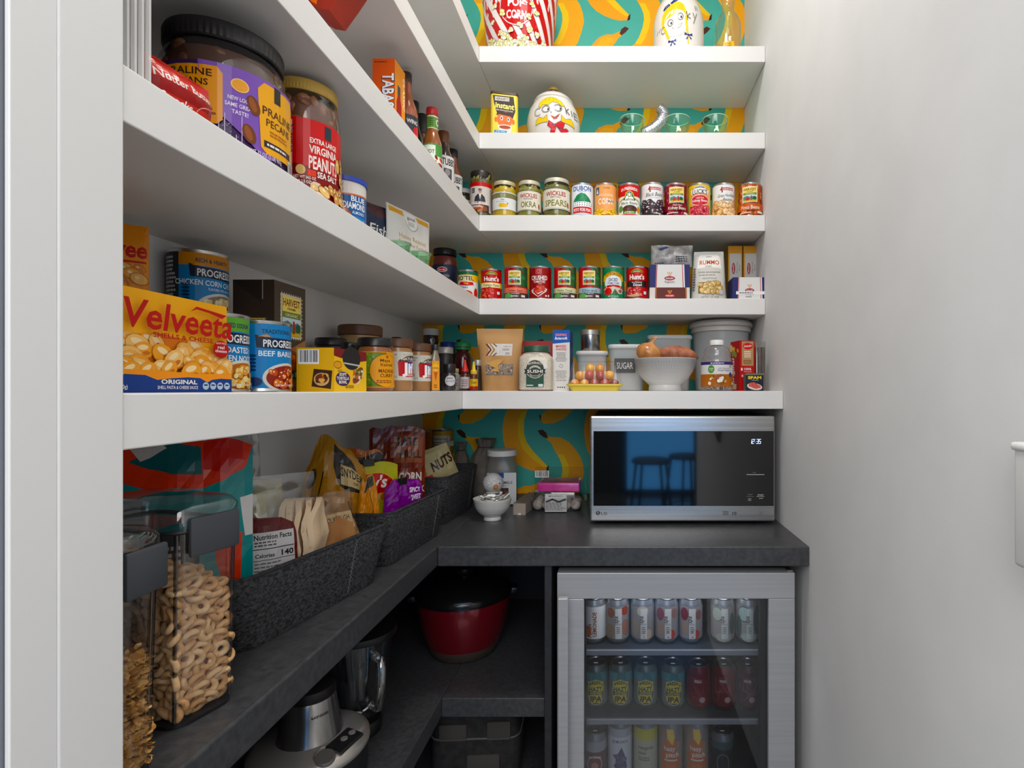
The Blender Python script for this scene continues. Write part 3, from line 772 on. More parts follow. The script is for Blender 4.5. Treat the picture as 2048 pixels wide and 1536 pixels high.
def lab_hunts(r, h, kind):
    p = wrap(r, h, '#b41826'); L = h - 0.012
    p.poly([(-0.019, L * 0.83), (-0.012, L * 0.92), (0, L * 0.955), (0.012, L * 0.92), (0.019, L * 0.83), (0, L * 0.865)], '#5a7f2e'); p.text('100% NATURAL', 0, L * 0.86, L * 0.035, '#f0e8c0', 0.024, 0.01, bend=-3)
    p.ring(0, L * 0.82, 0.022, L * 0.14, 0.0012, '#e0b040', 14, 0.25, PI - 0.25)
    p.text("Hunt's", 0, L * 0.62, L * 0.165, '#f4f0ee', 0.052, 0.03)
    if kind == 'paste':
        p.rect(-PI * r, L * 0.38, PI * r, L * 0.56, '#e6c25a'); p.rect(-0.04, L * 0.395, 0.03, L * 0.545, '#efe2b0'); p.text('Tomato Paste', -0.002, L * 0.425, L * 0.095, '#3c3420', 0.056, 0.012)
        p.pile(-0.03, L * 0.04, 0.008, L * 0.32, 26, 0.009, 0.004, ['#d23a30', '#c02a26', '#e05a48'], '#8a1418', seed=3, hi='#f0a090'); p.rect(0.018, L * 0.14, 0.028, L * 0.24, '#cfe0ea')
    else:
        p.rect(-0.036, L * 0.36, 0.036, L * 0.57, '#241c1c'); p.text('Fire Roasted', 0, L * 0.50, L * 0.045, '#e8e0d8', 0.034, 0.02); p.text('Diced', 0.002, L * 0.395, L * 0.085, '#f2eeea', 0.028, 0.02)
        p.ell(-0.010, L * 0.12, 0.028, L * 0.09, '#c8b89a'); p.pile(-0.034, L * 0.10, 0.014, L * 0.34, 34, 0.006, 0.005, ['#d04a48', '#c03438', '#e07a70'], '#8a1a22', seed=5, hi='#f4c0b4'); p.rect(0.022, L * 0.12, 0.032, L * 0.22, '#cfe0ea'); p.ell(-0.010, L * 0.085, 0.026, L * 0.035, '#b8a584')
    return p
def lab_harv_tom(r, h, title, band, tcol, nosalt):
    p = wrap(r, h, '#8a1c26'); L = h - 0.012
    p.rect(0.005, L * 0.36, PI * r, L, '#2f5a36')
    p.pile(0.006, L * 0.4, 0.05, L * 0.96, 30, 0.009, 0.004, ['#2a6a3a', '#3a7a44', '#7a2428', '#24502e'], seed=8)
    p.rect(-0.05, L * 0.34, -0.018, L, '#bc2430'); p.rect(-PI * r, L * 0.30, PI * r, L * 0.38, '#b42630')
    p.rect(-PI * r, L * 0.17, PI * r, L * 0.34, band); p.text(title, 0.0, L * 0.205, L * 0.085, tcol, 0.050, 0.006)
    harvest_stamp(p, -0.002, L * 0.44, 0.040, L * 0.46)
    p.rect(-PI * r, 0, PI * r, L * 0.17, '#4a3434'); p.poly([(-0.04, 0), (-0.04, L * 0.12), (-0.02, L * 0.17), (-0.005, L * 0.06), (-0.008, 0)], '#5c9a58')
    p.rect(-0.014, L * 0.11, 0.016, L * 0.17, '#23202a'); p.text('NO SALT ADDED' if nosalt else 'IN TOMATO JUICE', 0.001, L * 0.125, L * 0.03, '#f0eeee', 0.026, 0.012); p.lines(-0.012, L * 0.03, 0.016, L * 0.08, 1, '#e6e2de'); p.rect(0.020, L * 0.03, 0.034, L * 0.1, '#ddd6d2')
    return p
def lab_crushed(r, h):
    p = wrap(r, h, '#8c1d22'); L = h - 0.012
    p.rect(-0.014, L * 0.80, 0.006, L * 0.96, '#c86a66'); p.rect(-0.012, L * 0.82, 0.004, L * 0.94, '#9a2a2e'); p.ring(-0.004, L * 0.88, 0.006, L * 0.05, 0.0016, '#d88a84', 14)
    p.text('CRUSHED', -0.002, L * 0.60, L * 0.145, '#f2eae6', 0.056, 0.022); p.text('TOMATOES', -0.002, L * 0.50, L * 0.08, '#efe4e0', 0.040, 0.012); p.rect(-0.006, L * 0.46, 0.006, L * 0.475, '#d89a94')
    p.poly([(-0.031, L * 0.27), (-0.006, L * 0.05), (0.026, L * 0.30), (0.022, L * 0.22), (-0.006, 0.0 + L * 0.03), (-0.030, L * 0.2)], '#e2dedc'); p.poly([(-0.031, L * 0.27), (0.0, L * 0.41), (0.026, L * 0.30), (-0.006, L * 0.12)], '#ece8e6')
    p.poly([(-0.026, L * 0.27), (-0.004, L * 0.42), (0.010, L * 0.40), (0.021, L * 0.29), (-0.006, L * 0.15)], '#b4372c'); p.pile(-0.02, L * 0.2, 0.014, L * 0.38, 26, 0.0045, 0.0032, ['#c84c38', '#a82e26', '#d86650'], seed=2)
    p.rect(0.018, L * 0.045, 0.024, L * 0.10, '#e8d8d4'); p.ell(0.031, L * 0.08, 0.003, L * 0.04, '#e8d8d4')
    return p
def lab_tutto(r, h):
    p = wrap(r, h, '#12764a'); L = h - 0.012
    p.poly([(-0.040, L * 0.56), (-0.036, L * 0.74), (-0.018, L * 0.84), (0, L * 0.87), (0.018, L * 0.84), (0.036, L * 0.74), (0.040, L * 0.56)], '#d8b430')
    p.text('TUTTOROSSO', 0, L * 0.745, L * 0.105, '#8a1a22', 0.062, 0.03, bend=-5.0)
    p.ell(0, L * 0.50, 0.033, L * 0.26, '#d8b430'); p.ell(0, L * 0.50, 0.031, L * 0.245, '#e0e6e8')
    p.text('DICED', 0, L * 0.55, L * 0.105, '#28386e', 0.030, 0.025); p.text('TOMATOES', 0, L * 0.455, L * 0.07, '#28386e', 0.040, 0.02)
    p.poly([(-0.036, L * 0.36), (-0.02, L * 0.42), (0, L * 0.44), (0.02, L * 0.42), (0.036, L * 0.36), (0.034, L * 0.30), (0, L * 0.38), (-0.034, L * 0.3)], '#b8242c'); p.poly([(-0.033, L * 0.32), (0, L * 0.375), (0.033, L * 0.32), (0.033, L * 0.14), (-0.033, L * 0.14)], '#c8c4b0')
    p.ell(-0.018, L * 0.22, 0.014, L * 0.12, '#c42a2c'); p.ell(-0.026, L * 0.2, 0.008, L * 0.09, '#b01f26'); p.poly([(-0.004, L * 0.14), (0.006, L * 0.3), (0.018, L * 0.14)], '#4a5a3a'); p.pile(0.014, L * 0.2, 0.034, L * 0.3, 10, 0.004, 0.004, ['#c83a38', '#7a3a50', '#d8a0a0'], seed=2)
    p.text('NET WT 14.5 OZ', 0, L * 0.03, L * 0.045, '#e8f0ea', 0.034, 0.01)
    return p
g4 = 'tomato cans lined up on the fourth shelf'
Y4 = 1.812
h4 = 0.112
can('food_can', 'small can with green lid, yellow band and bold black lettering', 936, 1.815, H4, 0.0345, 0.102, lab_rotel(0.0345, 0.102), 0.0, g4, lid=M('#2c7a58', 0.35, 0.4))
can('food_can', 'small red can with a cream band across its middle', 983, Y4, H4, 0.0355, 0.104, lab_hunts(0.0355, 0.104, 'paste'), 0.1, g4)
can('food_can', 'farm-stamp tomato can with a salmon pink band', 1032, Y4, H4, RC + 0.001, h4, lab_harv_tom(RC + 0.001, h4, 'Tomato Sauce', '#e07a66', '#6a1c1c', True), 0.0, g4)
can('food_can', 'dark red can of crushed tomatoes with a white dish pictured', 1081, Y4, H4, RC, h4, lab_crushed(RC, h4), 0.0, g4)
can('food_can', 'farm-stamp tomato can with a pale green band', 1130.5, Y4, H4, RC, h4, lab_harv_tom(RC, h4, 'Petite Diced', '#cfcfa6', '#3a4a2a', True), 0.0, g4)
can('food_can', 'farm-stamp tomato can with a grey-blue band', 1179.5, Y4, H4, RC, h4, lab_harv_tom(RC, h4, 'Diced', '#9fb6bf', '#2a3c50', False), 0.0, g4)
can('food_can', 'green can of diced tomatoes with a yellow arched banner', 1226.5, Y4, H4, RC, h4, lab_tutto(RC, h4), 0.0, g4)
can('food_can', 'red can of diced tomatoes with a black band across its middle', 1274.5, Y4, H4, RC, h4, lab_hunts(RC, h4, 'diced'), -0.05, g4)
def lab_barilla(r, LH):
    p = Pr(); p.rect(-r * 1.6, 0, r * 1.6, LH, '#242b42'); p.ell(-0.004, LH * 0.83, 0.017, LH * 0.085, '#e8e4e4'); p.ell(-0.004, LH * 0.83, 0.015, LH * 0.065, '#b82a34'); p.text('Barilla', -0.004, LH * 0.80, LH * 0.05, '#f4eeee', 0.022, 0.02)
    p.text('FIRE ROASTED', -0.003, LH * 0.60, LH * 0.07, '#ccc8c8', 0.046, 0.01); p.text('TOMATO', -0.003, LH * 0.50, LH * 0.05, '#b0acb0', 0.022, 0.01); p.ell(0.022, LH * 0.42, 0.009, LH * 0.1, '#8a8a7a'); p.pile(-0.02, LH * 0.05, 0.014, LH * 0.3, 12, 0.009, 0.008, ['#b02a2c', '#c84038', '#8a1c24'], seed=2)
    return p
jar('sauce_jar', 'jar of red pasta sauce with a black lid and navy label', 890, 1.845, H4, 0.0412, 0.183, M('#7a1c12', 0.25), '#181414', lab_barilla(0.0412, 0.105), 0.020, 0.022, 0.93, 0.0, None, neck=0.86, shoulder=0.78)
# ---------------------------------------------------------------- more builders
def carton(name, label, loc, w, d, h, rz, prints, mat='#e8e6e2', cat='box', group=None, bev=0.0012, rough=0.5, rot=None):
    """folding box standing on its base; prints = {face: Pr}"""
    t = thing(name, label, cat, loc, rz, group, rot)
    MB().box(-w / 2, -d / 2, 0, w / 2, d / 2, h, bev).build('box_body', M(mat, rough), t, 30)
    for face, pr in prints.items():
        if face == 'top': lay_front('printed_top', pr, w, d, t, 'top', rough, h)
        else: lay_front('printed_' + {'front': 'front', 'right': 'side', 'left': 'side', 'back': 'back'}[face], pr, w, d, t, face, rough)
    return t
class Pillow:
    """soft pack: a flat or standing pouch with bulging faces and crimped ends"""
    def __init__(s, w, h, t, wb=1.0, wt=1.0, foot=0.0, crimp=0.07, wr=0.0025, seed=1, waist=0.0, sag=0.0, nu=16, nv=20, drop=0.0):
        s.drop = drop
        s.w, s.h, s.t, s.wb, s.wt, s.foot, s.crimp, s.wr, s.seed, s.waist, s.sag, s.nu, s.nv = w, h, t, wb, wt, foot, crimp, wr, seed, waist, sag, nu, nv
    def wf(s, q): return s.wb + (s.wt - s.wb) * q - s.waist * math.sin(PI * q)
    def th(s, p, q):
        e = max(0.0, 1 - abs(p) ** 2.4) ** 0.55
        top = 1 - s.crimp
        if q >= top: v = 0.0
        else:
            z = q / top
            v = (1 - z) ** 0.55 * (1 if s.foot > 0 else min(1, (z / max(s.crimp, 0.02)) ** 0.6))
            v = max(v, 0) * (s.foot + (1 - s.foot) * min(1.0, z * 3.0)) if s.foot > 0 else max(0, math.sin(PI * min(1, z * 0.96 + 0.04)) ** 0.7)
        n = noise.noise(Vector((p * 2.3 + s.seed * 7.1, q * 3.1 * s.h / s.w, s.seed * 1.7)))
        n2 = noise.noise(Vector((p * 6.1 + s.seed, q * 8.3 * s.h / s.w, s.seed * 3.3)))
        return 0.0012 + s.t / 2 * e * v + s.wr * (n + 0.5 * n2) * min(1, v * 2 + 0.15) * e
    def pt(s, p, q, side, off=0.0):
        y = s.th(p, q)
        bend = s.sag * (q ** 2)
        lean = s.wr * 1.2 * noise.noise(Vector((p * 1.5, q * 2, s.seed * 9.7))) if s.crimp and q > 1 - s.crimp else 0
        fall = s.drop * q * q * (abs(p) ** 2 + 0.8 * noise.noise(Vector((p * 2.1, s.seed * 5.3, 0.5)))) if s.drop else 0
        return (p * s.w / 2 * s.wf(q), side * (y + off) + bend + lean, q * s.h * (1 - fall))
    def build(s, name, mat, parent):
        v = []; f = []; nu, nv = s.nu, s.nv
        for side in (-1, 1):
            for j in range(nv + 1):
                for i in range(nu + 1): v.append(s.pt(-1 + 2 * i / nu, j / nv, side))
        n = (nu + 1) * (nv + 1); W = nu + 1
        for j in range(nv):
            for i in range(nu):
                a = j * W + i
                f.append((a, a + 1, a + W + 1)); f.append((a, a + W + 1, a + W)); f.append((n + a + 1, n + a, n + a + W + 1)); f.append((n + a, n + a + W, n + a + W + 1))
        ring = [i for i in range(W)] + [j * W + nu for j in range(1, nv + 1)] + [nv * W + i for i in range(nu - 1, -1, -1)] + [j * W for j in range(nv - 1, 0, -1)]
        for k in range(len(ring)):
            a, b = ring[k], ring[(k + 1) % len(ring)]
            f.append((b, a, n + a, n + b))
        return mesh(name, v, f, mat, parent, 60)
    def lay(s, name, pr, parent, rough=0.35, side=-1, coat=0.0):
        nu, nv = s.nu, s.nv; sg = 1 if side < 0 else -1; cache = {}
        def g(i, j):
            if (i, j) not in cache: cache[(i, j)] = s.pt(-1 + 2 * i / nu, j / nv, side)
            return cache[(i, j)]
        def fn(u, v, off):                              # the point on the pouch's own triangles
            a = max(0, min(nu, (u * sg / s.w + 0.5) * nu)); b = max(0, min(nv, v / s.h * nv))
            i, j = min(int(a), nu - 1), min(int(b), nv - 1); a -= i; b -= j
            A, C = g(i, j), g(i + 1, j + 1)
            if a >= b: B = g(i + 1, j); q = [A[k] + (B[k] - A[k]) * a + (C[k] - B[k]) * b for k in range(3)]
            else: B = g(i, j + 1); q = [A[k] + (C[k] - B[k]) * a + (B[k] - A[k]) * b for k in range(3)]
            return (q[0], q[1] + side * off, q[2])
        return lay(name, pr, fn, parent, MPRINT(rough, 0, coat), s.w / s.nu, s.h / s.nv, 0.0004, side < 0)
def soft_pack(name, label, loc, rz, pil, col, pr=None, cat='bag', rough=0.35, rot=None, group=None, mat=None, coat=0.0, back=None):
    t = thing(name, label, cat, loc, rz, group, rot)
    pil.build('pouch', mat or M(col, rough, 0, 0.5, coat), t)
    if pr: pil.lay('printed_front', pr, t, rough, -1, coat)
    if back: pil.lay('printed_back', back, t, rough, 1, coat)
    return t
def bottle(name, label, loc, prof, body, cap, capmat, rz=0.0, prints=(), cat='bottle', n=28, sx=1.0, sy=1.0, group=None, liquid=None):
    """lathe-turned bottle: prof and cap are (radius, height) lists; prints = (Pr, radius, z0, rough)"""
    t = thing(name, label, cat, loc, rz, group)
    MB().lathe(prof, n, None, 0, sx, sy).build('body', body, t, 45)
    if liquid: MB().lathe([(max(0, r - 0.0012), z + (0.001 if z < 0.002 else 0)) for r, z in prof if z <= liquid[1]] + [(0, liquid[1])], n, None, 0, sx, sy).build('contents', liquid[0], t, 45)
    MB().lathe(cap, n).build('cap', capmat, t, 40)
    for q in prints: lay_cyl('label', q[0], q[1], t, q[2], 0, q[3] if len(q) > 3 else 0.4)
    return t

# ---------------------------------------------------------------- top shelf
t = thing('popcorn_bucket', 'red and white striped popcorn bucket on the top shelf', 'bucket', (PX(1040, 1.888), 1.888, H1))
hb = 0.285
def rb(v): return 0.107 + (0.136 - 0.107) * v / hb
MB().lathe([(0, 0.001), (0.106, 0.001), (0.107, 0.003), (0.136, hb - 0.004), (0.139, hb - 0.004), (0.139, hb), (0.134, hb), (0.104, 0.006), (0, 0.006)], 48).build('shell', M('#e9e2df', 0.35), t, 40)
p = Pr()
for k in range(-7, 12):
    u = k * 0.046 + 0.012
    p.poly([(u, 0), (u + 0.025, 0), (u + 0.025 - 0.15, hb - 0.008), (u - 0.15, hb - 0.008)], '#b8141f')
p.ell(0.008, 0.136, 0.054, 0.060, '#e8e4e2'); p.ell(0.008, 0.136, 0.051, 0.056, '#b8141f'); p.ring(0.008, 0.136, 0.0545, 0.0605, 0.0016, '#a81820', 28)
p.text('POP', 0.008, 0.137, 0.026, '#f6f2f0', 0.050, 0.03); p.text('CORN', 0.009, 0.099, 0.027, '#f6f2f0', 0.064, 0.03)
rnd = random.Random(5)
def kernel(p, u, v, s):
    p.pile(u - s, v - s, u + s, v + s, 6, s * 0.75, s * 0.62, ['#f4eec0', '#efe6a8', '#f8f4d8'], '#3a3226', seed=int(u * 9e4 + v * 7e3) % 997); p.ell(u + s * 0.3, v - s * 0.2, s * 0.35, s * 0.28, '#e2c050', 8)
for u, v in ((-0.078, 0.10), (-0.05, 0.06), (-0.066, 0.15), (-0.036, 0.12), (0.05, 0.11), (0.052, 0.07), (0.058, 0.15), (0.02, 0.075), (0.074, 0.13), (-0.012, 0.062), (-0.036, 0.21), (0.036, 0.2), (0.08, 0.06), (-0.085, 0.2)): kernel(p, u, v, 0.0068)
for i in range(24): kernel(p, -0.11 + i * 0.0095, 0.018 + rnd.uniform(0, 0.014) + 0.014 * math.sin(i * 0.9), 0.0078)
for i in range(24): kernel(p, -0.11 + i * 0.0095, 0.006 + rnd.uniform(0, 0.006), 0.0078)
fn = cylmap(rb, 0.004)
def fnb(u, v, off):
    a = u / 0.115; r = rb(v + 0.004) + off
    return (r * math.sin(a), -r * math.cos(a), v + 0.004)
lay('printed_wrap', p, fnb, t, MPRINT(0.3), 0.022, 0.05)

def face_jar(name, label, px, Y, H, prof, pr, parts, rz=0.0, rfun=None, su=0.012):
    x = PX(px, Y)
    t = thing(name, label, 'cookie jar', (x, Y, H), rz)
    MB().lathe(prof, 48).build('jar_body', M('#e6e0d8', 0.22, 0, 0.5, 0.3), t, 50)
    def fn(u, v, off):
        a = u / 0.085
        zs = [q for q in prof]
        r = 0.0
        for (r0, z0), (r1, z1) in zip(zs, zs[1:]):
            if z0 <= v <= z1 and z1 > z0: r = r0 + (r1 - r0) * (v - z0) / (z1 - z0); break
        r += off + 0.0006
        return (r * math.sin(a), -r * math.cos(a), v)
    lay('painted_face', pr, fn, t, MPRINT(0.25, 0, 0.3), 0.012, 0.012)
    for nm, pf, m in parts: MB().lathe(pf, 40).build(nm, m, t, 45)
    return t
# jar with the girl in plaits, blue bows
p = Pr()
Z = lambda y: PZ(y, 1.80) - H1
U = lambda x: 0.085 * math.asin(max(-0.98, min(0.98, (x - 1357) * 1.82 / FPX / 0.087)))
p.ell(U(1345), Z(52), 0.040, 0.047, '#ede4da')
p.poly([(U(1320), Z(48)), (U(1321), Z(30)), (U(1328), Z(16)), (U(1342), Z(9)), (U(1354), Z(9)), (U(1362), Z(16)), (U(1367), Z(30)), (U(1366), Z(40)), (U(1360), Z(28)), (U(1348), Z(33)), (U(1338), Z(38)), (U(1328), Z(42)), (U(1324), Z(50))], '#e6c84e')
for k in range(7): p.line([(U(1326 + k * 5), Z(34 - k * 1.2)), (U(1330 + k * 5), Z(17 - k * 0.6))], 0.0012, '#cfae3a')
p.line([(U(1322), Z(50)), (U(1327), Z(64)), (U(1332), Z(80))], 0.008, '#e6c84e'); p.line([(U(1366), Z(40)), (U(1367), Z(56)), (U(1369), Z(72))], 0.007, '#e6c84e'); p.line([(U(1370), Z(76)), (U(1371), Z(92))], 0.004, '#e6c84e')
def bow(p, u, v, s, col):
    p.poly([(u, v), (u - s, v + s * 0.6), (u - s * 1.1, v - s * 0.1)], col); p.poly([(u, v), (u + s, v + s * 0.6), (u + s * 1.1, v - s * 0.1)], col)
    p.poly([(u, v), (u - s * 0.7, v - s * 1.1), (u - s * 0.2, v - s)], col); p.poly([(u, v), (u + s * 0.7, v - s * 1.1), (u + s * 0.9, v - s * 0.7)], col); p.ell(u, v, s * 0.28, s * 0.28, col, 10)
bow(p, U(1371), Z(76), 0.013, '#23337e'); bow(p, U(1339), Z(88), 0.013, '#23337e')
p.line([(U(1323), Z(20)), (U(1326), Z(14)), (U(1332), Z(11)), (U(1334), Z(14)), (U(1324), Z(20))], 0.004, '#23337e'); p.line([(U(1336), Z(10)), (U(1344), Z(2)), (U(1350), Z(0)), (U(1349), Z(4)), (U(1338), Z(11))], 0.005, '#23337e')
for cx, cy in ((1336, 51), (1355, 41)):
    p.ring(U(cx), Z(cy), 0.0095, 0.012, 0.0018, '#3a3430'); p.ell(U(cx + 1.6), Z(cy + 1), 0.0028, 0.0045, '#28386a')
p.line([(U(1347), Z(57)), (U(1349), Z(54)), (U(1351), Z(55))], 0.0009, '#b07a68')
p.poly([(U(1339), Z(62)), (U(1348), Z(60)), (U(1358), Z(54)), (U(1355), Z(61)), (U(1347), Z(65))], '#f4efe9'); p.line([(U(1339), Z(62)), (U(1348), Z(60)), (U(1358), Z(54)), (U(1355), Z(61)), (U(1347), Z(65)), (U(1339), Z(62))], 0.0011, '#8a6a5a')
p.ring(U(1323), Z(61), 0.0085, 0.0115, 0.0017, '#3a3430', 16, 0.9, 5.4)
p.line([(U(1367), Z(30)), (U(1369), Z(47))], 0.0019, '#3a3430'); p.line([(U(1374), Z(33)), (U(1368), Z(40)), (U(1375), Z(43))], 0.0019, '#3a3430')
p.line([(U(1380), Z(30)), (U(1383), Z(39))], 0.0019, '#3a3430'); p.line([(U(1388), Z(28)), (U(1381), Z(51))], 0.0019, '#3a3430')
for a, b in ((1385, 13), (1389, 12)): p.line([(U(a), Z(b)), (U(a + 1.5), Z(b + 9))], 0.0018, '#3a3430')
for a, b in ((1314, 55), (1318, 53)): p.line([(U(a), Z(b)), (U(a - 2), Z(b + 8))], 0.0014, '#3a3430')
prof = [(0, 0.001), (0.078, 0.001), (0.083, 0.004), (0.085, 0.03), (0.0875, 0.08), (0.087, 0.13), (0.084, 0.16), (0.075, 0.19), (0.061, 0.215), (0.056, 0.22)]
face_jar('cookie_jar', 'tall white cookie jar painted with a girl in blue-bowed plaits', 1357, 1.868, H1, prof, p, [('lid', [(0.056, 0.22), (0.060, 0.223), (0.058, 0.232), (0.04, 0.248), (0.014, 0.256), (0.012, 0.264), (0.016, 0.272), (0.010, 0.282), (0, 0.284)], M('#e6e0d8', 0.22, 0, 0.5, 0.3))])
# old glass milk bottle
CLEARG = MCLEAR((0.93, 0.96, 0.93), add=0.06)
t = thing('milk_bottle', 'old clear glass milk bottle with an embossed shield, by the right wall', 'bottle', (PX(1456, 1.86), 1.86, H1))
MB().lathe([(0, 0.002), (0.040, 0.002), (0.044, 0.006), (0.045, 0.02), (0.045, 0.128), (0.043, 0.144), (0.036, 0.160), (0.027, 0.172), (0.0215, 0.185), (0.0215, 0.212), (0.025, 0.217), (0.025, 0.230), (0.022, 0.233), (0.020, 0.230), (0.0195, 0.186), (0.034, 0.158), (0.0415, 0.140), (0.0425, 0.012), (0, 0.008)], 40).build('glass', CLEARG, t, 50)
p = Pr(); p.poly([(-0.020, 0.034), (-0.018, 0.052), (0.018, 0.052), (0.020, 0.034), (0.008, 0.018), (0, 0.014), (-0.008, 0.018)], '#e6b54c'); p.lines(-0.014, 0.026, 0.014, 0.048, 3, '#a06a20')
lay_cyl('shield_mark', p, 0.0452, t, 0.004, -0.15, 0.3)

# ---------------------------------------------------------------- second shelf
# cocoa tin
t = thing('cocoa_tin', 'yellow and brown instant cocoa tin on the second shelf', 'tin', (PX(1009, 1.815), 1.815, H2), 0.20)
w, d, h = 0.090, 0.052, 0.145
v, f = rr_loft([(w - 0.004, d - 0.004, 0.008, 0.0005), (w, d, 0.009, 0.002), (w, d, 0.009, h - 0.002), (w - 0.003, d - 0.003, 0.008, h)])
mesh('tin_body', v, f, M('#e8cf3a', 0.35, 0.1), t, 35)
v, f = rr_loft([(w + 0.002, d + 0.002, 0.010, h), (w + 0.002, d + 0.002, 0.010, h + 0.007), (w - 0.003, d - 0.003, 0.008, h + 0.009)])
mesh('lid', v, f, M('#4a3626', 0.35, 0.2), t, 35)
p = Pr(); c = 0.002
p.poly([(-0.034, 0.112), (-0.038, 0.139), (0.030, 0.139), (0.036, 0.09), (0.026, 0.062), (-0.022, 0.072)], '#3c2a26')
p.rect(-0.031, 0.122, 0.016, 0.135, '#d8d4cc'); p.text("HERSHEY'S", -0.0075, 0.1245, 0.008, '#2c2220', 0.042, 0.02)
p.text('instant', 0.001, 0.097, 0.019, '#f4ea8a', 0.062, 0.03, 0.1, slope=-0.06); p.text('REAL CHOCOLATE FLAVOR', 0.001, 0.088, 0.0045, '#e8e0d0', 0.054, 0.02, slope=-0.06)
p.ell(0.001, 0.060, 0.026, 0.026, '#d87a4a'); p.ell(-0.028, 0.058, 0.005, 0.009, '#d87a4a'); p.ell(0.029, 0.054, 0.005, 0.009, '#d87a4a'); p.poly([(-0.028, 0.072), (-0.02, 0.088), (0.022, 0.082), (0.028, 0.064), (0.02, 0.072), (-0.018, 0.077)], '#3c2a26')
for a, b in ((-0.009, 0.064), (0.013, 0.061)): p.ell(a, b, 0.0042, 0.0075, '#f2eeea', 14); p.ell(a - 0.0004, b, 0.0026, 0.005, '#6a7a8a', 12); p.ell(a - 0.0002, b, 0.0012, 0.003, '#1c1c20', 10)
p.line([(0.0, 0.05), (0.006, 0.047), (0.012, 0.048)], 0.001, '#a04a30')
p.poly([(-0.020, 0.034), (-0.022, 0.040), (0.022, 0.036), (0.024, 0.028), (0.018, 0.004), (-0.012, 0.004)], '#dcd6d0'); p.ell(0.0015, 0.035, 0.023, 0.0085, '#e8e2dc'); p.ell(0.0015, 0.0345, 0.019, 0.0062, '#a8503a')
p.rect(-0.033, 0.003, 0.008, 0.023, '#2c88b8'); p.text('JUST ADD', -0.0125, 0.018, 0.0035, '#e8f0f4', 0.03, 0.02); p.text('MILK', -0.0125, 0.005, 0.0105, '#f2f4f4', 0.032, 0.03)
lay_front('printed_front', p, w, d, t, 'front', 0.35)
# round cookie jar
p = Pr()
Z = lambda y: PZ(y, 1.79) - H2
U = lambda x: 0.085 * math.asin(max(-0.98, min(0.98, (x - 1107) * 1.80 / FPX / 0.091)))
p.poly([(U(1083), Z(212)), (U(1084), Z(204)), (U(1092), Z(195)), (U(1105), Z(191)), (U(1118), Z(193)), (U(1130), Z(200)), (U(1137), Z(211)), (U(1130), Z(212)), (U(1124), Z(206)), (U(1112), Z(204)), (U(1104), Z(211)), (U(1092), Z(210)), (U(1088), Z(216))], '#ecc932')
for a in ((1095, 200, 1100, 194), (1104, 202, 1107, 193), (1115, 202, 1113, 193), (1124, 205, 1119, 195)): p.line([(U(a[0]), Z(a[1])), (U(a[2]), Z(a[3]))], 0.0009, '#6a5a20')
p.line([(U(1083), Z(212)), (U(1084), Z(204)), (U(1092), Z(195)), (U(1105), Z(191)), (U(1118), Z(193)), (U(1130), Z(200)), (U(1137), Z(211)), (U(1130), Z(212)), (U(1124), Z(206)), (U(1112), Z(204)), (U(1104), Z(211)), (U(1092), Z(210)), (U(1088), Z(216)), (U(1083), Z(212))], 0.0009, '#55503a')
for cx, cy in ((1099, 220), (1123, 217)):
    p.ring(U(cx), Z(cy), 0.0135, 0.0135, 0.0013, '#4a4c54'); p.ring(U(cx), Z(cy), 0.0105, 0.0105, 0.0011, '#4a4c54'); p.ell(U(cx + 5), Z(cy + 1), 0.0026, 0.0036, '#2a2c34')
p.ring(U(1083), Z(224), 0.0135, 0.0145, 0.0034, '#5a5c62', 18, 0.8, 5.5); p.ring(U(1083), Z(224), 0.0125, 0.0135, 0.0014, '#d8d4cc', 18, 0.8, 5.5)
for q in ([(1137, 213), (1139, 226)], [(1143, 214), (1139, 219), (1144, 226)], [(1148, 215), (1149, 226)], [(1152, 216), (1153, 229)], [(1152, 216), (1157, 217)], [(1153, 222), (1157, 223)], [(1153, 229), (1158, 229)]): p.line([(U(a), Z(b)) for a, b in q], 0.0028, '#5a5c62')
p.line([(U(1110), Z(225)), (U(1109), Z(227)), (U(1111), Z(229))], 0.0010, '#3a3430')
p.poly([(U(1110), Z(235)), (U(1117), Z(237)), (U(1126), Z(230)), (U(1121), Z(239)), (U(1115), Z(241))], '#c4303a'); p.line([(U(1109), Z(234)), (U(1117), Z(237)), (U(1127), Z(229))], 0.0010, '#3a3430')
for sgn, x0, y0 in ((-1, 1094, 237), (1, 1137, 236)):
    q = [(x0 + sgn * -8, y0 - 5), (x0 + sgn * 0, y0 + 2), (x0 + sgn * 8, y0 - 2), (x0 + sgn * 14, y0 + 3), (x0 + sgn * 17, y0 + 12), (x0 + sgn * 10, y0 + 10), (x0 + sgn * 2, y0 + 9), (x0 + sgn * -8, y0 + 9)]
    p.poly([(U(a), Z(b)) for a, b in q], '#ecc932'); p.line([(U(a), Z(b)) for a, b in q + q[:1]], 0.0010, '#55503a')
for q in ([(1116, 250), (1105, 243), (1102, 252), (1110, 258)], [(1116, 250), (1128, 243), (1136, 245), (1134, 256), (1124, 256)], [(1112, 250), (1107, 264), (1116, 268), (1120, 254)], [(1122, 254), (1134, 266), (1145, 257), (1140, 254), (1130, 258)]):
    p.poly([(U(a), Z(b)) for a, b in q], '#cc3a42'); p.line([(U(a), Z(b)) for a, b in q + q[:1]], 0.0010, '#4a2024')
p.line([(U(1072), Z(206)), (U(1070), Z(208))], 0.001, '#3a3430')
prof = [(0, 0.001), (0.066, 0.001), (0.070, 0.004), (0.080, 0.02), (0.089, 0.045), (0.0925, 0.07), (0.090, 0.098), (0.084, 0.120), (0.073, 0.141), (0.066, 0.150)]
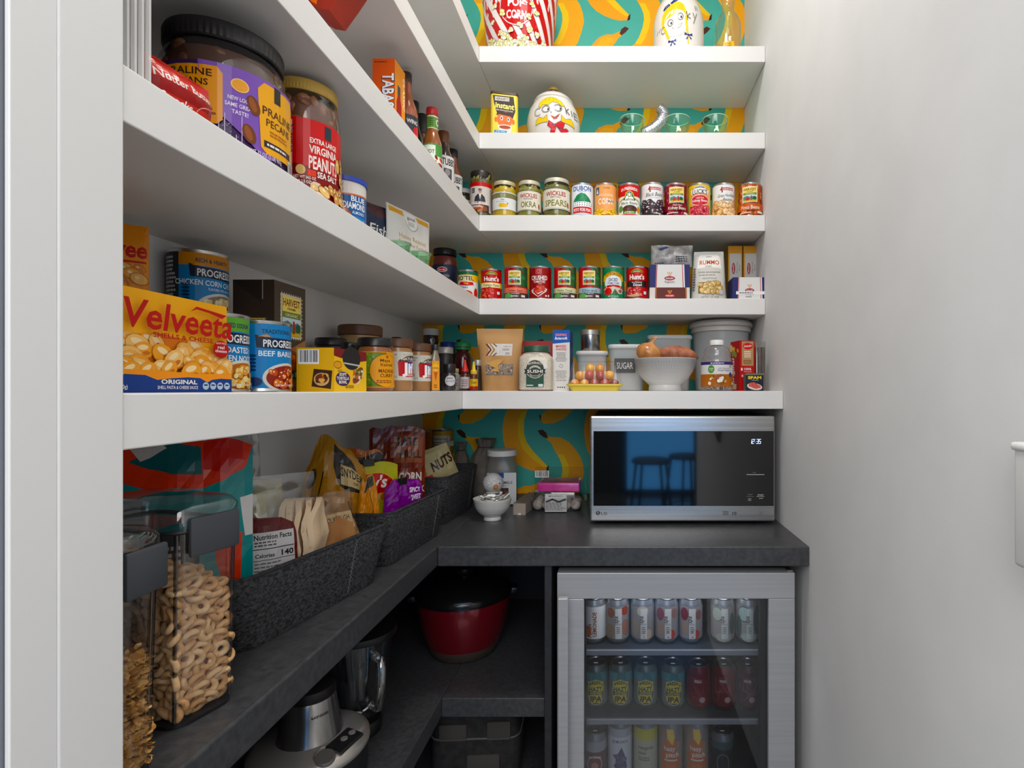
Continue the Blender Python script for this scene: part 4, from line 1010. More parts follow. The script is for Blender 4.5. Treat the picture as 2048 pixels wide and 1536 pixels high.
face_jar('cookie_jar', 'round white cookie jar painted with a smiling blonde girl and red bow', 1107, 1.872, H2, prof, p, [('lid', [(0.066, 0.150), (0.069, 0.154), (0.064, 0.163), (0.05, 0.175), (0.03, 0.184), (0.016, 0.188), (0, 0.188)], M('#e6e0d8', 0.22, 0, 0.5, 0.3)), ('knob', [(0.016, 0.187), (0.019, 0.190), (0.0195, 0.197), (0.016, 0.200), (0, 0.200)], M('#5a3a22', 0.3)), ('knob_top', [(0.0165, 0.199), (0.018, 0.203), (0.015, 0.209), (0.008, 0.212), (0, 0.212)], M('#d8a830', 0.3))], -0.02)
# green glass cups
GREENG = MCLEAR((0.84, 0.985, 0.87), add=0.07)
def cup(px, Y, label):
    t = thing('glass_cup', label, 'cup', (PX(px, Y), Y, H2), 0, 'pale green glass cups on the second shelf')
    v = []; f = []; n = 48
    prof = [(0.018, 0.001), (0.020, 0.003), (0.014, 0.008), (0.017, 0.014), (0.031, 0.023), (0.038, 0.036), (0.041, 0.050), (0.0425, 0.064), (0.0405, 0.0645), (0.0385, 0.050), (0.035, 0.037), (0.027, 0.026), (0.0, 0.021)]
    for k, (r, z) in enumerate(prof):
        for i in range(n):
            a = 2 * PI * i / n
            s = 1 + (0.07 * math.cos(12 * a) if 0.012 < z < 0.048 and k < 7 else 0)
            v.append((r * s * math.cos(a), r * s * math.sin(a), z))
    for k in range(len(prof) - 1):
        for i in range(n):
            j = (i + 1) % n; f.append((k * n + i, k * n + j, (k + 1) * n + j, (k + 1) * n + i))
    mesh('bowl', v, f, GREENG, t, 60)
    MB().tube([(0.0418 * math.cos(2 * PI * i / 40), 0.0418 * math.sin(2 * PI * i / 40), 0.0643) for i in range(40)], 0.0013, 6, True).build('rim', MHAZE('#d6efd4', 0.55, 0.1), t, 60)
for px, Y, l in ((1264.5, 1.80, 'green glass cup beside the silver horn, nearest the round cookie jar'), (1354.5, 1.80, 'middle of the three front green glass cups, just past the silver horn'), (1430.5, 1.80, 'rightmost front green glass cup on the second shelf'),
                (1296, 1.965, 'green glass cup at the back, half hidden behind the silver horn'), (1394, 1.965, 'green glass cup at the back between two front cups')): cup(px, Y, l)
# silver horn
t = thing('silver_horn', 'silver ribbed horn-shaped ornament between the green cups', 'ornament', (PX(1305, 1.80), 1.80, H2))
key = [(1284, 268), (1293, 265), (1306, 259), (1317, 250), (1325, 240), (1328, 231), (1325, 223), (1318, 217)]
pts = []; rs = []
for i in range(57):
    q = i / 8; k = min(int(q), 6); q -= k
    x, y = key[k][0] + (key[k + 1][0] - key[k][0]) * q, key[k][1] + (key[k + 1][1] - key[k][1]) * q
    pts.append((PX(x, 1.87) - PX(1305, 1.80), 0.07 , PZ(y, 1.87) - H2 + 0.002)); rs.append((0.0215 - 0.005 * abs(i - 30) / 30) * (1 + 0.05 * math.sin(i * 2.2)))
MB().tube([(x, y, z) for x, y, z in pts], rs, 16).build('horn', MN('#a8abb2', '#d8dade', 240, 0.25, 0.4, metal=0.9, dist=0.001), t, 60)
MB().lathe([(0, 0), (0.020, 0), (0.021, 0.003), (0.012, 0.008), (0, 0.009)], 24, Matrix.Translation((-0.030, 0.07, 0))).build('foot', M('#b4b6ba', 0.25, 0.9), t, 50)

# ---------------------------------------------------------------- fourth shelf: pasta
def pasta_front(w, h, title, c2=None):
    p = Pr(); p.rect(-w / 2, 0, w / 2, h, '#23255e'); p.poly([(-w * 0.35, 0), (-w * 0.33, h), (w * 0.36, h), (w * 0.38, 0)], '#dcdad8')
    for s in (-1, 1): p.line([(s * w * 0.335, 0), (s * w * 0.315, h)], w * 0.018, '#b42a34')
    for k in (-1, 0, 1): p.fan([(0, h * 0.42), (k * w * 0.05 - w * 0.012, h * 0.66), (k * w * 0.055 + w * 0.012, h * 0.68)], '#c88a3a')
    p.ell(0, h * 0.40, w * 0.135, h * 0.095, '#b42a34'); p.ell(0, h * 0.40, w * 0.125, h * 0.080, '#8a1c26'); p.text("MUELLER'S", 0, h * 0.365, h * 0.07, '#efe6e2', w * 0.19, 0.02)
    p.text(title, 0, h * 0.2, h * 0.10, '#3a3a40', w * 0.24, 0.005)
    return p
W4, Yp = 0.133, 1.825
p = Pr(); p.rect(-W4 / 2, 0, W4 / 2, 0.040, '#d8cfc8'); p.poly([(-W4 * 0.37, 0), (-W4 * 0.36, 0.040), (W4 * 0.42, 0.040), (W4 * 0.43, 0)], '#5a241e'); p.line([(-W4 * 0.35, 0), (-W4 * 0.34, 0.04)], 0.002, '#d88a3a'); p.line([(W4 * 0.41, 0), (W4 * 0.40, 0.04)], 0.002, '#d88a3a')
for k in (-1, 0, 1): p.fan([(0, 0.014), (k * 0.006 - 0.0015, 0.030), (k * 0.0065 + 0.0015, 0.031)], '#e09a3a')
p.ell(0, 0.013, 0.017, 0.006, '#a82a34'); p.text("MUELLER'S", 0, 0.0108, 0.0045, '#efe6e2', 0.026, 0.02)
carton('pasta_box', 'brown fronted pasta box at the bottom of the pasta stack', (PX(1338, 1.80), Yp, H4), W4, 0.10, 0.040, 0.0, {'front': p}, '#d8d4d0')
t = carton('pasta_box', 'navy and white rigatoni box stacked on the brown pasta box', (PX(1338, 1.80), Yp, H4 + 0.0402), W4, 0.10, 0.076, 0.0, {'front': pasta_front(W4, 0.076, 'Rigatoni')}, '#2a2c60')
pw = Pillow(0.142, 0.075, 0.052, seed=4, wr=0.009, crimp=0.05, nu=22, nv=16)
pr = Pr(); pr.rect(-0.062, 0.004, 0.064, 0.036, '#b9b6b3'); pr.text('DITALINI', -0.035, 0.03, 0.008, '#5a6480', 0.04, 0.01); pr.lines(0.01, 0.014, 0.06, 0.034, 3, '#3c3c44'); pr.lines(-0.06, 0.008, -0.02, 0.014, 1, '#55555c'); pr.poly([(-0.05, 0.06), (-0.02, 0.072), (-0.01, 0.064), (-0.04, 0.052)], '#4a5a7a')
tt = soft_pack('pasta_bag', 'crumpled clear pasta bag lying on top of the rigatoni box', (PX(1344, 1.82), 1.825, H4 + 0.1175), 0.03, pw, '#c9c6c2', pr, rough=0.2, mat=MN('#8f8c88', '#d8d6d4', 28, 0.18, 0.3, spec=0.8))
p = Pr(); w, h = 0.114, 0.166
p.poly([(-0.04, 0.145), (-0.034, 0.156), (0.034, 0.156), (0.04, 0.145), (0.044, 0.106), (0, 0.112), (-0.044, 0.106)], '#efece6')
p.text('LENTA', 0, 0.1455, 0.005, '#4a4440', 0.02); p.text('RUMMO', 0.001, 0.121, 0.0155, '#b0502c', 0.072, 0.02, bend=-1.4); p.lines(-0.014, 0.112, 0.016, 0.117, 1, '#8a8680')
p.rect(-0.044, 0.103, 0.044, 0.1034, '#b8b4ae'); p.text('Lenta Lavorazione', 0, 0.091, 0.008, '#55504a', 0.078, -0.002, 0.4); p.lines(-0.036, 0.082, 0.036, 0.086, 1, '#77726c'); p.text('ORECCHIETTE No 87', 0, 0.070, 0.0055, '#77726c', 0.05, 0.0)
p.rect(-0.037, 0.022, 0.039, 0.060, '#8a6a38'); p.pile(-0.034, 0.025, 0.036, 0.057, 40, 0.0085, 0.0068, ['#d8b87a', '#c8a464', '#e4cb94'], '#7a5a2c', hi='#f0e0b8', seed=3)
p.ell(0.038, 0.026, 0.009, 0.009, '#c8c6c2'); p.ring(0.038, 0.026, 0.009, 0.009, 0.001, '#8a8884'); p.text('NET WT. 1LB. (454g)', 0.002, 0.007, 0.005, '#55504a', 0.056, 0.0)
p.lines(-0.055, 0.03, -0.047, 0.11, 9, '#55504a')
soft_pack('pasta_bag', 'cream standing bag of shell pasta with a window showing the pasta', (PX(1418, 1.80), 1.805, H4), -0.06, Pillow(w, h, 0.058, 1.04, 0.86, foot=0.75, crimp=0.06, wr=0.0022, seed=11), '#cfccc4', p, rough=0.4)
for k, (px, l) in enumerate(((1470, 'gold and grey elbow pasta box standing next to the cream pasta bag'), (1500.5, 'gold and grey elbow pasta box standing nearest the right wall'))):
    w, h = 0.049, 0.204
    p = Pr(); p.rect(-w / 2, 0, w / 2, h, '#c9902c'); p.rect(-w * 0.40, 0.078, w * 0.42, 0.178, '#c2bfba'); p.rect(-w * 0.46, 0.178, w * 0.46, 0.1785, '#8a6018'); p.line([(-w * 0.44, 0.075), (0, 0.079), (w * 0.44, 0.075)], 0.001, '#8a6018')
    p.ell(-0.006, 0.125, 0.006, 0.020, '#b42a34'); p.ell(-0.006, 0.125, 0.005, 0.018, '#8a1c26'); p.text("MUELLER'S", -0.0045, 0.125, 0.004, '#efe6e2', 0.028, 0.02, rot=PI / 2); p.text('Whole Grain', 0.0085, 0.128, 0.0045, '#3a342c', 0.040, 0.0, rot=PI / 2); p.text('Elbows', 0.0165, 0.128, 0.0045, '#3a342c', 0.022, 0.0, rot=PI / 2)
    carton('pasta_box', l, (PX(px, 1.875), 1.905, H4), w, 0.066, h, 0.0, {'front': p}, '#b8822a', group='gold pasta boxes')
W, HH = 0.112, 0.0725
p = pasta_front(W, HH, 'Lasagna'); p.rect(-W * 0.40, HH * 0.22, W * 0.44, HH * 0.36, '#e8e8e8'); p.lines(-W * 0.3, HH * 0.25, W * 0.2, HH * 0.33, 1, '#4a4a52'); p.lines(-W * 0.12, HH * 0.08, W * 0.1, HH * 0.14, 1, '#4a4a52')
carton('pasta_box', 'low navy and white pasta box in front of the gold boxes', (PX(1496, 1.79), 1.808, H4), W, 0.080, HH, 0.0, {'front': p}, '#24265e')
# ---------------------------------------------------------------- third shelf, along the left wall
def bpro(r, h, neck=0.4, sh=0.55, rn=None):
    rn = rn or r * neck
    return [(0, 0.0008), (r * 0.9, 0.0008), (r, 0.004), (r, h * sh), (r * 0.93, h * (sh + 0.06)), (r * 0.65, h * (sh + 0.16)), (rn * 1.08, h * (sh + 0.26)), (rn, h * 0.93), (rn, h)]
def cpro(r, z0, z1): return [(r * 0.98, z0), (r, z0 + 0.001), (r, z1 - 0.0015), (r * 0.93, z1), (0, z1)]
# upright hot sauce carton
w, d, h = 0.050, 0.058, 0.171
X0 = -0.5005
p = Pr(); p.rect(-w / 2, 0, w / 2, h, '#d8601a'); p.lines(-w * 0.4, h - 0.010, w * 0.3, h - 0.005, 1, '#7a2c0c')
p.text('TABASCO', -0.002, h * 0.47, 0.026, '#f0eef0', 0.115, 0.03, rot=-PI / 2, outline='#4a2a28', ow=0.05)
q = Pr(); q.rect(-d / 2, 0, d / 2, h, '#e8941c'); q.text('CLASSIC', 0.016, h * 0.68, 0.012, '#f8ecd0', 0.075, 0.03, rot=-PI / 2); q.rect(-0.014, 0.075, 0.002, h - 0.05, '#3a4448'); q.poly([(-0.02, 0.0), (-0.02, 0.08), (-0.012, 0.1), (0.0, 0.1), (0.008, 0.08), (0.008, 0)], '#a02418'); q.poly([(-0.014, 0.03), (0.004, 0.045), (0.012, 0.02), (-0.004, 0.006)], '#ece6e0')
carton('sauce_box', 'tall orange hot sauce carton with white letters running down its side', (X0 - w / 2, 1.231, H3), w, d, h, 0.0, {'front': p, 'right': q}, '#d8681c')
def lab_block(r, LH, base, items, half=1.6):
    p = Pr(); p.rect(-r * half, 0, r * half, LH, base)
    for f in items: f(p)
    return p
AMBER = M('#8a4a14', 0.15, 0, 0.6, 0.5); BROWNS = M('#3f2118', 0.15, 0, 0.6, 0.5); ORSAUCE = M('#9a4a22', 0.18, 0, 0.6, 0.4); DKG = M('#20211d', 0.2, 0, 0.6, 0.4)
BLK = M('#161516', 0.35)
def put(px, X): return (X, YL(px, X), H3)
L = put(813, -0.52); r, h = 0.026, 0.203
bottle('sauce_bottle', 'orange sauce bottle with ridged brown cap right behind the orange carton', L, bpro(r, h, 0.45, 0.52), ORSAUCE, cpro(0.0125, h - 0.022, h + 0.003), M('#3a2620', 0.4), 0.95,
       [(lab_block(r, 0.05, '#33343c', [lambda p: p.text('WING', 0, 0.03, 0.010, '#e0d8d0', 0.03, 0.02), lambda p: p.ell(0.014, 0.014, 0.012, 0.012, '#c8303c'), lambda p: p.rect(0.0, 0.0, 0.03, 0.006, '#d8a028')]), r + 0.0004, 0.045, 0.35)])
L = put(829, -0.545); r, h = 0.022, 0.196
bottle('sauce_bottle', 'dark sauce bottle with a gold label, second behind the orange carton', L, bpro(r, h, 0.42, 0.48), DKG, cpro(0.0115, h - 0.028, h + 0.003), BLK, 0.9,
       [(lab_block(r, 0.060, '#d89a24', [lambda p: p.rect(-0.03, 0.044, 0.04, 0.052, '#2a2a2c'), lambda p: p.text('HOT', 0, 0.02, 0.014, '#3a2a20', 0.03, 0.02)]), r + 0.0004, 0.020, 0.35)])
L = put(845, -0.545); r, h = 0.021, 0.192
bottle('sauce_bottle', 'brown sauce bottle with a long black cap, third behind the orange carton', L, bpro(r, h, 0.45, 0.42), M('#7a3f22', 0.15, 0, 0.6, 0.4), cpro(0.0125, h - 0.050, h + 0.003), M('#262625', 0.4), 0.85,
       [(lab_block(r, 0.055, '#2c3844', [lambda p: p.ell(0.008, 0.035, 0.012, 0.014, '#e8e4dc'), lambda p: p.text('BBQ', 0.006, 0.006, 0.010, '#e8e4dc', 0.02, 0.02)]), r + 0.0004, 0.018, 0.35)])
L = put(864.5, -0.494); r, h = 0.0245, 0.171
bottle('sauce_bottle', 'amber hot sauce bottle with red cap and green neck band', L, [(0, 0.001), (0.0225, 0.001), (0.0245, 0.004), (0.0245, 0.075), (0.0225, 0.088), (0.0175, 0.104), (0.0146, 0.114), (0.0146, h)], AMBER, [(0.0148, h - 0.016), (0.0155, h - 0.015), (0.0155, h), (0.0145, h + 0.004), (0.011, h + 0.0055), (0, h + 0.0055)], M('#b8161c', 0.35), 0.75,
       [(lab_block(0.0147, 0.034, '#5f8a3c', [lambda p: p.rect(-0.02, 0.031, 0.02, 0.034, '#d8d8c0'), lambda p: p.rect(-0.02, 0, 0.02, 0.002, '#d8d8c0'), lambda p: p.ell(0.010, 0.018, 0.006, 0.009, '#e2e4da'), lambda p: p.ell(0.010, 0.018, 0.003, 0.005, '#3a3a3a'), lambda p: p.lines(-0.013, 0.006, 0.0, 0.028, 4, '#2f4a20')]), 0.0148, h - 0.053, 0.4),
        (lab_block(r, 0.062, '#dfe3d6', [lambda p: p.rect(-0.002, 0.03, 0.024, 0.058, '#4c8a44'), lambda p: p.text('HOT', -0.016, 0.036, 0.010, '#2a5a2a', 0.022, 0.02), lambda p: p.pile(-0.006, 0.004, 0.022, 0.028, 10, 0.007, 0.004, ['#b8402a', '#c85a2c', '#7a2a1c'], seed=4), lambda p: p.rect(-0.04, 0.058, 0.04, 0.062, '#4c8a44')]), r + 0.0004, 0.012, 0.4)])
def lab_stub(r, LH):
    p = Pr(); p.rect(-r * 2, 0, r * 2, LH, '#dad8d6'); p.rect(-r * 2, LH - 0.0015, r * 2, LH, '#3a3430'); p.text("STUBB'S", 0.002, LH * 0.62, LH * 0.26, '#2a2624', r * 1.7, 0.025, bend=4.0); p.rect(-0.012, LH * 0.10, 0.014, LH * 0.5, '#4c4a50'); p.ell(0.0, LH * 0.36, 0.008, LH * 0.13, '#8a8684')
    return p
L = put(887, -0.52); r, h = 0.030, 0.194
bottle('sauce_bottle', 'barbecue sauce bottle with a white label and tall brown neck seal', L, bpro(r, h, 0.5, 0.55), BROWNS, [(0.0155, h - 0.034), (0.0168, h - 0.030), (0.0158, h - 0.024), (0.0172, h - 0.016), (0.0165, h - 0.006), (0.0155, h + 0.002), (0, h + 0.003)], M('#6a3a16', 0.35, 0.2), 0.72, [(lab_stub(r, 0.078), r + 0.0004, 0.040, 0.45)])
L = put(905, -0.532); r, h = 0.030, 0.196
bottle('sauce_bottle', 'barbecue sauce bottle with a white label and plain black cap, in the corner', L, bpro(r, h, 0.5, 0.55), M('#8a4420', 0.15, 0, 0.6, 0.4), cpro(0.0165, h - 0.022, h + 0.003), BLK, 0.6, [(lab_stub(r, 0.078), r + 0.0004, 0.036, 0.45)])
# red pack lying across a squat jar, its corner sticking out to the right
bottle('spice_jar', 'squat jar mostly hidden under the tilted red pack', (-0.585, 0.945, H3), bpro(0.026, 0.098, 0.8, 0.7), M('#6a4a30', 0.3), cpro(0.022, 0.094, 0.106), M('#b0a48a', 0.4))
Yq = 0.955
t = thing('snack_pack', 'tilted red pack with an orange stripe high on the left shelf', 'packet', (0, Yq, 0))
o2 = [(PX(x, Yq), PZ(y, Yq)) for x, y in ((671, 36), (650, 32), (600, 8), (566, -3), (560, -62), (690, -78), (716, -28), (697, 0))]
MB().prism(o2, 'y', -0.02, 0.035).build('wrapper', MN('#9a2410', '#b02e14', 14, 0.4, 0.2), t, 30)
p = Pr(); p.poly([(PX(x, Yq), PZ(y, Yq)) for x, y in ((639, -60), (656, -60), (646, 25), (640, 22), (634, 18))], '#ee7a34')
lay('printed_stripe', p, planemap((0, -0.02, 0), (1, 0, 0), (0, 0, 1)), t, MPRINT(0.4))

# ---------------------------------------------------------------- fourth shelf, along the left wall
def tub(name, label, X, Y, H, r, h, lidcol, content, pr, lab0, rz, lidh=0.022, seed=1, chunkcols=None, facets=0):
    t = thing(name, label, 'jar', (X, Y, H), rz)
    hb = h - lidh
    prof = [(0, 0.001), (r * 0.92, 0.001), (r, 0.008), (r, hb * 0.80), (r * 0.97, hb * 0.88), (r * 0.90, hb * 0.96), (r * 0.87, hb), (r * 0.87, hb + 0.008)]
    n = facets or 56
    mb = MB().lathe(prof, n)
    mb.build('clear_wall', MCLEAR((0.97, 0.97, 0.97), add=0.08), t, 20 if facets else 50)
    MB().lathe([(0, 0.003), (r * 0.9, 0.003), (r - 0.003, 0.009), (r - 0.003, hb * 0.78), (r * 0.86, hb * 0.93), (0, hb * 0.90)], 48).build('contents', content, t, 50)
    if chunkcols:
        rnd = random.Random(seed); mb = MB()
        for i in range(150):
            a = rnd.uniform(-2.2, 2.2); z = rnd.uniform(hb * 0.05, hb * 0.95); rr = (r - 0.006) if z < hb * 0.8 else r * 0.84
            mt = Matrix.Translation((rr * math.sin(a), -rr * math.cos(a), z)) @ Matrix.Rotation(a, 4, 'Z') @ Matrix.Rotation(rnd.uniform(-2, 2), 4, 'Y') @ Matrix.Diagonal((0.011, 0.0055, 0.007, 1))
            v, f = lathe_vf([(0, -1), (0.7, -0.7), (1, 0), (0.6, 0.7), (0, 1)], 8); mb.add(v, f, mt)
        o = mb.build('nut_pieces', MN(chunkcols[0], chunkcols[1], 60, 0.4), t, 50); o['kind'] = 'stuff'
    lr = r * 0.93
    lb = [(0, h), (lr * 0.93, h), (lr * 0.98, h - 0.002), (lr, h - 0.005), (lr, hb + 0.002), (lr * 0.97, hb), (lr * 0.9, hb)]
    v, f = lathe_vf(lb, 120)
    for i, q in enumerate(v):                       # fine grip ribs round the lid
        if hb < q[2] < h - 0.004 and (i % 2): v[i] = (q[0] * 0.985, q[1] * 0.985, q[2])
    mesh('lid', v, f, M(lidcol, 0.4), t, 25)
    if pr is not None: lay_cyl('label', pr, r + 0.0005, t, lab0, 0, 0.3)
    return t
r, h = 0.0765, 0.193
LH = 0.112; p = Pr(); p.rect(-PI * r, 0, PI * r, LH, '#3a2450')
rn = random.Random(2)
for _ in range(120): p.ell(rn.uniform(-0.11, 0.11), rn.uniform(0.0, LH * 0.6), 0.0006, 0.0006, '#b8a8c8', 6)
p.poly([(-0.05, LH), (-0.046, LH * 0.55), (0.026, 0.0), (0.057, 0.02), (0.082, LH * 0.35), (0.082, LH)], '#7a58a6')
for k in range(9): p.line([(-0.052 + k * 0.006, LH * 0.04), (-0.052 + k * 0.006, LH * (0.30 + 0.16 * math.sin(k * 1.7)))], 0.0009, '#c8b4d8')
p.poly([(-0.105, LH * 0.28), (-0.101, LH * 0.92), (-0.030, LH * 0.95), (-0.024, LH * 0.88), (-0.024, LH * 0.34), (-0.030, LH * 0.28)], '#d8912c')
p.text('PRALINE', -0.062, LH * 0.82, 0.0095, '#3a1c10', 0.054, 0.015); p.text('PECANS', -0.060, LH * 0.71, 0.0085, '#3a1c10', 0.042, 0.015); p.lines(-0.096, LH * 0.32, -0.030, LH * 0.66, 7, '#7a4014')
p.ell(-0.006, LH * 0.80, 0.010, 0.009, '#e8b87a'); p.ell(-0.006, LH * 0.80, 0.0085, 0.0075, '#dc9a4a'); p.text('NEW LOOK', -0.006, LH * 0.61, 0.0055, '#e6dcec', 0.026, 0.015); p.text('SAME GREAT', -0.006, LH * 0.53, 0.0055, '#e6dcec', 0.032, 0.015); p.text('TASTE!', -0.006, LH * 0.45, 0.0055, '#e6dcec', 0.018, 0.015)
p.poly([(0.018, LH * 0.16), (0.014, LH * 0.86), (0.022, LH * 0.96), (0.074, LH * 0.96), (0.080, LH * 0.86), (0.080, LH * 0.16), (0.072, LH * 0.10), (0.026, LH * 0.10)], '#dea23a')
p.rect(0.037, LH * 0.78, 0.048, LH * 0.98, '#2c2826'); p.text('PRALINE', 0.047, LH * 0.58, 0.0115, '#4a2414', 0.054, 0.01); p.text('PECANS', 0.047, LH * 0.45, 0.0105, '#4a2414', 0.044, 0.01); p.lines(0.030, LH * 0.33, 0.064, LH * 0.41, 2, '#a8641c'); p.rect(0.022, LH * 0.18, 0.072, LH * 0.26, '#2c2430'); p.lines(0.026, LH * 0.195, 0.068, LH * 0.245, 1, '#e8e0d8')
for a, b in ((0.009, LH * 0.62), (0.004, LH * 0.26)): p.ell(a, b, 0.0075, 0.013, '#6a3a20', 14, 0.3); p.ell(a - 0.001, b + 0.001, 0.004, 0.010, '#8a5030', 10, 0.3)
p.text('NET WT 32 OZ (2 LB) 907g', 0.022, LH * 0.05, 0.0055, '#d8d0e0', 0.055, 0.01); p.barcode(0.066, -0.002, 0.092, LH * 0.16)
tub('nut_jar', 'large clear tub of pecans with black lid and purple and orange label', -0.562, 0.768, H4, r, h, '#151414', M('#4a2818', 0.4), p, 0.016, 0.90, 0.026, 3, ('#4a2616', '#6e4026'))
tub('nut_jar', 'black-lidded nut tub half hidden behind the pecan tub', -0.652, 0.655, H4, 0.062, 0.196, '#171515', M('#3a2416', 0.4), None, 0.016, 0.8, 0.026, 5, ('#3c2214', '#5e3a24'))
r, h = 0.0525, 0.211
LH = 0.128; p = Pr(); p.rect(-PI * r, 0, PI * r, LH, '#c4261c'); p.poly([(-0.04, LH * 0.42), (0.10, LH * 0.30), (0.10, 0), (-0.04, 0)], '#7c1416')
p.rect(-0.066, 0.0, -0.036, LH * 0.96, '#c9c7c4'); p.text('Nutrition', -0.041, LH * 0.72, 0.0075, '#1c1c1c', 0.046, 0.02, rot=-PI / 2); p.text('Facts', -0.050, LH * 0.82, 0.0075, '#1c1c1c', 0.026, 0.02, rot=-PI / 2)
for k in range(7): p.line([(-0.064 + k * 0.004, 0.004), (-0.064 + k * 0.004, LH * (0.9 if k < 3 else 0.55))], 0.0008, '#4a4a4a')
p.rect(0.012, LH * 0.80, 0.024, LH * 0.97, '#24323a')
for s, v, hh, w in (('EXTRA LARGE', 0.705, 0.0085, 0.046), ('VIRGINIA', 0.575, 0.0130, 0.048), ('PEANUTS', 0.375, 0.0215, 0.049), ('SEA SALT', 0.275, 0.0100, 0.036)): p.text(s, 0.012 if s != 'SEA SALT' else 0.018, LH * v, hh, '#efe4dc', w, 0.025)
p.rect(-0.014, LH * 0.275, -0.002, LH * 0.355, '#d84a3a'); p.ell(-0.024, LH * 0.34, 0.007, 0.008, '#dcb87a')
p.pile(0.038, 0.004, 0.075, LH * 0.62, 26, 0.0046, 0.0095, ['#d8ac6a', '#e2bd80', '#c8945a'], '#7a3a1c', hi='#f0dcb0', seed=3, rot=0.8); p.pile(-0.005, 0.002, 0.07, LH * 0.17, 22, 0.0046, 0.009, ['#d8ac6a', '#e2bd80', '#c8945a'], '#6a2c14', hi='#f0dcb0', seed=6, rot=1.2)
p.text('NET WT 34.5 OZ', -0.018, LH * 0.22, 0.005, '#efe4dc', 0.030, 0.015); p.text('(2 LB 2.5 OZ) 978g', -0.016, LH * 0.165, 0.005, '#efe4dc', 0.034, 0.015)
tub('nut_jar', 'clear jar of peanuts with gold lid and red label', -0.533, 0.915, H4, r, h, '#b8923c', M('#6a3a20', 0.4), p, 0.014, 0.84, 0.020, 4, ('#7a4424', '#9a6038'), 0)
# clear tub and red wrapped pack next to the jamb
t = thing('storage_tub', 'clear ribbed plastic tub at the far left of the nut shelf', 'tub', (-0.508, 0.5205, H4), 0)
v, f = rr_loft([(0.066, 0.042, 0.012, 0.001), (0.070, 0.046, 0.012, 0.004), (0.082, 0.056, 0.014, 0.2), (0.086, 0.058, 0.014, 0.2)])
mesh('tub_wall', v, f, MHAZE('#d8d6d2', 0.35, 0.25), t, 40)
mb = MB()
for k in range(5): mb.box(0.036, -0.018 + k * 0.008, 0.004, 0.040, -0.0155 + k * 0.008, 0.19)
mb.build('ribs', MHAZE('#efeeec', 0.6, 0.25), t, 40)
w, h = 0.080, 0.052
p = Pr(); p.rect(-w / 2, 0, w / 2, h, '#b83a32'); p.rect(-w / 2, h * 0.30, w / 2, h * 0.56, '#8c1c1c'); p.text('Nutter Butter', 0.0, h * 0.56, 0.009, '#e8dcd8', 0.068, 0.015); p.text('8 packs', -0.012, h * 0.14, 0.009, '#efe6e4', 0.034, 0.015); p.ring(0.03, h * 0.2, 0.02, 0.012, 0.001, '#d89a94')
soft_pack('snack_pack', 'red wrapped pack of cookies in front of the pecan tub', (-0.489, 0.592, H4 + 0.0005), 1.45, Pillow(w, h, 0.034, seed=8, wr=0.0022, crimp=0.05), '#b0342e', p, rough=0.25)
# almonds tin
r, h = 0.0385, 0.106
p = Pr(); p.rect(-PI * r, 0, PI * r, 0.094, '#d9d6cf'); p.text('Artisanal', -0.020, 0.081, 0.006, '#6a6258', 0.024, 0.0, 0.3); p.text('Snacking', -0.020, 0.072, 0.006, '#6a6258', 0.024, 0.0, 0.3)
p.poly([(-0.024, 0.066), (0.06, 0.072), (0.06, 0.0), (0.018, 0.0)], '#c86a24'); p.poly([(-0.018, 0.0635), (0.06, 0.069), (0.06, 0.0), (0.021, 0.004)], '#1d5a94')
p.text('BLUE', 0.020, 0.0545, 0.0105, '#f0f2f4', 0.030, 0.02); p.text('DIAMOND', 0.014, 0.040, 0.0125, '#f0f2f4', 0.046, 0.02); p.text('ALMONDS', 0.020, 0.0305, 0.006, '#d8e4ee', 0.026, 0.01); p.ell(0.018, 0.019, 0.022, 0.008, '#2d7ab8'); p.text('Roasted', 0.018, 0.0155, 0.007, '#f0f2f4', 0.030, 0.01, 0.2)
p.pile(-0.034, 0.006, 0.0, 0.03, 12, 0.008, 0.005, ['#a8602c', '#8a4a20', '#b87038'], '#5a2c12', seed=2)
can('nut_tin', 'cream and blue tin of almonds with a blue plastic lid', 0, 1.045, H4, r, h, p, 0.35, None, X=-0.532, cat='tin', lid=M('#1f3fae', 0.4))
o = MB().lathe([(r + 0.0002, h - 0.009), (r + 0.0014, h - 0.008), (r + 0.0014, h + 0.0005), (r - 0.002, h + 0.001), (r - 0.003, h - 0.002)], 40).build('lid_rim', M('#1f3fae', 0.4), [q for q in scene.objects if q.name == 'nut_tin'][0], 40)
p = Pr(); p.rect(-0.055, 0, 0.0, 0.17, '#1c2430'); p.rect(0.0, 0, 0.055, 0.17, '#8a9a3c'); p.text('NUTS', -0.026, 0.128, 0.018, '#d8dce0', 0.05, 0.02); p.text("pops", -0.022, 0.108, 0.010, '#d8dce0', 0.03, 0.01)
soft_pack('snack_bag', 'upright navy and green snack bag behind the almond tin', (-0.648, 1.165, H4), 0.95, Pillow(0.11, 0.168, 0.045, foot=0.7, seed=5), '#1c2430', p, rough=0.35)
p = Pr(); p.rect(-0.07, 0, 0.07, 0.135, '#1c2842'); p.poly([(-0.052, 0.118), (-0.05, 0.133), (-0.002, 0.133), (-0.002, 0.112)], '#7a8038'); p.poly([(-0.002, 0.112), (-0.002, 0.133), (0.05, 0.133), (0.052, 0.105), (0.02, 0.1)], '#4a2c30'); p.text('Fish', 0.026, 0.058, 0.026, '#e2e0dc', 0.055, 0.008, 0.25); p.lines(-0.01, 0.03, 0.05, 0.05, 2, '#8a90a0')
soft_pack('snack_bag', 'navy snack bag with white script, left of the white nut bag', (-0.578, 1.222, H4), 1.10, Pillow(0.135, 0.132, 0.05, 0.95, 1.0, foot=0.8, seed=6, wr=0.004, crimp=0.05), '#1a2440', p, rough=0.4)
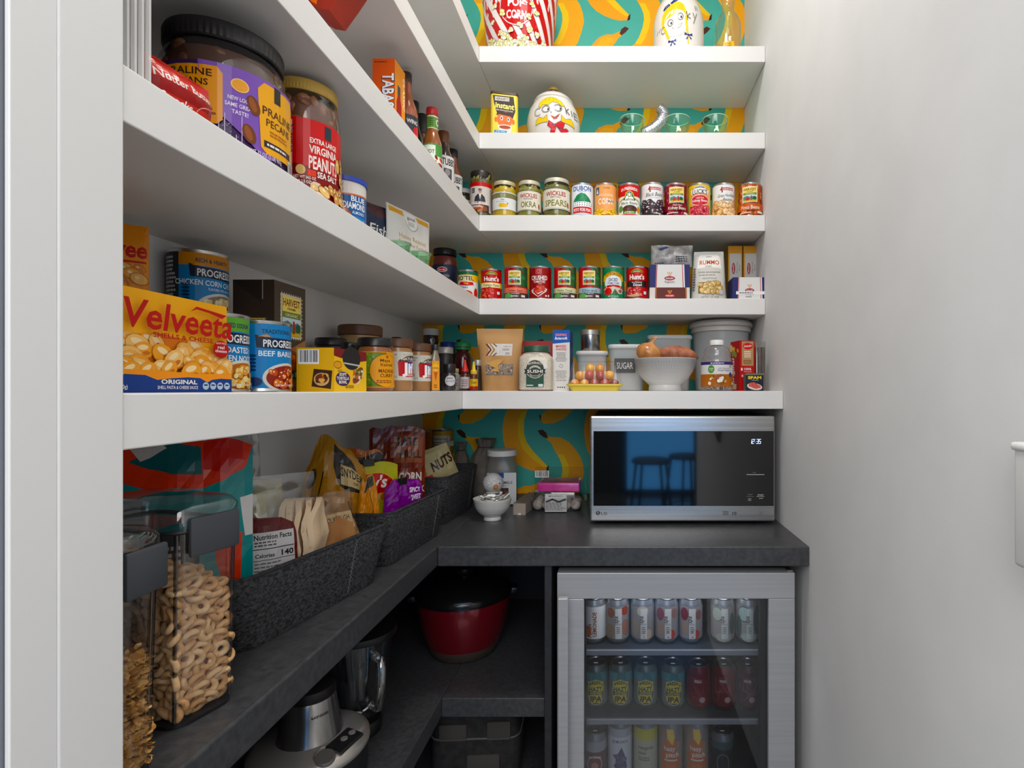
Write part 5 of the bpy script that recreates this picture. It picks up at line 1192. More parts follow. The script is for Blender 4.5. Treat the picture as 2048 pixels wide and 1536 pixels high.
p = Pr(); w, h = 0.165, 0.142
p.rect(-w / 2, 0, w / 2, h, '#cfcdc9'); p.rect(-w * 0.47, h * 0.88, -w * 0.16, h * 0.97, '#c8962c'); p.rect(w * 0.16, h * 0.88, w * 0.47, h * 0.97, '#c8962c'); p.poly([(-0.022, h * 0.97), (-0.022, h * 0.80), (0, h * 0.66), (0.022, h * 0.80), (0.022, h * 0.97)], '#dddbd8'); p.ring(0, h * 0.83, 0.023, 0.023, 0.0012, '#55524c', 20, PI, 2 * PI); p.text('good', 0, h * 0.86, 0.009, '#3c3a36', 0.03, 0.02); p.lines(-0.014, h * 0.74, 0.014, h * 0.82, 3, '#8a8880')
p.text('Honey Roasted', 0.0, h * 0.48, 0.0125, '#b08030', 0.105, 0.0); p.text('Sunflower Kernels', 0.0, h * 0.37, 0.0115, '#b08030', 0.112, 0.0); p.lines(0.02, h * 0.22, 0.07, h * 0.28, 1, '#c8a050'); p.poly([(-0.06, 0.0), (-0.02, h * 0.18), (0.03, h * 0.22), (0.06, 0.0)], '#a89a94')
soft_pack('snack_bag', 'white standing bag with gold corner bars on the left shelf', (-0.522, 1.338, H4 + 0.0005), 1.30, Pillow(w, h, 0.04, 0.96, 1.0, foot=0.75, seed=9, wr=0.003, crimp=0.05), '#cfcdc9', p, rough=0.45)
GG = MCLEAR((0.60, 0.88, 0.66), add=0.16); 
for k, (px, Xd, rr, hh, l) in enumerate(((798, -0.488, 0.026, 0.028, 'small green glass dish in front of the white bag'), (838, -0.488, 0.029, 0.036, 'larger clear green glass dish near the shelf corner'))):
    t = thing('glass_dish', l, 'dish', (Xd, YL(px, Xd), H4))
    v, f = lathe_vf([(0, 0.003), (rr * 0.6, 0.0005), (rr * 0.7, 0.004), (rr * 0.9, hh * 0.5), (rr, hh), (rr * 0.93, hh), (rr * 0.8, hh * 0.5), (rr * 0.5, 0.008), (0, 0.008)], 10)
    mesh('bowl', v, f, GG, t, 5)
    v, f = lathe_vf([(rr * 1.0, hh - 0.002), (rr * 1.04, hh), (rr * 0.96, hh + 0.001)], 10)
    mesh('rim', v, f, MCLEAR((0.7, 0.92, 0.75), add=0.35), t, 5)

# ---------------------------------------------------------------- eye-level shelf, along the left wall
def vel_print(w, h, nofine=False):
    p = Pr(); p.rect(-w / 2, 0, w / 2, h, '#f0b01c')
    rn = random.Random(4)
    p.poly([(-w / 2, h * 0.20), (-w / 2, h * 0.48), (-w * 0.3, h * 0.54), (-w * 0.05, h * 0.60), (w * 0.15, h * 0.56), (w * 0.35, h * 0.44), (w / 2, h * 0.34), (w / 2, h * 0.2)], '#d87c22')
    for j in range(44):
        u = rn.uniform(-w * 0.48, w * 0.46); top = h * (0.56 - 0.9 * abs(u / w) ** 1.6 * 0.8); v = rn.uniform(h * 0.22, top)
        j_ = (j, u, v)
    pts = sorted([(rn.uniform(-w * 0.48, w * 0.47), rn.random()) for _ in range(70)], key=lambda a: -a[1])
    for u, q in pts:
        top = h * (0.55 - 0.55 * abs(u / w) ** 1.5); v = h * 0.20 + (top - h * 0.20) * q; a = rn.uniform(-0.7, 0.7); s = rn.uniform(1.05, 1.55)
        p.ell(u, v, 0.0114 * s, 0.0084 * s, '#cc7c2c', 14, a); p.ell(u, v + 0.0006, 0.0108 * s, 0.0078 * s, rn.choice(['#ecb468', '#f0c07a', '#e8a24c']), 14, a); p.ell(u - 0.001, v + 0.0030 * s, 0.006 * s, 0.0026 * s, '#f6dcae', 10, a); p.ell(u + 0.003 * s, v - 0.002 * s, 0.004 * s, 0.002 * s, '#c8742a', 10, a)
    p.poly([(-w / 2, 0), (-w / 2, h * 0.17), (-w * 0.42, h * 0.14), (-w * 0.385, h * 0.10), (-w * 0.35, h * 0.11), (-w * 0.31, h * 0.175), (-w * 0.18, h * 0.17), (-w * 0.10, h * 0.125), (0.0, h * 0.145), (w * 0.12, h * 0.16), (w * 0.22, h * 0.155), (w * 0.28, h * 0.11), (w * 0.32, h * 0.14), (w * 0.4, h * 0.155), (w / 2, h * 0.15), (w / 2, 0)], '#173f86')
    p.poly([(-w / 2, h * 0.17), (-w * 0.42, h * 0.14), (-w * 0.385, h * 0.10), (-w * 0.35, h * 0.11), (-w * 0.31, h * 0.175), (-w * 0.18, h * 0.17), (-w * 0.10, h * 0.125), (0.0, h * 0.145), (w * 0.12, h * 0.16), (w * 0.22, h * 0.155), (w * 0.28, h * 0.11), (w * 0.32, h * 0.14), (w * 0.4, h * 0.155), (w / 2, h * 0.15), (w / 2, h * 0.21), (w * 0.2, h * 0.2), (-w * 0.1, h * 0.22), (-w / 2, h * 0.22)], '#ee9a30')
    p.text('SHELLS & CHEESE', 0.020, h * 0.548, h * 0.050, '#a8201c', w * 0.46, 0.02)
    p.text('Velveeta', 0.019, h * 0.625, h * 0.28, '#b81f1c', w * 0.82, 0.018, 0.14, outline=None)
    p.poly([(w * 0.14, h * 0.86), (w * 0.19, h * 0.925), (w * 0.32, h * 0.905), (w * 0.45, h * 0.885), (w * 0.41, h * 0.84), (w * 0.29, h * 0.88), (w * 0.19, h * 0.895)], '#b81f1c')
    p.ell(w * 0.40, h * 0.49, w * 0.072, h * 0.10, '#b01f22'); p.text('real', w * 0.40, h * 0.495, h * 0.04, '#f4ecec', w * 0.06, 0.015); p.text('cheese', w * 0.40, h * 0.455, h * 0.035, '#f4ecec', w * 0.105, 0.015); p.text('MADE WITH', w * 0.40, h * 0.55, h * 0.02, '#f0d8d4', w * 0.09, 0.01, bend=-8)
    p.text('ORIGINAL', w * 0.06, h * 0.088, h * 0.045, '#f2f2f0', w * 0.27, 0.03); p.text('SHELL PASTA & CHEESE SAUCE', w * 0.05, h * 0.036, h * 0.034, '#f2f2f0', w * 0.30, 0.012); p.text('NET WT 12 OZ (340g)', -w * 0.42, h * 0.038, h * 0.038, '#f2f2f0', w * 0.26, 0.012)
    for k in range(4): p.ell(w * (0.265 + 0.062 * k), h * 0.07, w * 0.027, h * 0.042, '#b8ccde', 14); p.rect(w * (0.265 + 0.062 * k) - w * 0.015, h * 0.072, w * (0.265 + 0.062 * k) + w * 0.015, h * 0.088, '#1c2c5a')
    return p
w, h, d = 0.200, 0.118, 0.042
carton('pasta_box', 'large yellow shells and cheese box with big red lettering, nearest the camera', (-0.543 - d / 2, 0.743 - w / 2, H5), w, d, h, PI / 2, {'front': vel_print(w, h)}, '#e8aa20')
# smaller packet of the same behind, lying on top of a can
p = vel_print(0.09, 0.115)
CANBLUE = '#2a80bb'
def lab_soup(r, h, top, topcol, title, sub, bowl, dark=None, tc='#16324e'):
    p = wrap(r, h, CANBLUE); L = h - 0.012; r9 = r
    p.rect(-PI * r, L * 0.80, PI * r, L, topcol); p.text(top, 0.018, L * 0.855, L * 0.065, tc, 0.050, 0.02)
    if dark: p.rect(-PI * r, 0, -0.030, L, '#1a1d22'); p.lines(-0.062, L * 0.05, -0.034, L * 0.95, 14, '#b8bcc0')
    p.poly([(-0.014, L * 0.63), (-0.016, L * 0.83), (-0.002, L * 0.79), (0.06, L * 0.775), (0.06, L * 0.61), (-0.004, L * 0.62)], '#1a2238'); p.poly([(-0.012, L * 0.80), (0.0, L * 0.84), (0.006, L * 0.80)], '#d8902c')
    p.text('PROGRESSO', 0.026, L * 0.645, L * 0.115, '#eef0f2', 0.062, 0.022)
    y = 0.50
    for s_ in title: p.text(s_, 0.022, L * y, L * 0.085, '#eef2f4', 0.011 * 0.62 * len(s_) * 0.78 + 0.008, 0.016); y -= 0.12
    if sub: p.text(sub, 0.030, L * (y + 0.045), L * 0.045, '#dfe8ee', 0.040, 0.01)
    for k in range(5): p.ell(-0.020, L * (0.50 - k * 0.055), 0.006, L * 0.022, '#123a62', 12)
    bc, cols = bowl
    p.ell(0.034, L * 0.16, 0.040, L * 0.24, '#d6d4cc', 28); p.ell(0.034, L * 0.16, 0.035, L * 0.20, bc, 28); p.pile(0.006, L * 0.02, 0.062, L * 0.30, 40, 0.0055, 0.0042, cols, None, hi='#f0d8b0', seed=3, shape=lambda u, v: ((u - 0.034) / 0.034) ** 2 + ((v - L * 0.16) / (L * 0.19)) ** 2 < 1)
    p.ell(-0.018, L * 0.10, 0.012, L * 0.07, '#1a2c58'); p.text('NET WT 18.5 OZ', 0.03, L * 0.03, L * 0.03, '#f0f0f0', 0.036, 0.01)
    return p
rs, hs = 0.0425, 0.115
can('soup_can', 'blue soup can with green top band, just behind the yellow box', 0, 0.795, H5, rs, hs, lab_soup(rs, hs, 'REDUCED SODIUM', '#5f9a3c', ['ROASTED', 'CHICKEN NOODLE'], None, ('#b06a2c', ['#e8c878', '#d89a4a', '#f0dca0'])), 0.42, 'blue soup cans', X=-0.597)
can('soup_can', 'blue beef barley soup can with a white bowl of red soup', 0, 0.888, H5, rs, hs, lab_soup(rs, hs, 'TRADITIONAL', '#2583bd', ['BEEF BARLEY'], None, ('#8a2c18', ['#b8502c', '#d87a40', '#a03a22', '#e0b080'])), 0.42, 'blue soup cans', X=-0.590)
can('soup_can', 'soup can standing hidden under the chowder can', 0, 0.893, H5, rs, hs, wrap(rs, hs, '#1d5a8a'), 0.0, 'blue soup cans', X=-0.6995)
can('soup_can', 'blue and gold chicken corn chowder can stacked on another can', 0, 0.893, H5 + hs, rs, hs, lab_soup(rs, hs, 'RICH & HEARTY', '#c8861c', ['CHICKEN CORN CHOWDER'], 'FLAVORED WITH BACON', ('#8a7a6a', ['#e8d8b0', '#d8c090', '#f0e6cc']), True), 0.38, 'blue soup cans', X=-0.6995)
# second cheese packet, far left
q = Pillow(0.085, 0.236, 0.03, seed=5, wr=0.002, foot=0.6, crimp=0.04)
pr = Pr(); pr.rect(-0.0425, 0, 0.0425, 0.236, '#e09018'); pr.text('Velvee', 0.008, 0.190, 0.024, '#b81f1c', 0.066, 0.03, 0.08); pr.rect(-0.01, 0.182, 0.04, 0.185, '#b81f1c'); pr.pile(-0.03, 0.140, 0.036, 0.176, 20, 0.008, 0.006, ['#ecb468', '#e8a24c', '#d88a34'], '#b8641c', hi='#f6dcae', seed=2); pr.rect(-0.0425, 0, 0.0425, 0.130, '#173f86')
soft_pack('pasta_pouch', 'yellow cheese pouch with red lettering against the left wall', (-0.706, 0.742, H5), 0.62, q, '#e09018', pr, rough=0.35)
# the pouch stands tall beside the can; a curled orange strip sticks out of its top
# broth carton
w, d, h = 0.072, 0.093, 0.196
p = Pr(); p.rect(-w / 2, 0, w / 2, h, '#3a2e26'); p.poly([(-w / 2, h), (w * 0.2, h), (w * 0.2, h * 0.80), (-w * 0.2, h * 0.9)], '#2c221c'); p.line([(w * 0.22, h), (w * 0.22, h * 0.83)], 0.0015, '#b8b0a8'); harvest_stamp(p, 0.004, h * 0.56, 0.036, h * 0.10, '#8f8768')
q = Pr(); q.rect(-d / 2, 0, d / 2, h, '#4a4034'); q.poly([(-d / 2, 0), (-d / 2, h * 0.3), (d / 2, h * 0.5), (d / 2, 0)], '#a87a52'); harvest_stamp(q, 0.002, h * 0.50, 0.062, h * 0.40, '#d8d2c0')
q.poly([(-d / 2, h * 0.46), (-d * 0.38, h * 0.50), (d / 2, h * 0.28), (d / 2, h * 0.18)], '#c2402a'); q.ell(-0.004, h * 0.26, 0.040, h * 0.12, '#5a5044'); q.ell(-0.004, h * 0.275, 0.034, h * 0.09, '#a84a2c'); q.pile(-0.03, h * 0.22, 0.02, h * 0.33, 16, 0.005, 0.004, ['#c8642c', '#d8863c', '#a03a20'], seed=3)
q.rect(-d / 2, h * 0.12, d / 2, h * 0.20, '#1f5a38'); q.text('Vegetable Broth', -0.002, h * 0.138, h * 0.045, '#e8e6d8', 0.080, 0.01); q.lines(-d * 0.4, h * 0.02, d * 0.3, h * 0.05, 1, '#6a5a4a')
carton('broth_carton', 'dark brown broth carton with farm stamps, behind the soup cans', (-0.600 - w / 2, 0.935 + d / 2, H5), w, d, h, 0.0, {'front': p, 'right': q}, '#3a2e26')
# taco kit
X0, Yc = -0.502, 0.947
w, d, h = 0.066, 0.122, 0.078
p = Pr(); p.rect(-w / 2, 0, w / 2, h, '#d8a818'); p.barcode(-w * 0.46, h * 0.63, w * 0.10, h * 0.96); p.poly([(-w * 0.10, h * 0.12), (-w * 0.04, h * 0.52), (w * 0.46, h * 0.48), (w * 0.42, h * 0.06)], '#3a2418'); p.ell(w * 0.17, h * 0.28, w * 0.21, h * 0.15, '#c8a878'); p.ell(w * 0.17, h * 0.30, w * 0.17, h * 0.11, '#6a3420'); p.pile(w * 0.04, h * 0.22, w * 0.3, h * 0.38, 10, 0.004, 0.003, ['#b8502c', '#d8a860', '#4a2a1a'], seed=2)
q = Pr(); q.rect(-d / 2, 0, d / 2, h, '#e8bc16'); q.poly([(-d / 2, h), (d / 2, h), (d / 2, h * 0.78), (d * 0.3, h * 0.74), (0, h * 0.82), (-d * 0.3, h * 0.78), (-d / 2, h * 0.82)], '#7a1c20')
q.ell(0.002, h * 0.80, 0.034, h * 0.28, '#1a1a1c', 24); q.rect(-0.034, h * 0.80, 0.036, h * 0.86, '#1a1a1c'); q.poly([(-0.03, h * 0.66), (0.034, h * 0.62), (0.03, h * 0.66), (-0.026, h * 0.69)], '#c8c8c8'); q.ell(-0.048, h * 0.62, 0.014, h * 0.09, '#d8a020'); q.ring(-0.048, h * 0.62, 0.014, h * 0.09, 0.0012, '#7a1c20'); q.text('KIT', -0.040, h * 0.455, h * 0.06, '#3a2a14', 0.014, 0.01)
q.ell(-0.030, h * 0.30, 0.026, h * 0.17, '#3a2458'); q.text('SOFT', -0.030, h * 0.37, h * 0.07, '#f0ecd8', 0.026, 0.03); q.text('TORTILLA', -0.030, h * 0.28, h * 0.07, '#f0ecd8', 0.044, 0.03); q.text('BOWL', -0.030, h * 0.19, h * 0.07, '#f0ecd8', 0.028, 0.03)
q.poly([(0.002, h * 0.34), (0.012, h * 0.16), (0.030, h * 0.18), (0.050, h * 0.44), (0.040, h * 0.58)], '#e2c890'); q.ell(0.026, h * 0.40, 0.024, h * 0.14, '#7a3a20', 16, 0.6); q.pile(0.01, h * 0.32, 0.042, h * 0.52, 22, 0.0035, 0.003, ['#c85a30', '#e0c070', '#5a7a34', '#e8e2d0'], seed=5); q.text('0', -0.018, h * 0.08, h * 0.10, '#3a2a14', 0.008, 0.0); q.lines(-0.012, h * 0.08, 0.014, h * 0.16, 2, '#6a5420')
carton('taco_kit', 'yellow taco kit box with a dark round window, beside the broth carton', (X0 - w / 2, Yc + d / 2, H5), w, d, h, 0.0, {'front': p, 'right': q}, '#d8ac18')
# jars and bottles towards the corner
def at5(px, X): return (X, YL(px, X), H5)
def simple_jar(name, label, loc, r, h, body, lidm, lidh, pr=None, lab0=0.0, rz=0.8, lidr=1.0, rough=0.35, cat='jar', shoulder=0.86, neck=0.86, waist=0.0):
    t = thing(name, label, cat, loc, rz)
    hb = h - lidh
    MB().lathe([(0, 0.001), (r * 0.92, 0.001), (r, 0.005), (r * (1 - waist), hb * 0.4), (r, hb * shoulder), (r * 0.97, hb * (shoulder + 0.05)), (r * neck, hb - 0.003), (r * neck, hb + 0.003)], 36).build('body', body, t, 45)
    MB().lathe([(r * neck * lidr * 1.04, hb - 0.001), (r * neck * lidr * 1.12, hb + 0.001), (r * neck * lidr * 1.12, h - 0.003), (r * neck * lidr * 1.05, h), (0, h)], 40).build('lid', lidm, t, 40)
    if pr: lay_cyl('label', pr, r + 0.0005, t, lab0, 0, rough)
    return t
PB = M('#a87844', 0.3, 0, 0.5, 0.3); BRLID = MN('#5a3418', '#653c1e', 80, 0.45)
simple_jar('peanut_butter_jar', 'big peanut butter jar with a wide brown lid, behind the taco kit', at5(721, -0.672), 0.050, 0.170, M('#b08a58', 0.3), BRLID, 0.026, None, 0, 0.8, 1.0, neck=0.95)
simple_jar('sauce_jar', 'black-lidded jar peeking over the back of the taco kit', at5(662, -0.690), 0.036, 0.127, M('#3a2a20', 0.3), BLK, 0.018, None, 0, 0.8)
simple_jar('sauce_jar', 'smaller black-lidded jar between taco kit and wall', at5(700, -0.616), 0.020, 0.112, M('#2c2622', 0.3), M('#1c1c1e', 0.3), 0.016, None, 0, 0.8)
r, LH = 0.036, 0.078; p = Pr(); p.rect(-PI * r, 0, PI * r, LH, '#6c8a34'); p.pile(-0.06, 0.002, 0.0, LH - 0.002, 70, 0.002, 0.0016, ['#8aa84a', '#55742a'], seed=4)
p.ell(0.022, LH * 0.48, 0.034, LH * 0.46, '#4a3a1c', 30); p.ell(0.022, LH * 0.48, 0.033, LH * 0.45, '#dc9a24', 30); p.rect(0.022, 0, 0.09, LH, '#dc9a24'); p.rect(-PI * r, LH * 0.97, PI * r, LH, '#d8902c'); p.rect(-PI * r, 0, PI * r, LH * 0.03, '#d8902c')
p.ell(0.024, LH * 0.86, 0.003, 0.003, '#a85a1c'); p.text('Maya', 0.020, LH * 0.72, LH * 0.085, '#5a3418', 0.022, 0.012); p.text('Kaimal', 0.024, LH * 0.60, LH * 0.085, '#5a3418', 0.028, 0.012); p.text('MADRAS', 0.024, LH * 0.42, LH * 0.10, '#5a3418', 0.036, 0.015); p.text('CURRY', 0.024, LH * 0.29, LH * 0.10, '#5a3418', 0.030, 0.015); p.lines(0.002, LH * 0.12, 0.044, LH * 0.22, 2, '#8a4a1c')
simple_jar('sauce_jar', 'curry sauce jar with black lid and round orange label', at5(751, -0.536), r, 0.117, M('#9a5a2c', 0.25, 0, 0.5, 0.4), M('#1a1718', 0.3), 0.019, p, 0.008, 0.42, 1.0, neck=0.9)
def lab_jif(r, LH):
    p = Pr(); p.rect(-r * 1.9, 0, r * 1.9, LH, '#d2cec4'); p.text('No Need', -0.024, LH * 0.87, LH * 0.06, '#3a3a34', 0.018, 0.01); p.text('To Stir', -0.026, LH * 0.78, LH * 0.06, '#3a3a34', 0.014, 0.01)
    p.poly([(-0.012, LH * 0.55), (-0.010, LH * 0.70), (0.008, LH * 0.84), (0.03, LH * 0.88), (0.05, LH * 0.84), (0.05, LH * 0.70), (0.01, LH * 0.68)], '#3a342c'); p.text('NATURAL', 0.019, LH * 0.71, LH * 0.10, '#e8e4d8', 0.046, 0.02, bend=-2); p.text('No Sugar', 0.012, LH * 0.87, LH * 0.06, '#b8862c', 0.024, 0.0, 0.2)
    p.poly([(-0.010, LH * 0.16), (-0.012, LH * 0.66), (0.010, LH * 0.68), (0.05, LH * 0.66), (0.05, LH * 0.14), (0.01, LH * 0.12)], '#b82430'); p.poly([(0.006, LH * 0.64), (0.05, LH * 0.64), (0.05, LH * 0.40), (0.012, LH * 0.36)], '#2a4a9a')
    p.text('Jif', 0.016, LH * 0.26, LH * 0.36, '#f4f4f6', 0.036, 0.045); p.text('CREAMY', 0.02, LH * 0.155, LH * 0.07, '#f4e4e0', 0.034, 0.02); p.text('NET WT 16 OZ', -0.026, LH * 0.10, LH * 0.05, '#4a4a44', 0.024, 0.0); p.lines(-0.034, LH * 0.18, -0.018, LH * 0.30, 2, '#4a4a44')
    return p
for px, l in ((796.5, 'peanut butter jar with brown lid, between the curry jar and its twin'), (837, 'peanut butter jar with brown lid, beside the slim honey bottle')):
    simple_jar('peanut_butter_jar', l, at5(px, -0.531), 0.0328, 0.126, PB, BRLID, 0.021, lab_jif(0.0328, 0.068), 0.026, 0.72, 1.0, neck=0.93, waist=0.0)['group'] = 'brown-lidded peanut butter jars'
bottle('vinegar_bottle', 'dark bottle with a small black cap against the left wall', at5(793, -0.700), bpro(0.028, 0.160, 0.45), M('#2a1a14', 0.2), cpro(0.0145, 0.144, 0.170), BLK)
bottle('spice_jar', 'little red-capped spice jar behind the curry jar', at5(771, -0.655), bpro(0.022, 0.130, 0.8, 0.7), M('#4a2c20', 0.3), cpro(0.020, 0.126, 0.143), M('#b8202c', 0.4))
bottle('syrup_bottle', 'dark syrup bottle with a white cap in the corner', at5(862, -0.668), bpro(0.033, 0.205, 0.75, 0.62), M('#2c1410', 0.12, 0, 0.6, 0.5), cpro(0.027, 0.198, 0.222), M('#d4d2cc', 0.4))
def slim_label(w, h):
    p = Pr(); p.rect(-w, 0, w, h, '#d8902c'); p.ell(0, h * 0.80, w * 0.86, h * 0.18, '#e8b048', 18); p.text('LOCAL', 0, h * 0.72, h * 0.07, '#4a2c10', w * 1.6, 0.02); p.fan([(0, h * 0.3), (-w * 0.5, h * 0.62), (w * 0.5, h * 0.62)], '#b8501c'); p.lines(-w * 0.5, h * 0.06, w * 0.6, h * 0.2, 2, '#5a3410'); p.ring(0, h * 0.86, w * 0.6, h * 0.08, 0.0008, '#7a4a14', 16, 0, PI)
    return p
L = at5(870.5, -0.489)
t = thing('honey_bottle', 'slim honey bottle with black cap and tall orange label', 'bottle', L, 0.45)
v, f = rr_loft([(0.021, 0.018, 0.005, 0.0005), (0.022, 0.019, 0.005, 0.003), (0.022, 0.019, 0.005, 0.085), (0.014, 0.014, 0.005, 0.103), (0.011, 0.011, 0.005, 0.112), (0.011, 0.011, 0.005, 0.118)])
mesh('body', v, f, M('#7a6a52', 0.12, 0, 0.6, 0.5), t, 45); MB().lathe(cpro(0.0082, 0.110, 0.125), 20).build('cap', M('#232426', 0.4), t, 40)
lay_front('label', slim_label(0.0095, 0.078), 0.022, 0.019, t, 'front', 0.4, 0.003)
simple_jar('seasoning_jar', 'black seasoning jar with silver lid behind the honey bottle', at5(891, -0.566), 0.0235, 0.143, MN('#1c1b1a', '#3a3836', 90, 0.4), M('#b8b4ac', 0.35, 0.3), 0.020, None, 0, 0.6, 1.1)
r, h = 0.0185, 0.078
p = Pr(); p.ell(0.004, 0.026, 0.017, 0.016, '#c8c6c6', 20); p.ring(0.004, 0.026, 0.017, 0.016, 0.0008, '#6a6866', 20); p.text('LA FIORITA', 0.004, 0.022, 0.005, '#3a3836', 0.024, 0.005); p.lines(-0.006, 0.030, 0.014, 0.036, 1, '#6a6866')
simple_jar('jam_jar', 'short dark jar with a white oval label', (PX(894, 1.535), 1.535 + 0.02, H5), r, h, M('#2c2628', 0.2, 0, 0.5, 0.3), M('#1c1a1a', 0.3), 0.024, p, 0.004, 0.3, 1.0)
p = Pr(); p.rect(-0.03, 0, 0.03, 0.044, '#9c9a94'); p.text('Oil', 0.002, 0.026, 0.007, '#3a3a34', 0.014, 0.0); p.lines(-0.008, 0.010, 0.012, 0.022, 2, '#55554c')
bottle('spice_jar', 'small corked glass bottle with a grey label', (PX(910.5, 1.625), 1.625, H5), bpro(0.0138, 0.060, 0.7, 0.75), M('#8a8a70', 0.2), cpro(0.0105, 0.056, 0.068), M('#a08c5c', 0.7), 0.3, [(p, 0.0142, 0.004, 0.4)])
simple_jar('spice_jar', 'tall jar with a royal blue lid at the back of the corner', (PX(897, 1.93), 1.93, H5), 0.028, 0.175, M('#15182c', 0.25), M('#1c3488', 0.35), 0.026, None, 0, 0.3, 1.05)
bottle('ketchup_bottle', 'dark red sauce bottle with a bright green cap', (PX(925.5, 1.86), 1.86, H5), bpro(0.0285, 0.155, 0.9, 0.72), M('#4a0f0e', 0.18, 0, 0.6, 0.4), [(0.025, 0.142), (0.027, 0.144), (0.027, 0.162), (0.022, 0.168), (0.010, 0.170), (0.006, 0.178), (0, 0.179)], M('#1c8a50', 0.4))
p = Pr(); p.rect(-0.03, 0, 0.03, 0.034, '#b4acac'); p.lines(-0.010, 0.006, 0.012, 0.028, 4, '#8a5a5a'); p.text('28 oz', -0.004, 0.003, 0.005, '#3a3a3a', 0.014, 0.01)
bottle('chili_sauce_bottle', 'tiny chili sauce bottle with a pointed red nozzle', (PX(930, 1.605), 1.605, H5), bpro(0.0145, 0.054, 0.75, 0.82), M('#4a1a14', 0.2), [(0.0105, 0.050), (0.011, 0.053), (0.010, 0.062), (0.006, 0.074), (0.0035, 0.086), (0.003, 0.094), (0, 0.094)], M('#c81c1c', 0.4), 0.25, [(p, 0.0149, 0.008, 0.4)])
p = Pr(); p.rect(-0.03, 0, 0.03, 0.030, '#c8a020'); p.text('Yum', 0, 0.016, 0.008, '#3a2a10', 0.016, 0.02, 0.2); p.rect(-0.03, 0, 0.03, 0.008, '#a02a1c')
bottle('mustard_bottle', 'tiny sauce bottle with a pointed yellow nozzle', (PX(947.5, 1.600), 1.600, H5), bpro(0.0115, 0.054, 0.75, 0.82), M('#5a2c10', 0.2), [(0.009, 0.050), (0.010, 0.053), (0.0095, 0.060), (0.0055, 0.064), (0.004, 0.080), (0.003, 0.088), (0, 0.088)], M('#d8b428', 0.4), 0.25, [(p, 0.0119, 0.006, 0.4)])
bottle('spice_jar', 'narrow dark bottle with a silver cap beside the kraft bag', (PX(955.5, 1.70), 1.70, H5), bpro(0.0125, 0.085, 0.8, 0.8), M('#2c1c16', 0.2), cpro(0.0112, 0.080, 0.098), M('#a8a8a8', 0.35, 0.5))
# ---------------------------------------------------------------- eye-level shelf, back part
def at5b(px, Y): return (PX(px, Y), Y, H5)
# kraft pouch
w, h = 0.148, 0.199
p = Pr(); p.rect(-0.036, 0.112, 0.044, 0.150, '#d2ccc6'); 
for k, c in enumerate(('#6a2420', '#cfc8c2', '#a8823c', '#d8d4ce')):
    u = -0.046 + k * 0.006
    p.poly([(u, 0.150), (u + 0.006, 0.150), (u + 0.022, 0.131), (u + 0.006, 0.112), (u, 0.112), (u + 0.015, 0.131)], c)
p.line([(-0.020, 0.150), (-0.008, 0.142)], 0.003, '#6a2420'); p.line([(-0.020, 0.112), (-0.008, 0.120)], 0.003, '#6a2420')
p.text('Sweet Tea', 0.026, 0.140, 0.005, '#4a4440', 0.024, 0.0); p.lines(0.012, 0.128, 0.040, 0.136, 2, '#77706a'); p.lines(0.022, 0.115, 0.040, 0.123, 2, '#77706a')
p.rect(-0.048, 0.050, 0.052, 0.086, '#8a7a6c'); p.pile(-0.046, 0.052, 0.050, 0.084, 130, 0.0018, 0.0013, ['#d8d2ca', '#5a4a40', '#b8aca0', '#3c3230', '#8f8478'], seed=7); p.poly([(-0.044, 0.086), (-0.01, 0.072), (-0.03, 0.064), (0.002, 0.06), (0.0, 0.082), (0.02, 0.1), (-0.01, 0.1)], '#c89a60')
soft_pack('kraft_pouch', 'brown kraft standing pouch with a white label and clear window', (PX(1000, 1.715), 1.715, H5), 0.04, Pillow(w, h, 0.062, 0.80, 1.0, foot=0.7, crimp=0.13, wr=0.0035, seed=15), '#b98a52', p, rough=0.6)
# red box behind the rice
w, h = 0.130, 0.168
carton('cereal_box', 'plain red box standing behind the rice jar', (PX(1073, 1.80), 1.82, H5), w, 0.045, h, 0.0, {}, '#a01418')
# rice jar
t = thing('rice_jar', 'square clear jar of white rice with a green lid', 'jar', (PX(1073, 1.645), 1.645, H5), 0.05)
lv = [(0.092, 0.080, 0.016, 0.0006), (0.102, 0.088, 0.018, 0.005), (0.103, 0.089, 0.018, 0.094), (0.098, 0.086, 0.022, 0.104), (0.080, 0.078, 0.030, 0.113), (0.076, 0.076, 0.036, 0.118)]
v, f = rr_loft(lv, 6); mesh('clear_wall', v, f, MCLEAR((0.98, 0.98, 0.97), add=0.06), t, 45)
v, f = rr_loft([(a - 0.003, b - 0.003, c, z + (0.0015 if k == 0 else 0)) for k, (a, b, c, z) in enumerate(lv)], 6); mesh('rice', v, f, MN('#b8aa94', '#e2d8c8', 420, 0.6, 0.6, lo=0.38, hi=0.58), t, 45)
MB().lathe([(0.040, 0.118), (0.042, 0.119), (0.042, 0.134), (0.040, 0.1365), (0, 0.1365)], 40).build('lid', M('#1c4a34', 0.4), t, 40)
p = Pr(); p.rect(-0.026, 0.012, 0.026, 0.052, '#1c4430'); p.ell(0, 0.066, 0.028, 0.028, '#dcd8cc', 28); p.ell(0, 0.066, 0.0265, 0.0265, '#2a3428', 28); p.ell(0, 0.060, 0.019, 0.017, '#b8b4a4', 24); p.ell(0, 0.058, 0.016, 0.013, '#2a3428', 24)
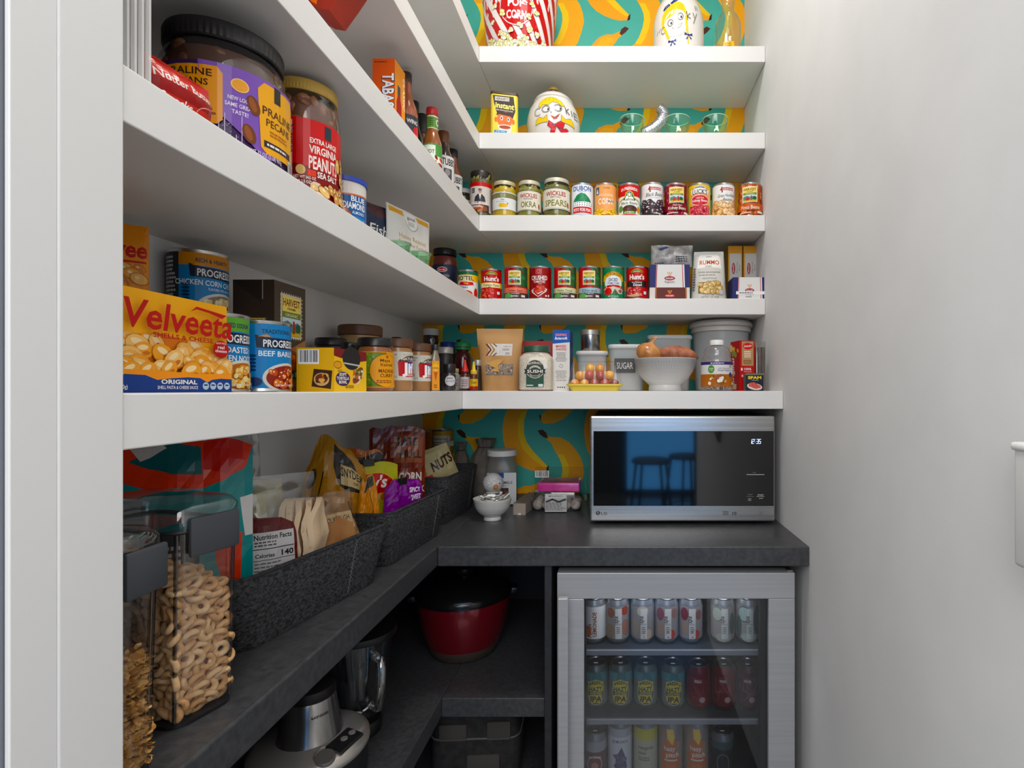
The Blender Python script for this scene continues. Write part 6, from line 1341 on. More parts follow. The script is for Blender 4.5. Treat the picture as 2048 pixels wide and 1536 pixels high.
p.text('RICESELECT', 0, 0.082, 0.006, '#e6e2d6', 0.040, 0.015, bend=-12); p.poly([(-0.032, 0.052), (-0.029, 0.059), (-0.032, 0.066), (0.032, 0.066), (0.029, 0.059), (0.032, 0.052)], '#1c1c1a'); p.text('SUSHI', 0, 0.0545, 0.0095, '#f0ece4', 0.046, 0.015); p.rect(-0.018, 0.043, 0.018, 0.047, '#8a8678'); p.lines(-0.024, 0.014, 0.0, 0.020, 1, '#d8d8d0'); p.rect(0.010, 0.013, 0.024, 0.021, '#c8d0cc')
lay_front('label', p, 0.104, 0.090, t, 'front', 0.4)
# pancake mix box
w, d, h = 0.053, 0.085, 0.189
p = Pr(); p.rect(-w / 2, 0, w / 2, h, '#d6d4d0'); p.poly([(-w / 2, h), (w / 2, h), (w / 2, h * 0.80), (-w / 2, h * 0.775)], '#1c54a4'); p.text('KRUSTEAZ', 0, h * 0.905, 0.0065, '#c84a5c', 0.036, 0.03, outline='#f0e0e0', ow=0.03); p.text('Buttermilk', 0, h * 0.845, 0.0085, '#f0f0f0', 0.040, 0.02, 0.3)
p.text('MAKERS', 0, h * 0.715, 0.0075, '#b8282c', 0.032, 0.02); p.text('WANTED', 0, h * 0.665, 0.0075, '#b8282c', 0.034, 0.02); p.lines(-0.018, h * 0.48, 0.018, h * 0.64, 7, '#66625e', 0.4, 'C'); p.ring(0, h * 0.41, 0.007, 0.007, 0.0012, '#4a4a48', 4, 0.3, 0.3 + 2 * PI); p.lines(-0.018, h * 0.20, 0.018, h * 0.34, 6, '#77736e', 0.4, 'C'); p.text('STAY IN TOUCH', 0, h * 0.165, 0.004, '#3a3a38', 0.030, 0.02)
for k in range(4): p.ell(-0.010 + k * 0.0068, h * 0.06, 0.0022, 0.0022, '#3a3a38', 10)
q = Pr(); q.rect(-d / 2, 0, d / 2, h, '#1a3f74'); q.pile(-d * 0.4, h * 0.3, d * 0.4, h * 0.8, 18, 0.008, 0.012, ['#2a5a9a', '#16305c'], seed=2)
carton('pancake_mix_box', 'narrow white and blue pancake mix box beside the rice jar', at5b(1126, 1.66 + d / 2)[:1] + (1.66 + d / 2, H5), w, d, h, -0.03, {'front': p, 'right': q}, '#d6d4d0')
bpy.context.view_layer.update()
# shaker on a plastic tub
LIDW = MHAZE('#cfd0cf', 0.82, 0.35); FROST = MHAZE('#d2d4d4', 0.52, 0.3)
def tubbox(name, label, px, Y, w, d, h, fill=None, cat='container', lidover=0.006, extra=None):
    t = thing(name, label, cat, (PX(px, Y), Y, H5))
    lv = [(w * 0.86, d * 0.86, 0.014, 0.0006), (w * 0.90, d * 0.90, 0.015, 0.004), (w, d, 0.018, h - 0.010)]
    v, f = rr_loft(lv, 6); mesh('tub_wall', v, f, FROST, t, 45)
    if fill:
        a = 0.90 + 0.10 * fill
        v, f = rr_loft([(w * 0.84, d * 0.84, 0.013, 0.003), (w * a - 0.005, d * a - 0.005, 0.016, h * fill)], 6); mesh('contents', v, f, M('#d8d4cc', 0.8), t, 45)
    v, f = rr_loft([(w + lidover, d + lidover, 0.020, h - 0.014), (w + lidover * 1.6, d + lidover * 1.6, 0.021, h - 0.011), (w + lidover * 1.6, d + lidover * 1.6, 0.021, h - 0.004), (w + lidover * 0.4, d + lidover * 0.4, 0.018, h)], 6); mesh('lid', v, f, LIDW, t, 45)
    if extra: extra(t)
    return t
tubbox('storage_container', 'small lidded clear tub carrying the metal shaker', 1185, 1.80, 0.098, 0.098, 0.131, 0.5)
t = thing('shaker', 'brushed metal shaker standing on a small clear tub', 'shaker', (PX(1180.5, 1.80), 1.80, H5 + 0.1312))
MB().lathe([(0, 0.0005), (0.031, 0.0005), (0.032, 0.002), (0.032, 0.055), (0.030, 0.056)], 36).build('body', MN('#8a8884', '#b4b2ae', 4, 0.22, metal=1.0, stretch=(30, 30, 0.5)), t, 40)
MB().lathe([(0.030, 0.055), (0.0335, 0.056), (0.0335, 0.071), (0.031, 0.073), (0, 0.073)], 36).build('lid', M('#a8a6a2', 0.35, 0.8), t, 40)
# tomato clamshell: yellow tray, clear lid, cherry tomatoes
CL = at5b(1190.5, 1.632)
t = thing('tomato_tray', 'clear clamshell of cherry tomatoes with a yellow base', 'container', CL, 0.0)
w, d = 0.168, 0.105
v, f = rr_loft([(w * 0.86, d * 0.84, 0.012, 0.0006), (w * 0.9, d * 0.88, 0.013, 0.014), (w, d, 0.014, 0.016), (w, d, 0.014, 0.021), (w * 0.93, d * 0.93, 0.012, 0.021), (w * 0.86, d * 0.84, 0.010, 0.006)], 5); mesh('base', v, f, M('#dcc03a', 0.35), t, 40)
v, f = loft_vf([[(x, y, 0.021) for x, y in rrect(w * 0.95, d * 0.95, 0.012, 5)], [(x, y, 0.050) for x, y in rrect(w * 0.88, d * 0.90, 0.012, 5)], [(x, y, 0.086) for x, y in rrect(w * 0.78, d * 0.80, 0.010, 5)], [(x, y, 0.089) for x, y in rrect(w * 0.75, d * 0.77, 0.010, 5)]], False, True)
mesh('clear_lid', v, f, MCLEAR((0.99, 0.99, 0.99), add=0.012, rough=0.05), t, 20)
mb = MB()
for k in range(5):
    u = -0.062 + k * 0.031
    mb.add([(u - 0.005, -d * 0.475, 0.024), (u + 0.005, -d * 0.475, 0.024), (u, -d * 0.42, 0.082)], [(0, 1, 2)])
mb.build('lid_flutes', MCLEAR((1, 1, 1), add=0.06, rough=0.1), t, 45)
rnd = random.Random(12)
tom = []
spots = []; where = []
for row, (n, z, y0) in enumerate(((5, 0.0215, -0.030), (5, 0.0215, 0.000), (4, 0.0215, 0.029), (4, 0.0465, -0.022), (3, 0.0465, 0.008), (2, 0.068, -0.008))):
    where += [(('bottom front row', 'bottom middle row', 'bottom back row', 'second layer front row', 'second layer back row', 'top layer')[row], i) for i in range(n)]
    for i in range(n): spots.append(((i - (n - 1) / 2) * 0.0298 + rnd.uniform(-0.002, 0.002), y0 + rnd.uniform(-0.0015, 0.0015), z + rnd.uniform(-0.001, 0.001)))
cols = ['#d88a1c', '#e09a24', '#a83a2c', '#c87a1c', '#b8483c', '#e8a62c', '#8a2c22']
pat = [0, 1, 2, 4, 6, 5, 0, 3, 2, 1, 0, 4, 1, 3, 1, 4, 2, 5, 0, 1, 0, 5, 0, 6, 1, 3, 2, 0, 1, 4, 0, 1, 5, 2, 0, 1, 2, 1, 4, 4, 2, 1, 5, 0, 3, 1, 2, 0, 4, 1, 0, 1, 0, 4, 1, 0, 5, 2]
base = {}
for i, (x, y, z) in enumerate(spots):
    c = cols[pat[i % len(pat)]]
    if c not in base:
        o = MB().lathe([(0, -0.0148), (0.0066, -0.0134), (0.0119, -0.0086), (0.0146, 0), (0.0125, 0.008), (0.0072, 0.0129), (0.0026, 0.0138), (0, 0.0132)], 20).build('cherry_tomato', M(c, 0.15, 0, 0.5, 0.5), None, 60); base[c] = o
    else: o = base[c].copy(); link(o)
    o.location = (CL[0] + x, CL[1] + y, CL[2] + z); o.rotation_euler = (rnd.uniform(-0.6, 0.6), rnd.uniform(-0.6, 0.6), 0)
    nm = {'#d88a1c': 'orange', '#e09a24': 'orange', '#e8a62c': 'orange', '#c87a1c': 'orange', '#a83a2c': 'red', '#b8483c': 'red', '#8a2c22': 'red'}[c]
    tag(o, '%s cherry tomato, %s from the left in the %s of the clamshell' % (nm, ('first', 'second', 'third', 'fourth', 'fifth')[where[i][1]], where[i][0]), 'tomato', 'cherry tomatoes in the clamshell')
# sugar tub, tubs behind, big tub
def sug(t):
    p = Pr(); p.rect(-0.034, 0.060, 0.034, 0.106, '#4a4a4a'); p.text('SUGAR', 0.0, 0.072, 0.022, '#d8d6d2', 0.052, 0.0)
    lay('label', p, planemap((-0.008, -0.0585, 0), (1, 0, 0), (0, 0, 1)), t, MPRINT(0.5))
tubbox('storage_container', 'frosted sugar tub with a dark label, left of the bowl', 1254, 1.80, 0.118, 0.112, 0.152, 0.42, 'container', 0.005, sug)
tubbox('storage_container', 'taller frosted tub right behind the onion bowl', 1337, 1.94, 0.150, 0.130, 0.196, 0.55)
t = thing('storage_tub', 'big round frosted tub with a domed lid, by the right wall', 'tub', (PX(1443, 1.90), 1.915, H5))
MB().lathe([(0, 0.001), (0.086, 0.001), (0.090, 0.004), (0.098, 0.212)], 48).build('tub_wall', MHAZE('#cdcfd0', 0.55, 0.3), t, 45)
MB().lathe([(0, 0.003), (0.087, 0.003), (0.091, 0.105), (0, 0.106)], 40).build('contents', M('#cfc8be', 0.8), t, 45)
MB().lathe([(0.098, 0.205), (0.105, 0.206), (0.106, 0.216), (0.103, 0.221), (0.111, 0.224), (0.112, 0.234), (0.104, 0.243), (0.06, 0.249), (0, 0.250)], 48).build('lid', MHAZE('#bdb9b4', 0.9, 0.4), t, 45)
# onion bowl
BW = at5b(1330, 1.672)
t = thing('serving_bowl', 'white footed bowl with a fine grey hatch, holding onion and sweet potato', 'bowl', BW)
prof = [(0, 0.010), (0.044, 0.010), (0.046, 0.001), (0.050, 0.0005), (0.052, 0.003), (0.050, 0.018), (0.056, 0.024), (0.073, 0.040), (0.086, 0.060), (0.094, 0.084), (0.0970, 0.100), (0.0940, 0.100), (0.090, 0.084), (0.080, 0.058), (0.062, 0.036), (0, 0.028)]
MB().lathe(prof, 64).build('bowl', M('#dad8d4', 0.25, 0, 0.5, 0.2), t, 50)
p = Pr()
def rbw(z):
    for (r0, z0), (r1, z1) in zip(prof[5:10], prof[6:11]):
        if z0 <= z <= z1: return r0 + (r1 - r0) * (z - z0) / (z1 - z0)
    return 0.05
p.eps = 0
for k in range(90):
    a = -1.7 + k * 3.4 / 89
    for j in range(17):
        z0 = 0.034 + j * 0.0038
        if z0 > 0.096: break
        hh = 0.0027 * min(1, 0.45 + j * 0.04); ww = 0.0075 * min(1, 0.35 + j * 0.05)
        p.rect(a - ww * 1.15, z0, a + ww * 1.15, z0 + hh * 1.05, '#58585c'); p.k = 0
def fb(u, v, off): r = rbw(v) + 0.0006 + off; return (r * math.sin(u), -r * math.cos(u), v)
lay('hatch_glaze', p, fb, t, MPRINT(0.3))
v, f = lathe_vf([(0, -0.030), (0.008, -0.0305), (0.022, -0.027), (0.036, -0.013), (0.0405, 0.002), (0.037, 0.015), (0.026, 0.026), (0.012, 0.032), (0.0055, 0.037), (0.0045, 0.046), (0.006, 0.052), (0.003, 0.055), (0, 0.054)], 40)
o = thing('onion', 'yellow onion resting in the hatched bowl', 'onion', (BW[0] - 0.052, BW[1] - 0.006, BW[2] + 0.117), 0, None, (0.15, 0.32, 0))
ov = [(x * (1 + 0.03 * math.sin(3 * math.atan2(y, x))), y, z) for x, y, z in v if True]
nb = 40 * 7 + 1
mesh('bulb', v, f, MN('#a8662a', '#cf9050', 9, 0.28, 0.15, stretch=(3, 3, 0.5), coat=0.3), o, 60)
MB().tube([(0, 0, 0.030), (0.002, 0, 0.042), (0.006, 0.001, 0.052), (0.009, 0, 0.056)], [0.007, 0.0045, 0.0055, 0.003], 10).build('stem', M('#c8a878', 0.8), o, 50)
o = thing('sweet_potato', 'reddish sweet potato lying beside the onion in the bowl', 'sweet potato', (BW[0] + 0.042, BW[1] + 0.002, BW[2] + 0.112), 0.1)
pts = [(-0.062, 0.01, 0.004), (-0.05, 0.008, 0.006), (-0.03, 0.004, 0.006), (0, 0, 0.005), (0.028, 0, 0.001), (0.046, 0.0, -0.004), (0.058, 0.002, -0.008), (0.064, 0.003, -0.010)]
v, f = tube_vf(pts, [0.004, 0.017, 0.023, 0.0245, 0.022, 0.0165, 0.009, 0.002], 20)
v = [(x, y + 0.0016 * noise.noise(Vector((x * 60, y * 60, z * 60))), z + 0.002 * noise.noise(Vector((x * 50 + 4, y * 50, z * 50)))) for x, y, z in v]
mesh('tuber', v, f, MN('#8a4a30', '#b8714e', 40, 0.6, 0.5, bscale=110), o, 60)
# popcorn jar
L = at5b(1433.5, 1.628)
t = thing('popcorn_jar', 'clear jar of purple popcorn kernels with a white cap', 'jar', L, 0.05)
MB().lathe([(0, 0.001), (0.044, 0.001), (0.0475, 0.005), (0.0475, 0.088), (0.046, 0.096), (0.040, 0.106), (0.038, 0.112), (0.040, 0.118), (0.036, 0.128), (0.020, 0.138), (0.018, 0.145)], 44).build('clear_wall', MCLEAR((0.97, 0.97, 0.97), add=0.09), t, 50)
rn = random.Random(3)
MB().lathe([(0, 0.003), (0.043, 0.003), (0.0455, 0.006), (0.0455, 0.060), (0, 0.062)], 40).build('kernels', MN('#2c2228', '#a89c98', 190, 0.4, 0.6, lo=0.44, hi=0.54), t, 50)
MB().lathe([(0.019, 0.138), (0.0205, 0.139), (0.0205, 0.152), (0.019, 0.154), (0, 0.154)], 30).build('cap', M('#e2e1de', 0.4), t, 40)
p = Pr(); w = 0.0475; LH = 0.074
p.rect(-0.10, 0, 0.10, LH, '#d8d6d2'); p.rect(-0.10, LH * 0.88, 0.10, LH, '#3a2a6a'); p.lines(-0.03, LH * 0.91, 0.022, LH * 0.97, 1, '#e8e4f0'); p.ell(-0.028, LH * 0.70, 0.010, 0.012, '#4a8a34'); p.text('simple', -0.028, LH * 0.71, 0.0038, '#e8f0e0', 0.014, 0.01); p.text('truth', -0.028, LH * 0.64, 0.0038, '#e8f0e0', 0.010, 0.01); p.text('100% Whole Grain', 0.012, LH * 0.71, 0.004, '#4a3a6a', 0.036, 0.0); p.text('Purple Popcorn', 0.014, LH * 0.62, 0.0062, '#4a3a6a', 0.044, 0.005)
p.rect(-0.10, 0, 0.10, LH * 0.50, '#a8622c')
for k in range(20): a = 2 * PI * k / 20; p.line([(0.0 + 0.010 * math.cos(a), LH * 0.28 + 0.010 * math.sin(a)), (0.0 + 0.017 * math.cos(a), LH * 0.28 + 0.017 * math.sin(a))], 0.0012, '#3a2410')
p.pile(-0.006, LH * 0.22, 0.006, LH * 0.36, 6, 0.005, 0.005, ['#efece4', '#e2ddd2'], seed=2); p.pile(-0.04, LH * 0.05, 0.045, LH * 0.42, 8, 0.0045, 0.004, ['#e8e2d4', '#7a2a3a', '#c89a5c'], seed=8); p.ell(0.034, LH * 0.48, 0.006, 0.007, '#2a3a6a'); p.rect(0.030, LH * 0.76, 0.040, LH * 0.88, '#b8a890')
lay_cyl('label', p, 0.0479, t, 0.013, 0, 0.4)
# red cracker box and clear pack of rolls, tin
w, d, h = 0.050, 0.066, 0.156
p = Pr(); p.rect(-w / 2, 0, w / 2, h, '#b01c22'); p.rect(-w * 0.36, h * 0.50, w * 0.42, h * 0.985, '#b08a64'); p.ell(0.002, h * 0.89, 0.017, 0.010, '#c22a30'); p.text("DeLallo", 0.002, h * 0.875, 0.006, '#f0e4e0', 0.026, 0.02, 0.2, slope=0.1); p.lines(-w * 0.26, h * 0.66, w * 0.32, h * 0.80, 4, '#efe4d4', 0.5, 'C'); p.lines(-w * 0.26, h * 0.53, w * 0.32, h * 0.62, 3, '#5a4028', 0.45, 'C'); p.text('100%', 0.002, h * 0.415, 0.007, '#f4e8e4', 0.024, 0.02); p.text('whole grain', 0.002, h * 0.375, 0.004, '#f0e0dc', 0.026, 0.0); p.ell(-0.018, h * 0.43, 0.003, 0.005, '#f0e0dc'); p.ell(-0.016, h * 0.3, 0.003, 0.004, '#e8b0ac')
q = Pr(); q.rect(-d / 2, 0, d / 2, h, '#a0181e'); q.text('original', -0.006, h * 0.40, 0.016, '#f0e4e0', 0.085, 0.01, 0.2, rot=PI / 2); q.pile(-0.028, h * 0.72, 0.02, h * 0.9, 6, 0.010, 0.008, ['#c89a4c', '#7a8a3c', '#dcb068'], seed=3); q.rect(-0.02, h * 0.03, 0.01, h * 0.14, '#c8b49c')
carton('cracker_box', 'red cracker box with a tan panel, beside the popcorn jar', (PX(1488, 1.66) + 0.002, 1.690, H5), w, d, h, 0.22, {'front': p, 'left': q}, '#a81a20')
L = (PX(1519, 1.70) - 0.002, 1.700, H5)
t = thing('wafer_pack', 'clear pack of brown rolled wafers beside the red box', 'packet', L, 0.0)
v, f = rr_loft([(0.034, 0.034, 0.008, 0.001), (0.036, 0.036, 0.008, 0.14), (0.040, 0.012, 0.004, 0.156)], 4); mesh('clear_wrap', v, f, MCLEAR((0.9, 0.9, 0.88), add=0.12), t, 40)
for k in range(3):
    for j in range(2):
        MB().lathe([(0, 0.002), (0.0052, 0.002), (0.0055, 0.003), (0.0055, 0.136), (0, 0.137)], 14, Matrix.Translation((-0.0115 + k * 0.0115, -0.007 + j * 0.014, 0.002))).build('wafer_roll', MN('#4a4038', '#6a5e54', 40, 0.6), t, 40)
w, d, h = 0.056, 0.034, 0.053
p = Pr(); p.rect(-w / 2, 0, w / 2, h, '#6a665c'); p.rect(-w / 2, 0, w * 0.46, h * 0.90, '#151a2c'); p.text('SPAM', -0.001, h * 0.68, 0.0085, '#e8d020', 0.040, 0.035); p.lines(-0.010, h * 0.59, 0.016, h * 0.63, 1, '#c8c8b8'); p.ell(-0.001, h * 0.25, 0.023, 0.010, '#cfc6b2', 20, -0.15); p.poly([(-0.020, h * 0.28), (-0.016, h * 0.46), (-0.004, h * 0.50), (0.016, h * 0.30), (0.018, h * 0.18), (0.002, h * 0.12)], '#c05a58'); p.line([(-0.008, h * 0.48), (-0.004, h * 0.16)], 0.001, '#8a3432'); p.line([(0.002, h * 0.44), (0.006, h * 0.14)], 0.001, '#8a3432')
t = carton('meat_tin', 'small navy tin of canned meat with bold yellow letters', (PX(1508, 1.612), 1.618, H5), w, d, h, 0.0, {'front': p}, '#5a584e', 'tin', bev=0.006)
# ---------------------------------------------------------------- microwave
SS = MN('#a8a7a5', '#bab9b7', 3, 0.27, metal=0.85, stretch=(0.4, 1, 90), detail=2)
SSV = MN('#a6a7aa', '#adaeb1', 3, 0.40, metal=0.25, stretch=(0.6, 1, 40), detail=2)
BG = M('#050506', 0.06, 0, 0.6, 0.6)
YM = 1.5635
mx0, mx1 = PX(1180, YM), PX(1550, YM); mz0, mz1 = PZ(1043, YM), PZ(832, YM)
t = thing('microwave', 'stainless steel microwave with a black glass door on the counter', 'microwave', ((mx0 + mx1) / 2, YM, CT))
w = mx1 - mx0; zb, zt = mz0 - CT, mz1 - CT
MB().box(-w / 2 + 0.006, 0.030, zb + 0.004, w / 2 - 0.004, 0.40, zt + 0.001, 0.006).build('housing', M('#1a1b1d', 0.4, 0.3), t, 30)
door = MB().box(-w / 2, 0.0, zb, w / 2, 0.030, zt, 0.005, 3).build('door_frame', SS, t, 30)
gx0, gx1 = PX(1187, YM) - (mx0 + mx1) / 2, PX(1547.5, YM) - (mx0 + mx1) / 2; gz0, gz1 = PZ(1012, YM) - CT, PZ(862, YM) - CT
MB().box(gx0, -0.0012, gz0, gx1, 0.004, gz1, 0.001).build('door_glass', BG, t, 30)
MB().box(gx0 - 0.0012, -0.0008, gz0 - 0.0014, gx1, 0.003, gz0 - 0.0002).build('glass_edge', M('#c8c8c6', 0.25, 0.9), t, 30)
p = Pr(); GX = lambda x: PX(x, YM) - (mx0 + mx1) / 2; GZ = lambda y: PZ(y, YM) - CT
p.line([(GX(1493), GZ(949)), (GX(1528), GZ(949))], 0.0016, '#c0c0be'); p.text('TIME', GX(1508), GZ(946), 0.0030, '#8a8a88', 0.010, 0.0)
p.text('STOP', GX(1500), GZ(990), 0.0030, '#8a8a88', 0.013, 0.01); p.text('START', GX(1521), GZ(991), 0.0038, '#c8c8c6', 0.018, 0.02); p.line([(GX(1513), GZ(993)), (GX(1528), GZ(993))], 0.001, '#c0c0be'); p.line([(GX(1493), GZ(993)), (GX(1507), GZ(993))], 0.0008, '#8a8a88'); p.lines(GX(1496), GZ(1002), GX(1504), GZ(996), 2, '#9a9a98'); p.lines(GX(1518), GZ(998), GX(1528), GZ(995), 1, '#9a9a98')
lay('control_marks', p, planemap((0, -0.0013, 0), (1, 0, 0), (0, 0, 1)), t, MPRINT(0.4), base=2e-4)
# clock digits: lit seven-segment strokes
def seg(ch):
    S = {'a': [(0, 2), (1, 2)], 'b': [(1, 2), (1, 1)], 'c': [(1, 1), (1, 0)], 'd': [(0, 0), (1, 0)], 'e': [(0, 0), (0, 1)], 'f': [(0, 1), (0, 2)], 'g': [(0, 1), (1, 1)]}
    return [S[c] for c in {'1': 'bc', '2': 'abged', '3': 'abgcd', '5': 'afgcd'}[ch]]
p = Pr(); sx, sy = 0.0052, 0.0062
for k, ch in enumerate('12:35'):
    x0 = GX(1499) + k * 0.0070 - (0.0016 if k > 2 else 0)
    if ch == ':': p.ell(x0 + 0.002, GZ(879), 0.0008, 0.0008, '#ffffff', 8); p.ell(x0 + 0.002, GZ(884), 0.0008, 0.0008, '#ffffff', 8); continue
    for a, b in seg(ch): p.line([(x0 + a[0] * sx + a[1] * 0.0008, GZ(887) + a[1] * sy), (x0 + b[0] * sx + b[1] * 0.0008, GZ(887) + b[1] * sy)], 0.0014, '#ffffff')
clk = lay('clock_display', p, planemap((0, -0.0014, 0), (1, 0, 0), (0, 0, 1)), t, MEMIT('#9fb8ff', 2.6))
p = Pr(); p.ell(GX(1196), GZ(1026), 0.0062, 0.0062, '#3a3a3c'); p.ell(GX(1195), GZ(1024.5), 0.0012, 0.0012, '#c0c0be', 8); p.line([(GX(1196), GZ(1023)), (GX(1196), GZ(1028)), (GX(1198), GZ(1028))], 0.0009, '#b0b0ae'); p.text('LG', GX(1208), GZ(1029.3), 0.0085, '#3a3a3c', 0.017, 0.01)
p.lines(GX(1446), GZ(1030), GX(1460), GZ(1022), 3, '#55555a'); p.text('10', GX(1469), GZ(1030), 0.0095, '#3a3a3c', 0.012, 0.02); p.ring(GX(1521), GZ(1026), 0.009, 0.0055, 0.0005, '#77777a', 4, PI / 4, PI / 4 + 2 * PI); p.text('70"', GX(1522), GZ(1028), 0.004, '#66666a', 0.008, 0.0)
lay('logo_marks', p, planemap((0, -0.0002, 0), (1, 0, 0), (0, 0, 1)), t, MPRINT(0.4))
for fx in (-w / 2 + 0.04, w / 2 - 0.04):
    for fy in (0.05, 0.36): MB().lathe([(0, 0), (0.014, 0), (0.015, 0.002), (0.015, zb + 0.006), (0, zb + 0.006)], 16, Matrix.Translation((fx, fy, 0))).build('foot', M('#101010', 0.6), t, 40)

# ---------------------------------------------------------------- felt baskets
FELT = MN('#232325', '#48484a', 170, 0.95, 0.5, detail=3, stretch=(1, 1, 1.6), spec=0.15, lo=0.36, hi=0.66, dist=0.003)
def basket(label, loc, rz, L, W, H, seam):
    t = thing('felt_basket', label, 'basket', loc, rz, 'dark grey felt baskets on the counter')
    k = 0.85; th = 0.006; rr = 0.030
    lv = [(L * k, W * k, rr, 0.0008), (L * (k + 0.01), W * (k + 0.01), rr, 0.004), (L * 0.932, W * 0.932, rr, H * 0.55), (L, W, rr, H - 0.002), (L - 0.002, W - 0.002, rr, H), (L - 2 * th, W - 2 * th, rr - 0.004, H - 0.001), (L * 0.932 - 2 * th, W * 0.932 - 2 * th, rr - 0.004, H * 0.55), (L * k - 2 * th, W * k - 2 * th, rr - 0.004, 0.008)]
    v, f = rr_loft(lv, 5); mesh('felt_wall', v, f, FELT, t, 50)
    MB().tube([(x, y, H + 0.0005) for x, y in rrect(L - 0.005, W - 0.005, rr, 6)], 0.0036, 8, True).build('rolled_rim', MN('#2a2a2c', '#3c3c3e', 120, 0.95, 0.5, spec=0.15), t, 60)
    mb = MB()
    u = L * seam
    for i in range(26):
        z = 0.008 + i * (H - 0.016) / 26; wy = (W * k + (W - W * k) * z / H) / 2
        x = u * (k + (1 - k) * z / H)
        s = 1 if i % 2 else -1
        mb.tube([(x - 0.0022 * s, -wy - 0.0006, z), (x + 0.0022 * s, -wy - 0.0006, z + (H - 0.016) / 26)], 0.0006, 5)
    o = mb.build('stitching', M('#6a6a6a', 0.8), t, 50); o['kind'] = 'stuff'
    return t
basket('felt basket with flatbread and a bread bag, nearest the cereal', (-0.602, 0.968, CT), 1.377, 0.375, 0.182, 0.114, 0.20)
basket('felt basket crammed with bright chip bags, middle of the three', (-0.577, 1.338, CT), 1.490, 0.335, 0.186, 0.121, 0.30)
basket('farthest felt basket, deepest in the corner, holding a clipped nut bag', (-0.585, 1.690, CT), 1.500, 0.300, 0.205, 0.140, 0.30)

# ---------------------------------------------------------------- what is in and around the baskets
def upright(name, label, X, Y, z0, rz, pil, col, pr, lean=0.0, rough=0.28, coat=0.2, mat=None, cat='bag', roll=0.0):
    return soft_pack(name, label, (X, Y, CT + z0), rz, pil, col, pr, cat, rough, (lean, roll, rz), None, mat, coat)
CRINK = MCLEAR((0.95, 0.95, 0.95), add=0.10, rough=0.12)
# flatbreads in a clear bag
t = thing('flatbread_pack', 'clear bag of flatbreads with a nutrition label in the nearest basket', 'bag', (-0.603, 0.945, CT + 0.010), 0.80, None, (0.0, 0, 0.80))
pl = Pillow(0.150, 0.235, 0.085, 1.0, 0.80, foot=0.55, crimp=0.05, wr=0.006, seed=21)
pl.build('clear_bag', CRINK, t)
p = Pr(); q = 0.022; p.poly([(-0.070 + q, 0.020), (-0.070 + q, 0.168), (-0.02 + q, 0.164), (0.002 + q, 0.152), (0.006 + q, 0.136), (0.006 + q, 0.020)], '#5a1c1c'); p.rect(-0.068 + q, 0.022, 0.001 + q, 0.142, '#c6c4c4'); p.text('Nutrition Facts', -0.034 + q, 0.130, 0.0085, '#141414', 0.062, 0.025); p.lines(-0.064 + q, 0.118, -0.02 + q, 0.128, 2, '#4a4a4a'); p.rect(-0.066 + q, 0.114, q, 0.1155, '#141414'); p.text('Calories', -0.048 + q, 0.101, 0.0065, '#141414', 0.030, 0.025); p.text('140', -0.011 + q, 0.100, 0.0095, '#141414', 0.020, 0.03); p.rect(-0.066 + q, 0.096, q, 0.097, '#141414'); p.lines(-0.064 + q, 0.028, -0.012 + q, 0.094, 11, '#55555a', 0.3)
pl.lay('nutrition_label', p, t, 0.35)
for k in range(5):
    v = []; f = []; n = 26
    for j, rr in enumerate((0.0, 0.5, 0.85, 1.0, 1.0, 0.85, 0.5, 0.0)):
        for i in range(n):
            a = 2 * PI * i / n
            x = 0.050 * rr * math.cos(a) * (0.96 + 0.03 * math.sin(3 * a + k)); z = 0.072 * rr * math.sin(a) + 0.116
            y = -0.026 + k * 0.0125 + (0.0095 if j > 3 else 0) + 0.003 * math.sin(x * 70 + k * 1.3) * rr + 0.0028 * math.sin(z * 95 + k * 0.8)
            v.append((0.046 + x * 0.42 - y * 0.85, x * 0.60 + y * 0.45, z))
    for j in range(7):
        for i in range(n): f.append((j * n + i, j * n + (i + 1) % n, (j + 1) * n + (i + 1) % n, (j + 1) * n + i))
    mesh('flatbread', v, f, MN('#b07a48', '#e6c8a2', 55, 0.8, 0.3, lo=0.22, hi=0.42), t, 60)
# bread loaf in a clear bag with paper tag
t = thing('bread_bag', 'brown loaf in a clear bag with a paper tag, at the basket end', 'bag', (-0.585, 1.070, CT + 0.009), 0.95)
v, f = lathe_vf([(0, -1), (0.45, -0.93), (0.8, -0.66), (1, 0), (0.8, 0.66), (0.45, 0.93), (0, 1)], 28)
mesh('loaf', [(x * 0.072, y * 0.044, z * 0.066 + 0.074) for x, y, z in v], f, MN('#9a6430', '#c8965a', 12, 0.7, 0.3), t, 60)
pl = Pillow(0.165, 0.180, 0.100, 1.0, 0.62, foot=0.7, crimp=0.05, wr=0.008, seed=27); pl.build('clear_bag', MCLEAR((0.97, 0.93, 0.86), add=0.10, rough=0.15), t)
p = Pr(); p.poly([(-0.030, 0.108), (-0.025, 0.140), (0.060, 0.140), (0.065, 0.108), (0.015, 0.088)], '#b49a78'); p.text('SOURDOUGH', 0.017, 0.124, 0.010, '#3a2c20', 0.070, 0.02); p.text('LEVAIN', 0.019, 0.111, 0.007, '#3a2c20', 0.034, 0.01); p.lines(-0.005, 0.098, 0.035, 0.106, 1, '#5a4a38')
pl.lay('paper_tag', p, t, 0.6)
t = thing('snack_bag', 'yellow and white clear-topped bag standing between flatbread and loaf', 'bag', (-0.652, 0.965, CT + 0.008), 0.60)
pl = Pillow(0.11, 0.225, 0.05, 1.0, 0.7, foot=0.6, crimp=0.06, wr=0.006, seed=33); pl.build('pouch', MN('#a89a58', '#c8c4b4', 8, 0.25, 0.3, spec=0.7), t)
